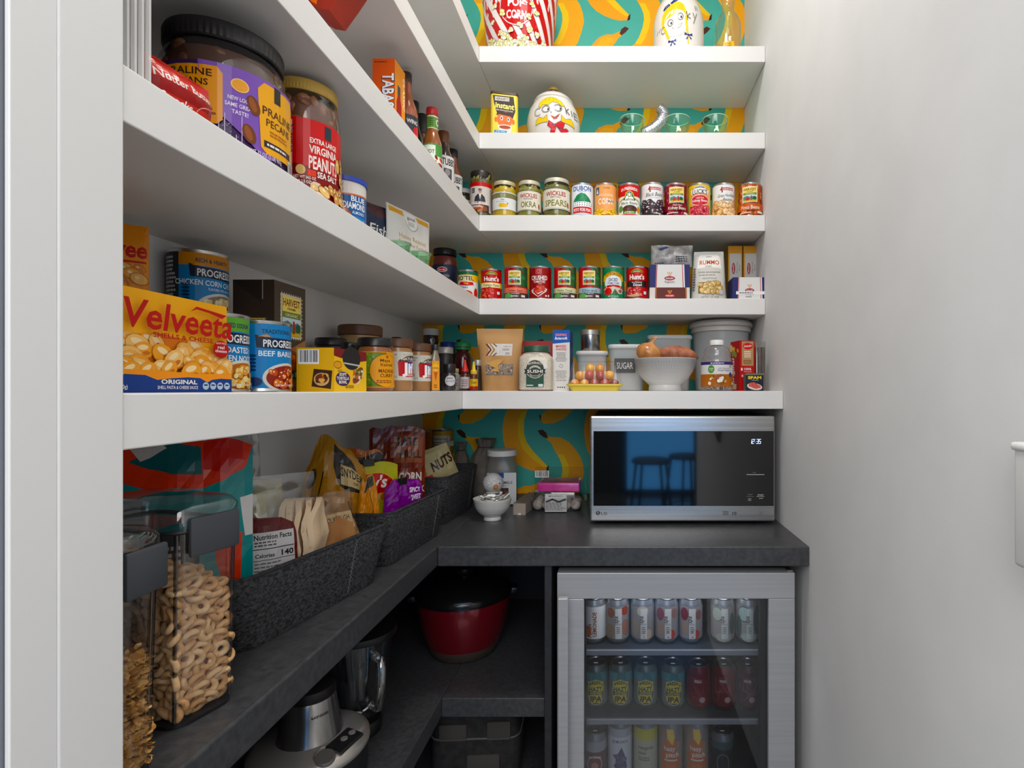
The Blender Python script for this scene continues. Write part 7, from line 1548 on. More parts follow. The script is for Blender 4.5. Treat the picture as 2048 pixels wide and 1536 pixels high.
p = Pr(); p.rect(-0.04, 0.16, 0.02, 0.20, '#d8cf9c'); p.poly([(0.0, 0.11), (0.05, 0.15), (0.05, 0.11), (0.02, 0.08)], '#5c6434'); p.text('CASCARO', 0.022, 0.118, 0.006, '#d8d6c0', 0.03, 0.01, slope=0.3); pl.lay('printed_front', p, t, 0.3)
# teal bag with orange top behind the cereal
p = Pr(); W, H = 0.170, 0.318
p.rect(-W / 2, 0, W / 2, H, '#1c8a8c'); p.poly([(-W / 2, H), (-W / 2, H * 0.84), (-W * 0.25, H * 0.78), (0.02, H * 0.76), (W * 0.28, H * 0.79), (W * 0.44, H * 0.86), (W / 2, H)], '#d8481c'); p.poly([(-W * 0.4, H * 0.93), (-W * 0.1, H * 0.84), (W * 0.12, H * 0.83), (W * 0.10, H * 0.97), (-W * 0.2, H)], '#155a5e'); p.poly([(-W * 0.4, H), (-W * 0.32, H * 0.93), (-W * 0.14, H * 0.97), (-W * 0.18, H)], '#c8c4c0'); p.poly([(W * 0.12, H * 0.99), (W * 0.12, H * 0.86), (W * 0.3, H * 0.82), (W * 0.42, H * 0.9), (W * 0.42, H)], '#c23414')
p.poly([(W * 0.20, H * 0.56), (W * 0.42, H * 0.52), (W * 0.40, H * 0.16), (W * 0.30, H * 0.24), (W * 0.22, H * 0.40)], '#d2491e'); p.poly([(W * 0.40, H * 0.70), (W / 2, H * 0.72), (W / 2, H * 0.5), (W * 0.44, H * 0.5)], '#e0dedc'); p.rect(-W * 0.4, H * 0.2, W * 0.10, H * 0.55, '#2c2a2c'); p.lines(-W * 0.36, H * 0.24, W * 0.06, H * 0.50, 8, '#b8b6b4')
upright('snack_bag', 'big teal bag with an orange top behind the cereal boxes', -0.672, 0.835, 0.001, 0.58, Pillow(W, H, 0.06, foot=0.7, crimp=0.04, wr=0.008, seed=41, drop=0.06), '#1c8a8c', p)
t = thing('plastic_bag', 'crumpled clear plastic bag beside the teal bag', 'bag', (-0.702, 0.985, CT + 0.001), 0.45)
Pillow(0.07, 0.33, 0.045, 1.2, 1.0, foot=0.6, crimp=0.05, wr=0.014, seed=47, nu=22, nv=30).build('clear_film', MCLEAR((0.86, 0.86, 0.86), add=0.13, rough=0.2), t)
# chip bags
p = Pr(); W, H = 0.155, 0.272
p.rect(-W / 2, 0, W / 2, H, '#b07e1e'); p.line([(-0.052, 0.02), (-0.046, 0.12), (-0.030, 0.20)], 0.003, '#231c18'); p.line([(0.03, 0.02), (0.036, 0.10), (0.028, 0.14)], 0.003, '#231c18'); p.poly([(-0.004, 0.264), (-0.006, 0.215), (0.006, 0.178), (0.030, 0.162), (0.060, 0.160), (0.062, 0.20), (0.046, 0.235), (0.02, 0.262)], '#2a221c'); p.poly([(0.012, 0.230), (0.012, 0.180), (0.060, 0.168), (0.062, 0.214)], '#d0b888'); p.text('SNYDER', 0.040, 0.195, 0.022, '#241c18', 0.055, 0.02, slope=-0.2); p.text('OF', 0.048, 0.178, 0.008, '#241c18', 0.012, 0.02); p.lines(-0.064, 0.10, -0.050, 0.16, 5, '#4a3a1c'); p.ell(-0.058, 0.20, 0.012, 0.022, '#2a221c')
upright('pretzel_bag', 'tall mustard yellow bag with black lettering, left in the middle basket', -0.632, 1.200, 0.009, 0.50, Pillow(W, H, 0.055, 1.0, 0.75, foot=0.7, crimp=0.03, wr=0.008, seed=51, drop=0.20), '#b07e1e', p)
p = Pr(); W, H = 0.120, 0.240
p.rect(-W / 2, 0, W / 2, H, '#c06a1c'); p.poly([(-W / 2, 0.155), (-W / 2, 0.20), (W / 2, 0.238), (W / 2, 0.17)], '#1c1712'); p.text('Cheetos', -0.002, 0.178, 0.030, '#e6b62c', 0.110, 0.05, 0.1, slope=0.16); p.rect(-W / 2, 0.08, W / 2, 0.14, '#7a8a2c')
upright('chip_bag', 'orange bag with bubbly yellow lettering behind the pretzel bag', -0.644, 1.335, 0.009, 0.40, Pillow(W, H, 0.04, 1.0, 0.9, foot=0.7, crimp=0.04, wr=0.005, seed=53, drop=0.08), '#c06a1c', p)
p = Pr(); W, H = 0.140, 0.292
p.rect(-W / 2, 0, W / 2, H, '#6e2a1a'); p.pile(-W * 0.45, 0.02, W * 0.45, H * 0.6, 20, 0.02, 0.012, ['#7c3420', '#642416', '#843c24'], seed=4); p.poly([(0.0, 0.268), (0.0, 0.190), (0.062, 0.190), (0.066, 0.268)], '#8a4a2c'); p.text('LATE', 0.026, 0.238, 0.022, '#20140e', 0.05, 0.03); p.text('HULL', 0.034, 0.204, 0.022, '#20140e', 0.055, 0.03); p.text('CORN', 0.032, 0.140, 0.024, '#e6dcd6', 0.058, 0.03); p.text('SNACK', 0.044, 0.108, 0.018, '#e6dcd6', 0.05, 0.03); p.text('MINI', -0.052, 0.200, 0.010, '#b88a78', 0.022, 0.01)
upright('popcorn_bag', 'tall red-brown chocolate popcorn bag at the back of the middle basket', -0.598, 1.455, 0.009, 0.34, Pillow(W, H, 0.045, foot=0.7, crimp=0.04, wr=0.007, seed=57, drop=0.07), '#6e2a1a', p)
p = Pr(); W, H = 0.150, 0.212
p.rect(-W / 2, 0, W / 2, H, '#b8b42c'); p.poly([(-0.075, 0.0), (-0.075, 0.10), (-0.03, 0.14), (0.0, 0.08), (0.0, 0.0)], '#8a962c'); p.ell(0.010, 0.160, 0.056, 0.028, '#e0b838', 24, -0.1); p.ell(0.010, 0.160, 0.054, 0.026, '#b8202c', 24, -0.1); p.text("Lay's", 0.006, 0.148, 0.030, '#f0e8e4', 0.080, 0.03, 0.25); p.ell(0.042, 0.125, 0.018, 0.012, '#c8762c')
upright('chip_bag', 'lime green chip bag with a red oval, clipped shut', -0.606, 1.300, 0.009, 0.80, Pillow(W, H, 0.036, 1.0, 0.95, foot=0.7, crimp=0.04, wr=0.007, seed=61, drop=0.08), '#b8b42c', p)
p = Pr(); W, H = 0.074, 0.190
p.rect(-W / 2, 0, W / 2, H, '#c8821c'); p.line([(0.0, 0.16), (0.014, 0.10), (0.03, 0.02)], 0.002, '#2a2018'); p.line([(-0.03, 0.05), (-0.02, 0.01)], 0.002, '#2a2018'); p.poly([(-0.02, 0.16), (-0.01, 0.186), (0.02, 0.186), (0.02, 0.165)], '#3a3426')
upright('chip_bag', 'small folded orange bag between the mustard and purple bags', -0.566, 1.215, 0.009, 0.70, Pillow(W, H, 0.032, 1.0, 0.45, foot=0.7, crimp=0.03, wr=0.006, seed=63, drop=0.15), '#c8821c', p)
p = Pr(); W, H = 0.138, 0.160
p.rect(-W / 2, 0, W / 2, H, '#7c2a88'); p.poly([(0.0, 0.0), (0.06, 0.0), (0.064, 0.085), (0.03, 0.062), (0.012, 0.05)], '#e0922c'); p.poly([(0.012, 0.0), (0.05, 0.0), (0.052, 0.060), (0.03, 0.042)], '#e8b84a')
for k, s_ in enumerate(('SPICY', 'SWEET', 'CHILI')): p.text(s_, 0.034, 0.126 - k * 0.019, 0.0125, '#f0e8ee', 0.044, 0.04, 0.1)
p.poly([(0.028, 0.154), (0.064, 0.159), (0.064, 0.14)], '#9a3ca0')
upright('chip_bag', 'shiny purple chip bag at the front of the middle basket', -0.540, 1.352, 0.009, 1.15, Pillow(W, H, 0.04, 1.0, 0.85, foot=0.7, crimp=0.04, wr=0.009, seed=67, drop=0.10), '#7c2a88', p, rough=0.18, coat=0.5)
# binder clips
def binder(label, loc, rz, s=1.0, rot=None):
    t = thing('binder_clip', label, 'clip', loc, rz, 'black binder clips on the snack bags', rot)
    MB().prism([(-0.006 * s, 0), (0.006 * s, 0), (0.0015 * s, 0.016 * s), (-0.0015 * s, 0.016 * s)], 'x', -0.013 * s, 0.013 * s).build('clamp', M('#141414', 0.35), t, 30)
    for sy in (-1, 1): MB().tube([(-0.006 * s, sy * 0.002 * s, 0.013 * s), (-0.004 * s, sy * 0.008 * s, 0.030 * s), (0.004 * s, sy * 0.008 * s, 0.030 * s), (0.006 * s, sy * 0.002 * s, 0.013 * s)], 0.0008 * s, 6).build('wire_arm', STEEL, t, 50)
binder('black binder clip on the lime green chip bag', (-0.606, 1.300, CT + 0.2105), 0.80, 1.0, (0.10, 0, 0.80))
binder('black binder clip hanging on the purple chip bag', (-0.543, 1.346, CT + 0.158), 1.2, 1.0, (0.2, 0, 1.2))
# clipped nut bag in the far basket
p = Pr(); W, H = 0.17, 0.125
p.rect(-W / 2, 0, W / 2, H, '#b8ac84'); p.poly([(-W / 2, 0), (-W / 2, 0.05), (-0.05, 0.095), (-0.01, 0.11), (-0.02, 0.0)], '#a85a30'); p.pile(-W * 0.46, 0.01, -0.02, 0.09, 26, 0.010, 0.007, ['#c8452c', '#e0c8a8', '#7a3420', '#d8a05c'], seed=3); p.text('NUTS', 0.044, 0.060, 0.030, '#3a1c14', 0.075, 0.04, slope=0.15); p.rect(-0.022, 0.012, 0.0, 0.05, '#c23a30')
upright('nut_bag', 'cream bag with bold brown letters lying in the farthest basket', -0.575, 1.690, 0.085, 0.60, Pillow(W, H, 0.05, 1.0, 0.9, foot=0.6, crimp=0.05, wr=0.006, seed=71), '#b8ac84', p, 0.0, 0.35, 0.1, None, 'bag', -0.32)
binder('black binder clip at the tip of the cream nut bag', (-0.546, 1.735, CT + 0.214), 0.4, 1.0)
# tins behind
r, h = 0.0375, 0.250
p = Pr(); p.rect(-PI * r, 0, PI * r, h - 0.012, '#b8923c'); p.rect(-0.040, 0.09, 0.030, 0.222, '#c2bdb0'); p.text('Nutrition Facts', -0.005, 0.207, 0.007, '#2a2824', 0.055, 0.02); p.lines(-0.036, 0.10, 0.026, 0.20, 14, '#4a4842', 0.4); p.rect(0.036, 0, PI * r, h - 0.012, '#a87428')
can('snack_tin', 'tall tan paper can with a nutrition panel in the corner', 0, 1.985, CT, r, h, p, 0.0, None, X=-0.648, cat='tin')
p = Pr(); p.rect(-PI * r, 0, PI * r, h - 0.012, '#8a4424'); p.rect(-0.02, 0.03, 0.08, 0.12, '#c86a24')
can('snack_tin', 'tall brown paper can half hidden behind the popcorn bag', 0, 1.900, CT, 0.036, 0.252, p, 0.0, None, X=-0.703, cat='tin')
def sack(label, X, Y, rr, h, seed, col):
    t = thing('drawstring_sack', label, 'sack', (X, Y, CT), 0)
    v, f = lathe_vf([(0, 0.001), (rr * 0.8, 0.001), (rr, h * 0.15), (rr * 1.02, h * 0.45), (rr * 0.8, h * 0.72), (rr * 0.42, h * 0.86), (rr * 0.55, h * 0.95), (rr * 0.6, h), (rr * 0.2, h * 0.97), (0, h * 0.96)], 36)
    v = [(x * (1 + 0.10 * math.sin(9 * math.atan2(y, x) + seed) * min(1, max(0, z / h - 0.3) * 2)), y * (1 + 0.10 * math.sin(9 * math.atan2(y, x) + seed) * min(1, max(0, z / h - 0.3) * 2)), z + 0.006 * noise.noise(Vector((x * 30, y * 30, seed)))) for x, y, z in v]
    mesh('cloth', v, f, MN(col, '#7d7468', 40, 0.9, 0.3), t, 60)
    MB().tube([(rr * 0.46 * math.cos(a * PI / 12), rr * 0.46 * math.sin(a * PI / 12), h * 0.86) for a in range(24)], 0.0022, 6, True).build('drawstring', M('#4a4238', 0.8), t, 50)
sack('taupe drawstring sack behind the caramel jar', -0.487, 1.975, 0.058, 0.215, 2, '#6a6258')
sack('taupe drawstring sack tucked between the tan can and its twin sack', -0.580, 1.985, 0.030, 0.200, 5, '#6a6258')
# caramel jar
L = (PX(1004, 1.87), 1.872, CT)
t = thing('candy_jar', 'clear plastic jar of caramels with a white lid and white label', 'jar', L, 0.12)
v, f = rr_loft([(0.098, 0.090, 0.026, 0.001), (0.104, 0.096, 0.028, 0.006), (0.104, 0.096, 0.028, 0.126), (0.096, 0.090, 0.034, 0.140), (0.092, 0.090, 0.040, 0.168)], 6); mesh('clear_wall', v, f, MHAZE('#8f8a84', 0.45, 0.15), t, 45)
v, f = rr_loft([(0.096, 0.088, 0.026, 0.003), (0.099, 0.091, 0.028, 0.006), (0.099, 0.091, 0.028, 0.070)], 6); mesh('caramels', v, f, MN('#3a2018', '#6a4028', 50, 0.5, 0.6), t, 45)
MB().lathe([(0.047, 0.166), (0.051, 0.167), (0.051, 0.184), (0.049, 0.186), (0, 0.186)], 40).build('lid', M('#d6d5d2', 0.4), t, 40)
p = Pr(); p.rect(-0.046, 0.004, 0.052, 0.112, '#cdcdce'); p.rect(-0.020, 0.094, 0.010, 0.112, '#1f4f8c'); p.poly([(-0.014, 0.098), (-0.006, 0.106), (0.0, 0.100), (0.004, 0.098)], '#e0e6ea'); p.text('CARAMELS', 0.006, 0.074, 0.0095, '#2c4a5c', 0.066, 0.015); p.lines(-0.02, 0.066, 0.04, 0.070, 1, '#8a9298'); p.rect(0.0, 0.034, 0.026, 0.060, '#3a2420'); p.ell(0.008, 0.050, 0.008, 0.008, '#5a3a2c'); p.ell(0.018, 0.044, 0.007, 0.007, '#6a4030'); p.lines(-0.03, 0.010, 0.04, 0.018, 1, '#8a9298')
lay_front('label', p, 0.104, 0.0965, t, 'front', 0.4)
# little white bird
L = (PX(986, 1.775), 1.775, CT)
t = thing('bird_figurine', 'white glittery bird figurine with an orange beak behind the candy bowl', 'figurine', L, 0.25)
MB().lathe([(0, 0.001), (0.024, 0.001), (0.030, 0.012), (0.031, 0.030), (0.026, 0.050), (0.022, 0.058), (0, 0.060)], 28).build('body', MN('#c8c6c4', '#dedcda', 200, 0.6, 0.3), t, 60)
v, f = lathe_vf([(0, -0.034), (0.012, -0.032), (0.024, -0.024), (0.032, -0.010), (0.0335, 0.004), (0.029, 0.018), (0.018, 0.029), (0.008, 0.033), (0, 0.034)], 28)
mesh('head', [(x, y, z + 0.086) for x, y, z in v], f, MN('#b8b6b4', '#e2e0de', 220, 0.6, 0.3), t, 60)
MB().lathe([(0, -0.010), (0.0065, -0.008), (0.0070, 0.0), (0.0, 0.013)], 12, Matrix.Translation((0.008, -0.036, 0.078)) @ Matrix.Rotation(1.9, 4, 'X')).build('beak', M('#d8822c', 0.5), t, 50)
for sx in (-0.008, 0.020): MB().lathe([(0, -0.0024), (0.0024, 0), (0, 0.0024)], 10, Matrix.Translation((sx, -0.0305 + abs(sx) * 0.15, 0.088))).build('eye', M('#101010', 0.2), t, 60)
# candy bowl
L = (PX(985, 1.632), 1.632, CT)
t = thing('candy_bowl', 'small white footed bowl with a fine grid, full of foil sweets', 'bowl', L)
cprof = [(0, 0.008), (0.022, 0.008), (0.023, 0.001), (0.026, 0.0005), (0.027, 0.003), (0.025, 0.010), (0.029, 0.014), (0.044, 0.026), (0.053, 0.042), (0.0575, 0.066), (0.0555, 0.066), (0.051, 0.043), (0.042, 0.029), (0, 0.020)]
MB().lathe(cprof, 48).build('bowl', M('#d4d2ce', 0.25, 0, 0.5, 0.2), t, 50)
p = Pr(0)
for k in range(50):
    a = -1.6 + k * 3.2 / 49; p.rect(a - 0.006, 0.020, a + 0.006, 0.062, '#9a9a98'); p.k = 0
def fcb(u, v, off):
    r = 0.03
    for (r0, z0), (r1, z1) in zip(cprof[5:9], cprof[6:10]):
        if z0 <= v <= z1: r = r0 + (r1 - r0) * (v - z0) / (z1 - z0)
    return ((r + 0.0005) * math.sin(u), -(r + 0.0005) * math.cos(u), v)
lay('grid_glaze', p, fcb, t, MPRINT(0.3), None, 0.008)
rnd = random.Random(7); base = None
for i in range(16):
    a = i * 2.4; rr = 0.012 + 0.030 * ((i * 0.618) % 1)
    if base is None:
        mb = MB().box(-0.012, -0.0055, -0.0045, 0.012, 0.0055, 0.0045, 0.0015); base = mb.build('foil_candy', M('#b4b2aa', 0.22, 0.9), None, 30); o = base
        MB().box(-0.0125, -0.0057, -0.0020, 0.0125, 0.0057, 0.0018).build('printed_band', M('#e2e0d8', 0.4), o, 30)
    else:
        o = base.copy(); link(o); c = base.children[0].copy(); link(c); c.parent = o
    o.location = (L[0] + rr * math.cos(a), L[1] + rr * math.sin(a), CT + 0.0615 + 0.007 * (i % 3) * (1 if rr < 0.03 else 0.5)); o.rotation_euler = (rnd.uniform(-0.5, 0.5), rnd.uniform(-0.6, 0.6), rnd.uniform(0, 3.1))
    tag(o, 'silver foil-wrapped sweet piled in the small footed bowl', 'candy', 'foil sweets in the small bowl')
# slim carton with stripes
w, d, h = 0.040, 0.185, 0.036
p = Pr(); p.rect(-w / 2, 0, w / 2, h, '#a09388'); p.poly([(-0.006, 0.0), (0.006, -0.0), (0.004, 0.006), (-0.004, 0.005)], '#d8d4ce')
q = Pr(); q.rect(-w / 2, -d / 2, w / 2, d / 2, '#8a7f76')
for k in range(5): q.rect(-0.015 + k * 0.0072, -d * 0.42, -0.012 + k * 0.0072, d * 0.40, '#55504c')
carton('wrap_carton', 'slim beige carton with striped top beside the candy bowl', (PX(1042, 1.69) + 0.004, 1.69 + d / 2, CT), w, d, h, -0.10, {'front': p, 'top': q}, '#8f857c')
# donut clamshell and pink pack
L = (PX(1116, 1.79), 1.790, CT)
t = thing('donut_clamshell', 'clear clamshell of powdered donut balls under the pink pack', 'container', L)
v, f = loft_vf([[(x, y, 0.001) for x, y in rrect(0.150, 0.110, 0.02, 5)], [(x, y, 0.030) for x, y in rrect(0.168, 0.124, 0.022, 5)], [(x, y, 0.034) for x, y in rrect(0.184, 0.138, 0.022, 5)], [(x, y, 0.038) for x, y in rrect(0.168, 0.124, 0.022, 5)], [(x, y, 0.062) for x, y in rrect(0.150, 0.108, 0.02, 5)]]); mesh('clear_shell', v, f, MCLEAR((0.9, 0.9, 0.9), add=0.11), t, 45)
p = Pr(); p.rect(-0.034, 0.002, 0.036, 0.060, '#bcbab8'); p.rect(-0.032, 0.046, 0.034, 0.058, '#d2d0ce'); p.text('MINI DONUTS', 0, 0.050, 0.005, '#3a3a3a', 0.044, 0.01); p.line([(-0.03, 0.034), (-0.01, 0.042), (0.01, 0.034), (0.032, 0.042)], 0.006, '#3a3a38'); p.lines(-0.032, 0.006, 0.034, 0.034, 7, '#55534f', 0.45)
lay('paper_band', p, planemap((0, -0.0705, 0.001), (1, 0, 0), (0, 0, 1)), t, MPRINT(0.5))
rnd = random.Random(4); base = None; k = 0
for ix in range(5):
    for iy in range(3):
        if base is None:
            base = MB().lathe([(0, -0.0165), (0.009, -0.0145), (0.0155, -0.006), (0.0170, 0.001), (0.014, 0.010), (0.007, 0.0155), (0, 0.0165)], 22).build('donut_ball', MN('#a8988a', '#d2ccc4', 60, 0.85, 0.4), None, 60); o = base
        else: o = base.copy(); link(o)
        o.location = (L[0] - 0.062 + ix * 0.031, L[1] - 0.036 + iy * 0.036, CT + 0.0185); o.rotation_euler = (rnd.uniform(-1, 1), rnd.uniform(-1, 1), rnd.uniform(0, 3))
        tag(o, 'powdered donut ball, %s from the left in the %s row of its clamshell' % (('first', 'second', 'third', 'fourth', 'fifth')[ix], ('front', 'middle', 'back')[iy]), 'donut', 'powdered donut balls')
t = thing('wafer_box', 'bright pink foil pack lying on the donut clamshell', 'packet', (L[0] + 0.008, L[1] + 0.000, CT + 0.0632), 0.0)
v, f = box_vf(-0.068, -0.055, 0, 0.068, 0.055, 0.030, 0.004, 3)
mesh('wrapper', v, f, MN('#c22a84', '#e04aa0', 20, 0.25, 0.25, coat=0.4), t, 40)
p = Pr(); p.rect(-0.060, -0.048, 0.060, 0.050, '#7a3050'); p.text('STRAWBERRY', 0, -0.035, 0.012, '#3a1428', 0.08, 0.02); p.pile(-0.05, -0.015, 0.05, 0.045, 18, 0.012, 0.007, ['#8a4a5a', '#6a2840', '#a05a64'], seed=2); lay_front('printed_top', p, 0.136, 0.11, t, 'top', 0.3, 0.0302)
t = thing('plastic_sheet', 'clear plastic sheet with a barcode leaning behind the pink pack', 'packaging', (L[0], L[1] + 0.105, CT), 0.0, None, (-0.08, 0, 0))
MB().box(-0.095, 0, 0.001, 0.095, 0.012, 0.120, 0.005).build('sheet', MCLEAR((0.93, 0.93, 0.93), add=0.025), t, 30)
p = Pr(); p.barcode(-0.094, 0.084, -0.045, 0.108); lay('barcode', p, planemap((0, 0, 0), (1, 0, 0), (0, 0, 1)), t, MPRINT(0.4))

# ---------------------------------------------------------------- cereal keepers at the near end of the counter
CLP = MCLEAR((0.94, 0.945, 0.95), add=0.10, rough=0.04)
def keeper(label, loc, rz, w, d, h, fill_fn):
    t = thing('cereal_keeper', label, 'container', loc, rz, 'clear cereal keepers')
    lv = [(w * 0.90, d * 0.92, 0.020, 0.001), (w * 0.92, d * 0.94, 0.022, 0.005), (w, d, 0.024, h - 0.030)]
    v, f = rr_loft(lv, 6); v2, f2 = loft_vf([[(x, y, z) for x, y in rrect(a, b, r, 6)] for a, b, r, z in lv], True, False)
    mesh('clear_wall', v2, f2, CLP, t, 50)
    v, f = rr_loft([(w * 0.93, d * 0.95, 0.022, 0.0003), (w * 0.93, d * 0.95, 0.022, 0.0045), (w * 0.90, d * 0.92, 0.020, 0.005)], 6); mesh('base_ring', v, f, M('#141416', 0.4), t, 40)
    v, f = rr_loft([(w + 0.006, d + 0.006, 0.026, h - 0.034), (w + 0.008, d + 0.008, 0.027, h - 0.030), (w + 0.008, d + 0.008, 0.027, h - 0.010), (w - 0.004, d - 0.004, 0.022, h - 0.002), (w - 0.012, d - 0.012, 0.018, h)], 6); mesh('lid', v, f, MCLEAR((0.90, 0.91, 0.92), add=0.12), t, 40)
    for sx in (-1, 1):
        for sy in (-1, 1): MB().tube([(sx * (w * 0.46 - 0.0065), sy * (d * 0.47 - 0.0065), 0.006), (sx * (w / 2 - 0.007), sy * (d / 2 - 0.007), h - 0.034)], 0.0022, 6).build('corner_shade_line', MCLEAR((0.45, 0.46, 0.48), add=0.10), t, 60)  # added tinted tubes paint the dark lines that light leaves at clear corners
    MB().tube([(x, y, h - 0.033) for x, y in rrect(w + 0.003, d + 0.003, 0.025, 6)], 0.0026, 8, True).build('seal', M('#1b1c1f', 0.5), t, 60)
    for sx in (-1, 1):
        MB().box(sx * (w / 2 + 0.0075) - 0.003, -d * 0.36, h - 0.062, sx * (w / 2 + 0.0075) + 0.003, d * 0.36, h - 0.016, 0.003, 2).build('clip', M('#3a3d42', 0.5), t, 40)
    fill_fn(t, w, d, h)
    return t
def rings_fill(t, w, d, h):
    rnd = random.Random(8)
    n1, n2 = 14, 8; R, rt = 0.0069, 0.0038
    tv = []; tf = []
    for i in range(n1):
        for j in range(n2):
            a, b = 2 * PI * i / n1, 2 * PI * j / n2
            tv.append(((R + rt * math.cos(b)) * math.cos(a), (R + rt * math.cos(b)) * math.sin(a), rt * math.sin(b)))
    for i in range(n1):
        for j in range(n2): tf.append((i * n2 + j, ((i + 1) % n1) * n2 + j, ((i + 1) % n1) * n2 + (j + 1) % n2, i * n2 + (j + 1) % n2))
    W, D = w * 0.92 - 0.014, d * 0.93 - 0.014
    def top(x, y): return 0.168 - 0.035 * (y / d + x / w) + 0.006 * math.sin(x * 60)
    big = MB(); near = []
    def place(x, y, z):
        if z > top(x, y) - 0.008: return Matrix.Translation((x, y, z)) @ Matrix.Rotation(rnd.uniform(0, 6.28), 4, 'Z') @ Matrix.Rotation(rnd.uniform(-0.9, 0.9), 4, 'X')
        a = 0 if y < -D / 2 + 0.006 else PI / 2              # lean flat against the nearest wall
        return Matrix.Translation((x, y, z)) @ Matrix.Rotation(a + rnd.uniform(-0.8, 0.8), 4, 'Z') @ Matrix.Rotation(PI / 2 + rnd.uniform(-0.8, 0.8), 4, 'X')
    pos = []
    for _ in range(4200):                              # against the walls
        side = rnd.random()
        if side < 0.50: x, y = rnd.uniform(-W / 2, W / 2), -D / 2 + rnd.uniform(0, 0.004)
        elif side < 0.85: x, y = W / 2 - rnd.uniform(0, 0.004), rnd.uniform(-D / 2, D / 2)
        else: x, y = -W / 2 + rnd.uniform(0, 0.004), rnd.uniform(-D / 2, D / 2)
        z = rnd.uniform(0.012, top(x, y)); pos.append((x, y, z, side < 0.85))
    for _ in range(700):
        x, y = rnd.uniform(-W / 2, W / 2), rnd.uniform(-D / 2, D / 2); pos.append((x, y, top(x, y) + rnd.uniform(-0.008, 0.006), y < 0))
    kept = []; cell = {}
    for x, y, z, fr in pos:                            # thin out so that the rings lie side by side
        k = (math.floor(x / 0.013), math.floor(y / 0.013), math.floor(z / 0.013)); ok = True
        for a in (-1, 0, 1):
            for b in (-1, 0, 1):
                for c in (-1, 0, 1):
                    for q in cell.get((k[0] + a, k[1] + b, k[2] + c), ()):
                        if (q[0] - x) ** 2 + (q[1] - y) ** 2 + (q[2] - z) ** 2 < 0.0096 ** 2: ok = False
        if ok: cell.setdefault(k, []).append((x, y, z)); kept.append((x, y, z, fr))
    kept.sort(key=lambda q: (not q[3], -q[2]))
    OAT = [MN('#bd8c58', '#d2a878', 90, 0.8, 0.4), MN('#c89c6a', '#dcb88c', 90, 0.8, 0.4), MN('#b4824e', '#ca9c68', 90, 0.8, 0.4)]
    ms = []
    for m_ in OAT:
        me = bpy.data.meshes.new('cereal_ring'); me.from_pydata(tv, [], tf); me.shade_smooth(); me.materials.append(m_); ms.append(me)
    rest = MB()
    for i, (x, y, z, fr) in enumerate(kept):
        mt = place(x, y, z)
        if i < 290:
            o = bpy.data.objects.new('cereal_ring', ms[i % 3]); link(o, t); o.matrix_local = mt
        else: rest.add(tv, tf, mt)
    o = rest.build('cereal_rings', OAT[0], t, 60); o['kind'] = 'stuff'
    v, f = rr_loft([(W - 0.006, D - 0.006, 0.016, 0.008), (W - 0.006, D - 0.006, 0.016, 0.138)], 5); o = mesh('cereal_heap', v, f, M('#8a5c30', 0.9), t, 50); o['kind'] = 'stuff'
def flakes_fill(t, w, d, h):
    rnd = random.Random(9); W, D = w * 0.90 - 0.008, d * 0.92 - 0.008
    mbs = [MB(), MB(), MB()]
    for i in range(900):
        s = rnd.random()
        if s < 0.5: x, y = W / 2 - rnd.uniform(0, 0.004), rnd.uniform(-D / 2, D / 2)
        elif s < 0.75: x, y = rnd.uniform(-W / 2, W / 2), rnd.choice((-1, 1)) * (D / 2 - rnd.uniform(0, 0.004))
        else: x, y = rnd.uniform(-W / 2, W / 2), rnd.uniform(-D / 2, D / 2)
        z = rnd.uniform(0.010, 0.122) if s < 0.75 else rnd.uniform(0.116, 0.130)
        mt = Matrix.Translation((x, y, z)) @ Matrix.Rotation(rnd.uniform(0, 6.28), 4, 'Z') @ Matrix.Rotation(rnd.uniform(0, PI), 4, 'X')
        r = rnd.uniform(0.004, 0.0075)
        v = [(0, 0, 0.0016)] + [(r * rnd.uniform(0.75, 1.15) * math.cos(k * PI / 3), r * rnd.uniform(0.5, 0.9) * math.sin(k * PI / 3), rnd.uniform(-0.001, 0.001)) for k in range(6)] + [(0, 0, 0.0004)]
        f = [(0, 1 + k, 1 + (k + 1) % 6) for k in range(6)] + [(7, 1 + (k + 1) % 6, 1 + k) for k in range(6)]
        mbs[i % 3].add(v, f, mt)
    for m_, c in zip(mbs, (('#b07a34', '#c8964c'), ('#c08c44', '#d8ac68'), ('#9a6428', '#b8823c'))): o = m_.build('cereal_flakes', MN(c[0], c[1], 60, 0.8), t, 30); o['kind'] = 'stuff'
    v, f = rr_loft([(W - 0.010, D - 0.010, 0.012, 0.008), (W - 0.010, D - 0.010, 0.012, 0.112)], 5); o = mesh('cereal_heap', v, f, M('#8a5c2c', 0.9), t, 50); o['kind'] = 'stuff'
nx, ny = 0.62, -0.78
keeper('clear lidded keeper of oat rings, the taller-filled of the two cereal keepers', (-0.5696, 0.672, CT), -0.30, 0.160, 0.082, 0.262, rings_fill)
keeper('clear lidded keeper of oat flakes, half cut off by the door jamb', (-0.548, 0.5285, CT), 0.0, 0.150, 0.066, 0.255, flakes_fill)
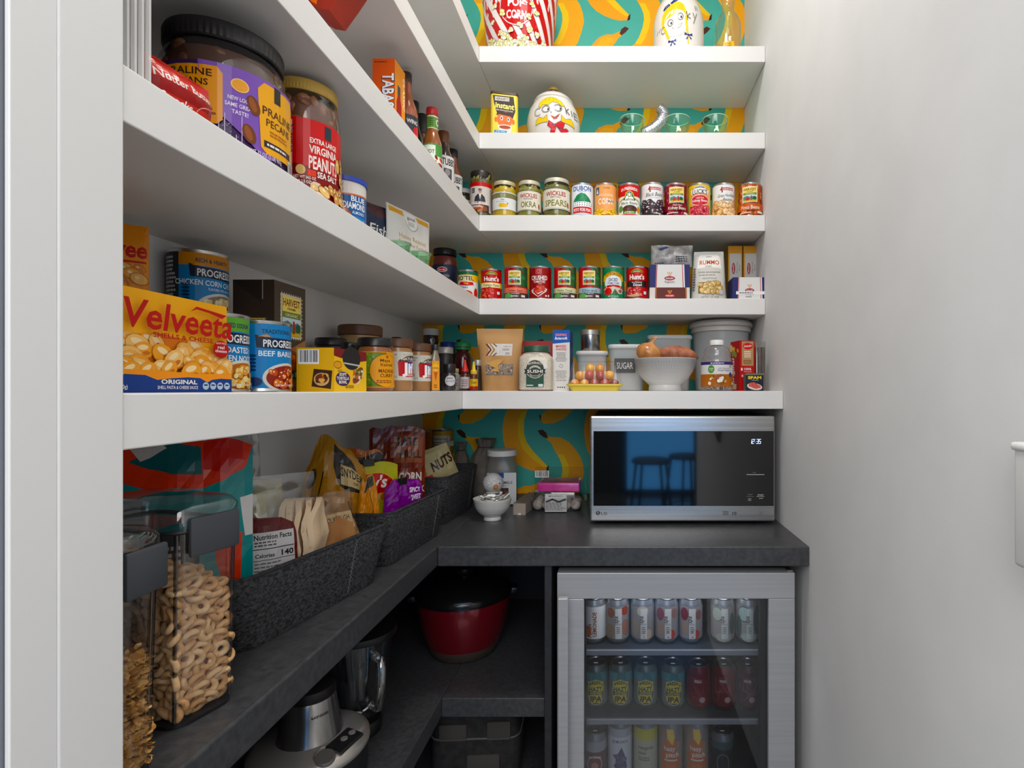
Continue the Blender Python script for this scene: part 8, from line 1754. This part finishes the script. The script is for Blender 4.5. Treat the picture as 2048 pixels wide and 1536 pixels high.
# ---------------------------------------------------------------- beverage fridge
YD = 1.36
fx0, fx1 = PX(1114, YD), PX(1590, YD); ftop = PZ(1146, YD); fbot = 0.11
gx0, gx1 = PX(1168, YD), PX(1537, YD); gtop = PZ(1198, YD); gbot = 0.19
fr = thing('beverage_fridge', 'stainless beverage fridge with a glass door under the counter', 'fridge', (0, 0, 0))
BLKP = M('#0c0c0e', 0.5)
FW0, FW1 = fx0 + 0.004, fx1 - 0.004
mb = MB()
mb.box(FW0, YD + 0.05, 0.02, FW0 + 0.03, 1.98, ftop - 0.002); mb.box(FW1 - 0.03, YD + 0.05, 0.02, FW1, 1.98, ftop - 0.002)
mb.box(FW0 + 0.03, YD + 0.05, ftop - 0.03, FW1 - 0.03, 1.98, ftop - 0.002); mb.box(FW0 + 0.03, YD + 0.05, 0.02, FW1 - 0.03, 1.98, 0.12); mb.box(FW0 + 0.03, 1.86, 0.12, FW1 - 0.03, 1.98, ftop - 0.03)
mb.build('body', BLKP, fr, 30)
door = MB().box(fx0, YD, gtop, fx1, YD + 0.045, ftop, 0.002).box(fx0, YD, fbot, fx1, YD + 0.045, gbot, 0.002).box(fx0, YD, gbot, gx0, YD + 0.045, gtop, 0.002).box(gx1, YD, gbot, fx1, YD + 0.045, gtop, 0.002)
dr = door.build('door_frame', SSV, fr, 30)
MB().box(gx0 + 0.0005, YD + 0.010, gbot + 0.0005, gx1 - 0.0005, YD + 0.016, gtop - 0.0005).build('door_glass', MCLEAR((0.80, 0.82, 0.85), add=0.07), dr, 30)
mb = MB()
for a, b, c, d in ((gx0, gbot, gx0 + 0.004, gtop), (gx1 - 0.016, gbot, gx1, gtop), (gx0, gtop - 0.004, gx1, gtop)): mb.box(a, YD + 0.017, b, c, YD + 0.04, d)
mb.build('gasket', M('#0e1014', 0.6), dr, 30)
hx0, hx1, hy = PX(1115, 1.315), PX(1136, 1.315), 1.315
hz = PZ(1197, 1.315)
hd = MB().box(hx0, hy, 0.20, hx1, hy + 0.016, hz, 0.0025).build('handle', SSV, dr, 30)
for z in (hz - 0.05, 0.25): MB().box(hx0 + 0.005, hy + 0.015, z - 0.012, hx1 - 0.005, YD + 0.001, z + 0.012, 0.002).build('standoff', SSV, hd, 30)
MB().box(PX(1577, YD), YD + 0.01, ftop, PX(1588, YD), YD + 0.04, ftop + 0.004).build('hinge', M('#9a9a98', 0.3, 0.9), fr, 30)
SHZ = [PZ(1300, 1.43), PZ(1438, 1.43), PZ(1438, 1.43) - 0.185]
for z in SHZ:
    sh = MB().box(FW0 + 0.031, 1.428, z - 0.014, FW1 - 0.031, 1.436, z, 0.001).build('rack_front', M('#9a9da2', 0.35, 0.4), fr, 30)
    MB().box(FW0 + 0.031, 1.436, z - 0.006, FW1 - 0.031, 1.855, z - 0.001).build('rack_glass', M('#3a3e44', 0.25), fr, 30)
# a small cool lamp in the top of the cavity, as such fridges have
area_light('fridge_lamp_light', ((FW0 + FW1) / 2, 1.425, ftop - 0.034), (math.radians(12), 0, 0), 0.40, 0.55, (0.88, 0.93, 1.0), 'RECTANGLE', 0.02)

def drink(label, px, z, pr, tall=False, Y=1.492, top='#a8aaae', body='#8f9194', r=0.0328):
    h = 0.158 if tall else 0.122
    x = PX(px, Y)
    t = thing('drink_can', label, 'can', (x, Y, z + 0.0005), face_cam(x, Y) * 0.5, 'drink cans in the fridge')
    MB().lathe([(0, 0.004), (0.020, 0.003), (0.0235, 0.0), (0.0255, 0.001), (r - 0.003, 0.008), (r, 0.016), (r, h - 0.020), (r - 0.002, h - 0.014), (0.0275, h - 0.004)], 36).build('body', M(body, 0.28, 0.6), t, 50)
    MB().lathe([(0.0275, h - 0.004), (0.0282, h - 0.001), (0.0272, h), (0.0258, h - 0.001), (0.0245, h - 0.006), (0, h - 0.006)], 36).build('lid', M(top, 0.25, 0.95), t, 50)
    MB().box(-0.006, -0.004, h - 0.0058, 0.006, 0.016, h - 0.0046, 0.0004).build('pull_tab', STEEL, t, 30)
    if pr: lay_cyl('printed_wrap', pr, r + 0.0002, t, 0.015, 0, 0.3)
    return t
RD = 0.0328
def base_can(col, h=0.087): p = Pr(); p.rect(-PI * RD, 0, PI * RD, h, col); return p
def seltz(spots, stripe='#cfcdc8', txt='berry'):
    p = base_can('#8d8784')
    for u, v, ru, rv, c in spots: p.ell(u, v, ru, rv, c, 18)
    p.rect(-0.006, 0.0, 0.012, 0.082, stripe); p.text('spa', 0.001, 0.052, 0.012, '#3c3a38', 0.020, 0.015, 0.2, rot=PI / 2); p.text(txt, 0.002, 0.038, 0.005, '#55524e', 0.016, 0.0); p.lines(-0.003, 0.014, 0.010, 0.034, 4, '#77746f')
    return p
p = base_can('#d2d0cc'); p.text('PEACH', -0.008, 0.022, 0.010, '#8a3c28', 0.036, 0.03, rot=PI / 2); p.text('LEMONADE', 0.006, 0.040, 0.011, '#8a4a34', 0.066, 0.03, rot=PI / 2); p.ell(-0.02, 0.02, 0.012, 0.016, '#b86a4c')
drink('white peach lemonade can with brown sideways lettering, top rack', 1189, SHZ[0], p)
drink('beige can with brown fruit shapes, second on the top rack', 1235, SHZ[0], seltz([(-0.02, 0.07, 0.012, 0.014, '#8a5848'), (0.022, 0.075, 0.012, 0.012, '#96402c'), (-0.022, 0.02, 0.014, 0.02, '#8f7a68'), (0.024, 0.03, 0.012, 0.022, '#9a6a58')], txt='blood'))
drink('pale can with cream fruit shapes, third on the top rack', 1285, SHZ[0], seltz([(0.0, 0.075, 0.016, 0.014, '#b8b29c'), (-0.024, 0.03, 0.012, 0.024, '#9a8f7c'), (0.014, 0.012, 0.014, 0.014, '#b8a494')], txt='lemon'))
drink('can with a red berry low on its front, left of a matching can', 1333, SHZ[0], seltz([(-0.02, 0.066, 0.012, 0.018, '#7c4448'), (0.022, 0.068, 0.010, 0.014, '#8a6a62'), (0.012, 0.012, 0.013, 0.013, '#b04434'), (-0.02, 0.026, 0.012, 0.016, '#9a8474')], txt='cherry'))
drink('can with a red berry low on its front, right of a matching can', 1381, SHZ[0], seltz([(-0.02, 0.066, 0.012, 0.018, '#74323c'), (0.022, 0.064, 0.010, 0.014, '#7a5450'), (0.012, 0.012, 0.013, 0.013, '#b04434'), (-0.02, 0.026, 0.012, 0.016, '#9a8474')], txt='cherry'))
drink('grey-green can with round pale slices, sixth on the top rack', 1445, SHZ[0], seltz([(-0.018, 0.066, 0.017, 0.020, '#5c625c'), (-0.019, 0.066, 0.015, 0.018, '#a8aca0'), (0.0, 0.004, 0.022, 0.012, '#9a9c90'), (0.026, 0.04, 0.01, 0.03, '#3f4c46')], '#c2c4c0', 'lime'))
drink('teal can with a round pale slice, rightmost on the top rack', 1495, SHZ[0], seltz([(-0.014, 0.066, 0.019, 0.022, '#3a5654'), (-0.014, 0.066, 0.017, 0.019, '#98a8a2'), (0.0, 0.004, 0.022, 0.012, '#a0a89e'), (0.024, 0.05, 0.012, 0.04, '#33524f'), (-0.03, 0.03, 0.010, 0.03, '#3c5a57')], '#b8c0be', 'lime'))
def ipa():
    p = base_can('#6f7a74'); p.rect(-PI * RD, 0.066, PI * RD, 0.087, '#5c8a8c'); p.poly([(-0.012, 0.062), (-0.008, 0.087), (0.012, 0.087), (0.02, 0.064)], '#3f7476')
    p.ell(0, 0.034, 0.025, 0.034, '#c9c29a', 26); p.ell(0, 0.034, 0.0235, 0.0325, '#4a5248', 26); p.poly([(-0.024, 0.060), (0.0, 0.070), (0.024, 0.060), (0.021, 0.052), (-0.021, 0.052)], '#c8b860'); p.lines(-0.016, 0.055, 0.016, 0.061, 1, '#3c443a')
    p.rect(-0.021, 0.035, 0.021, 0.052, '#cdbf62'); p.text('HAZY', 0, 0.037, 0.0125, '#2c342e', 0.038, 0.03, 0.1, slope=0.08); p.text('LITTLE THING', 0.001, 0.0285, 0.0048, '#d8cc84', 0.036, 0.02)
    p.rect(-0.017, 0.006, 0.017, 0.027, '#d0b83c'); p.text('IPA', 0, 0.0085, 0.0155, '#2a3440', 0.032, 0.04, 0.1); p.rect(-0.021, 0.010, -0.0175, 0.024, '#c8b860')
    return p
for k, px in enumerate((1192, 1241, 1291, 1346)):
    drink(['leftmost', 'second', 'third', 'fourth'][k] + ' of four hazy beer cans with a yellow barrel label, middle rack', px, SHZ[1], ipa(), Y=1.500 - 0.004 * (k == 3), body='#6f7a74')
def rouge(c1, c2):
    p = base_can(c1); p.rect(-0.014, 0.064, 0.006, 0.072, '#a89a9c'); rn = random.Random(int(c1[1:3], 16))
    for i in range(7): p.line([(rn.uniform(-0.03, 0.03), rn.uniform(0, 0.08)) for _ in range(3)], 0.0016, c2)
    p.ell(0.008, 0.018, 0.008, 0.008, '#b89a98')
    return p
drink('dark red can beside the hazy beers, middle rack', 1397, SHZ[1], rouge('#6a1620', '#8a3a40'), body='#7a2028')
drink('dark red can, second from the right on the middle rack', 1447, SHZ[1], rouge('#641822', '#8f5054'), body='#7a2028')
drink('faded plum can, rightmost on the middle rack', 1495, SHZ[1], rouge('#4a2a38', '#7c5a66'), body='#5a3038')
p = base_can('#5c3a40'); p.rect(-PI * RD, 0.060, PI * RD, 0.087, '#9a9c9e'); p.ell(0.0, 0.026, 0.022, 0.024, '#a8a09c', 22); p.ell(0.0, 0.026, 0.019, 0.021, '#6a3034', 22); p.text('FERN CRUMBLE', 0, 0.044, 0.005, '#e0d8d4', 0.036, 0.02, bend=-8); p.ell(0, 0.022, 0.010, 0.010, '#b87a70')
drink('short maroon can with a round badge, bottom rack left', 1190, SHZ[2], p)
TH2 = 0.123
p = base_can('#c6c6ca', TH2); p.rect(-PI * RD, 0.10, PI * RD, TH2, '#a6a8ae'); p.text('EDMUND\'S', 0, 0.085, 0.008, '#4a4a58', 0.044, 0.01, bend=-4); p.poly([(-0.016, 0.0), (-0.012, 0.04), (-0.022, 0.05), (-0.006, 0.056), (0.004, 0.074), (0.014, 0.05), (0.02, 0.02), (0.012, 0.0)], '#4a4866'); p.pile(-0.014, 0.004, 0.016, 0.05, 14, 0.006, 0.006, ['#3c3a58', '#5c5a7c', '#70708e'], seed=4)
drink('tall white can with a blue berry sprig, bottom rack', 1240, SHZ[2], p, True)
p = base_can('#b0ad98', TH2); p.rect(-PI * RD, 0.092, PI * RD, TH2, '#b8b04c'); p.text('margarita', 0.0, 0.068, 0.010, '#3c3c34', 0.044, 0.01); p.text('sour', -0.010, 0.054, 0.010, '#3c3c34', 0.022, 0.01); p.lines(-0.02, 0.036, 0.018, 0.048, 2, '#66665c')
drink('tall pale yellow margarita sour can, bottom rack', 1291, SHZ[2], p, True)
def pitch():
    p = base_can('#8f7a6c', TH2); p.poly([(-0.03, 0.0), (-0.03, 0.05), (-0.02, 0.085), (0.0, 0.10), (0.018, 0.09), (0.012, 0.06), (0.028, 0.04), (0.026, 0.0)], '#b4602c'); p.poly([(-0.012, TH2), (-0.010, 0.096), (0.004, 0.080), (0.010, 0.10), (0.006, TH2)], '#d8b85c'); p.poly([(0.012, 0.09), (0.016, TH2), (0.032, TH2), (0.026, 0.085)], '#6a7078')
    p.text('hazy', -0.004, 0.064, 0.013, '#e6dcd2', 0.032, 0.015); p.text('pitch', 0.004, 0.047, 0.013, '#e6dcd2', 0.036, 0.015); p.rect(-0.018, 0.036, 0.018, 0.040, '#d8ccbe'); p.ell(0.0, 0.014, 0.016, 0.014, '#c46a30')
    return p
drink('tall orange hazy beer can, left of its twin on the bottom rack', 1341, SHZ[2], pitch(), True)
drink('tall orange hazy beer can, right of its twin on the bottom rack', 1393, SHZ[2], pitch(), True)
p = base_can('#2c3234'); p.rect(-PI * RD, 0.066, PI * RD, 0.087, '#4a5a5a'); p.ell(0, 0.03, 0.018, 0.026, '#6a6c6a', 20); p.ell(0, 0.03, 0.015, 0.022, '#2c3234', 20); p.rect(-0.02, 0.0, 0.022, 0.010, '#8a8a84')
drink('short black can, rightmost on the bottom rack', 1444, SHZ[2], p)

# ---------------------------------------------------------------- appliances on the lower shelf
L = (-0.626, 1.090, LS)
t = thing('blender_motor', 'brushed steel blender base with round dial and buttons', 'blender', L, 0.55); t.scale = (1.10, 1.10, 1.16)
MB().lathe([(0, 0.001), (0.094, 0.001), (0.096, 0.004), (0.098, 0.055)], 48).build('skirt', M('#1c1c1e', 0.4), t, 40)
MB().lathe([(0.098, 0.055), (0.101, 0.060), (0.100, 0.068), (0.088, 0.076), (0.062, 0.082), (0.052, 0.086)], 56).build('deck', MN('#bcb6ae', '#d2ccc4', 3, 0.3, metal=0.7), t, 50)
MB().lathe([(0.056, 0.082), (0.053, 0.090), (0.046, 0.125), (0.042, 0.150), (0.041, 0.152)], 48).build('motor_cone', MN('#8a8682', '#bab6b2', 4, 0.22, metal=0.95, stretch=(8, 8, 0.4)), t, 50)
MB().lathe([(0.042, 0.151), (0.043, 0.153), (0.041, 0.168), (0.030, 0.176), (0.018, 0.176), (0, 0.172)], 40).build('collar', M('#151516', 0.35), t, 40)
p = Pr(); p.text('BLACK+DECKER', 0.006, 0.0, 0.0042, '#2a2826', 0.030, 0.02); lay_cyl('maker_mark', p, 0.0462, t, 0.128, 0.2, 0.4)
mt = Matrix.Translation((0.052, -0.052, 0.0765))
pn = MB(); pn.box(-0.028, -0.018, 0, 0.030, 0.018, 0.006, 0.003, 2, mt @ Matrix.Rotation(0.8, 4, 'Z') @ Matrix.Rotation(0.18, 4, 'X')); pn.build('control_panel', M('#1b1b1d', 0.35), t, 30)
kb = MB().lathe([(0, 0), (0.017, 0), (0.017, 0.008), (0.0155, 0.010), (0, 0.010)], 32, Matrix.Translation((0.020, -0.078, 0.070)) @ Matrix.Rotation(0.25, 4, 'X')).build('dial', M('#77736e', 0.35, 0.4), t, 40)
MB().tube([(0.020 + 0.0172 * math.cos(a * PI / 16), -0.0755 + 0.0165 * math.sin(a * PI / 16), 0.0795 + 0.004 * math.sin(a * PI / 16)) for a in range(32)], 0.0012, 6, True).build('dial_ring', M('#c8c4be', 0.25, 0.9), kb, 50)
for k in range(2): MB().lathe([(0, 0), (0.006, 0), (0.006, 0.002), (0, 0.0025)], 18, Matrix.Translation((0.052 + 0.014 * k, -0.052 + 0.012 * k, 0.083))).build('button', M('#8a8884', 0.4), t, 40)
# glass jar of the blender
L = (PX(718, 1.235), 1.245, LS)
t = thing('blender_jar', 'ribbed glass blender jar with a moulded handle', 'blender jar', L, 0.75)
GLJ = MCLEAR((0.90, 0.91, 0.92), add=0.05)
MB().lathe([(0, 0.001), (0.040, 0.001), (0.044, 0.004), (0.045, 0.026), (0.042, 0.032), (0, 0.032)], 40).build('base_ring', M('#101011', 0.4), t, 40)
v = []; f = []; n = 56; prof = [(0.036, 0.030), (0.038, 0.040), (0.044, 0.075), (0.056, 0.130), (0.066, 0.185), (0.0745, 0.228), (0.072, 0.228), (0.063, 0.184), (0.053, 0.130), (0.041, 0.076), (0.034, 0.044), (0.0, 0.040)]
for r_, z in prof:
    for i in range(n): a = 2 * PI * i / n; s_ = 1 + 0.035 * math.cos(7 * a) * (1 if 0.04 < z < 0.2 else 0); v.append((r_ * s_ * math.cos(a), r_ * s_ * math.sin(a), z))
for k in range(len(prof) - 1):
    for i in range(n): j = (i + 1) % n; f.append((k * n + i, k * n + j, (k + 1) * n + j, (k + 1) * n + i))
mesh('glass', v, f, GLJ, t, 60)
MB().tube([(0.010, -0.064, 0.196), (0.012, -0.088, 0.196), (0.013, -0.096, 0.180), (0.013, -0.092, 0.130), (0.012, -0.080, 0.085), (0.010, -0.060, 0.076), (0.008, -0.046, 0.080)], [0.010, 0.010, 0.0105, 0.010, 0.009, 0.009, 0.009], 12).build('handle', MCLEAR((0.90, 0.91, 0.92), add=0.40), t, 60)
MB().lathe([(0.060, 0.232), (0.076, 0.226), (0.0775, 0.230), (0.076, 0.240), (0.05, 0.246), (0, 0.246)], 40).build('lid', M('#121213', 0.4), t, 40)
mb = MB()
for k in range(4): a = k * PI / 2; mb.tube([(0, 0, 0.044), (0.014 * math.cos(a), 0.014 * math.sin(a), 0.050), (0.022 * math.cos(a), 0.022 * math.sin(a), 0.058)], [0.004, 0.003, 0.001], 6)
mb.build('blades', STEEL, t, 40)
# red multi cooker
L = (PX(925, 1.62), 1.640, LS)
t = thing('rice_cooker', 'red rice cooker with a black lid in the dark corner shelf', 'cooker', L, 0.25); t.scale = (1.24, 1.24, 1.18)
MB().lathe([(0, 0.001), (0.070, 0.001), (0.078, 0.006), (0.086, 0.030)], 48).build('reflection_band', M('#6a5a50', 0.2, 0.6), t, 40)  # separate band coloured like the beige reflection low on the pot
MB().lathe([(0.086, 0.030), (0.100, 0.070), (0.109, 0.115), (0.111, 0.140), (0.110, 0.146)], 56).build('pot', M('#74101c', 0.18, 0.35, 0.5, 0.5), t, 50)
MB().lathe([(0.108, 0.145), (0.115, 0.147), (0.117, 0.156), (0.114, 0.164), (0.100, 0.176), (0.070, 0.192), (0.040, 0.199), (0, 0.200)], 56).build('lid', M('#101012', 0.22), t, 50)
MB().lathe([(0.018, 0.198), (0.022, 0.203), (0.022, 0.214), (0.016, 0.218), (0, 0.218)], 24).build('knob', M('#141416', 0.3), t, 40)
for s_ in (-1, 1): MB().box(s_ * 0.116 - 0.014, -0.020, 0.140, s_ * 0.116 + 0.014, 0.020, 0.156, 0.004).build('side_handle', M('#141416', 0.35), t, 40)
MB().box(-0.020, -0.1145, 0.150, 0.020, -0.110, 0.166, 0.002).build('latch', M('#2c2c2e', 0.3), t, 40)
# soft bags on the bottom shelf
ZB = 0.209
def softbag(label, X, Y, w, d, h, seed, col, rz, patch):
    t = thing('lunch_bag', label, 'bag', (X, Y, ZB), rz)
    rings = []
    for z, s_ in ((0.001, 0.94), (0.02, 1.0), (h * 0.5, 1.03), (h * 0.85, 0.96), (h, 0.80)):
        rings.append([(x * s_ + 0.004 * noise.noise(Vector((x * 20, z * 20, seed))), y * s_ + 0.006 * noise.noise(Vector((y * 20, z * 25, seed + 3))), z + (0.008 * noise.noise(Vector((x * 14, y * 14, seed))) if z > 0.03 else 0)) for x, y in rrect(w, d, 0.03, 5)])
    v, f = loft_vf(rings); mesh('cloth', v, f, MN(col, '#2c2a28', 60, 0.85, 0.4), t, 60)
    MB().tube([(x * 1.035, y * 1.035, h * 0.62) for x, y in rrect(w, d, 0.03, 6)], 0.0028, 6, True).build('zip', M('#5a5856', 0.5), t, 60)
    MB().tube([(-w * 0.28, -d * 0.20, h * 0.94), (-w * 0.24, -d * 0.22, h + 0.03), (0.0, -d * 0.22, h + 0.048), (w * 0.24, -d * 0.22, h + 0.03), (w * 0.28, -d * 0.2, h * 0.94)], 0.009, 8).build('handle', M('#19181a', 0.7), t, 50)
    for (a, b, c, e) in patch: MB().box(a, -d * 0.535, b, c, -d * 0.515, e, 0.004).build('pocket', M('#45403b', 0.85), t, 40)
    return t
softbag('black soft bag with taupe pockets on the bottom shelf', PX(960, 1.56), 1.560, 0.24, 0.15, 0.215, 3, '#1b1a1b', 0.05, [(-0.095, 0.13, -0.02, 0.175), (0.035, 0.13, 0.10, 0.18), (-0.02, 0.03, 0.07, 0.09)])

# ---------------------------------------------------------------- white wall bracket at the right edge
YK = 0.612
t = thing('wall_bracket', 'white wall-mounted holder cut off by the right edge', 'holder', (XR, YK, PZ(1132, YK)))
MB().box(-0.030, -0.055, 0, -0.0005, 0.004, 0.138, 0.005, 3).build('holder_body', M('#d8d8d6', 0.35), t, 40)
MB().box(-0.033, -0.058, 0.132, -0.0005, 0.006, 0.142, 0.004, 3).build('top_cap', M('#ececea', 0.3), t, 40)
v, f = loft_vf([[(-0.024, -0.05, 0.002), (-0.002, -0.05, 0.002), (-0.002, -0.006, 0.002), (-0.024, -0.006, 0.002)], [(-0.010, -0.045, -0.045), (-0.002, -0.045, -0.045), (-0.002, -0.014, -0.045), (-0.010, -0.014, -0.045)]])
mesh('lower_bracket', v, f, M('#b8b8b6', 0.4), t, 30)

# ---------------------------------------------------------------- the lamp on the pantry ceiling and the kitchen behind
t = thing('ceiling_lamp', 'round white flush lamp on the pantry ceiling', 'lamp', (-0.05, 1.05, CEIL))
MB().lathe([(0, 0), (0.19, 0), (0.195, -0.004), (0.195, -0.030), (0.185, -0.036)], 48).build('rim', M('#e8e8e6', 0.4), t, 40)
MB().lathe([(0.185, -0.034), (0.10, -0.040), (0, -0.042)], 48).build('diffuser', MEMIT('#fff2e2', 4.0), t, 40)

# the kitchen the pantry opens into, seen only as reflections: far wall, glazed door, island, stools
struct('wall_kitchen', MB().box(-3.2, -3.75, 0, 3.2, -3.65, 2.75), M('#3c3e42', 0.7))
dk = thing('door_1', None, None, (0.54, -3.64, 0)); dk['kind'] = 'structure'
MB().box(-0.48, 0, 0, -0.42, 0.03, 2.15).box(0.42, 0, 0, 0.48, 0.03, 2.15).box(-0.42, 0, 2.09, 0.42, 0.03, 2.15).box(-0.42, 0, 0, 0.42, 0.03, 0.06).build('door_frame', M('#1c1c1e', 0.5), dk, 30)
MB().box(-0.42, 0.008, 0.06, 0.42, 0.016, 2.09).build('pane', MEMIT('#4a9ee6', 3.2), dk, 30)
t = thing('kitchen_island', 'pale grey kitchen island standing behind the viewer', 'island', (1.75, -2.45, 0))
MB().box(-0.60, -0.40, 0, 0.60, 0.40, 0.88, 0.004).build('cabinet', M('#a8a8a6', 0.6), t, 30)
MB().box(-0.64, -0.44, 0.88, 0.64, 0.44, 0.92, 0.004).build('worktop', M('#d8d8d6', 0.3), t, 30)
def stool(label, x, y, rz):
    t = thing('bar_stool', label, 'stool', (x, y, 0), rz, 'black bar stools')
    MB().lathe([(0, 0.66), (0.17, 0.66), (0.18, 0.68), (0.16, 0.70), (0, 0.705)], 24).build('seat', M('#141416', 0.5), t, 40)
    for sx in (-1, 1):
        for sy in (-1, 1): MB().tube([(sx * 0.11, sy * 0.11, 0.665), (sx * 0.17, sy * 0.17, 0.0)], 0.013, 8).build('leg', M('#101012', 0.5), t, 40)
    MB().tube([(0.155 * a, 0.155 * b, 0.22) for a, b in ((-1, -1), (1, -1), (1, 1), (-1, 1))], 0.009, 8, True).build('footrest', M('#101012', 0.5), t, 40)
stool('black bar stool behind the viewer, before the glazed door', 0.30, -1.65, 0.3)
stool('black bar stool behind the viewer, beside the island', 0.66, -1.95, 0.7)
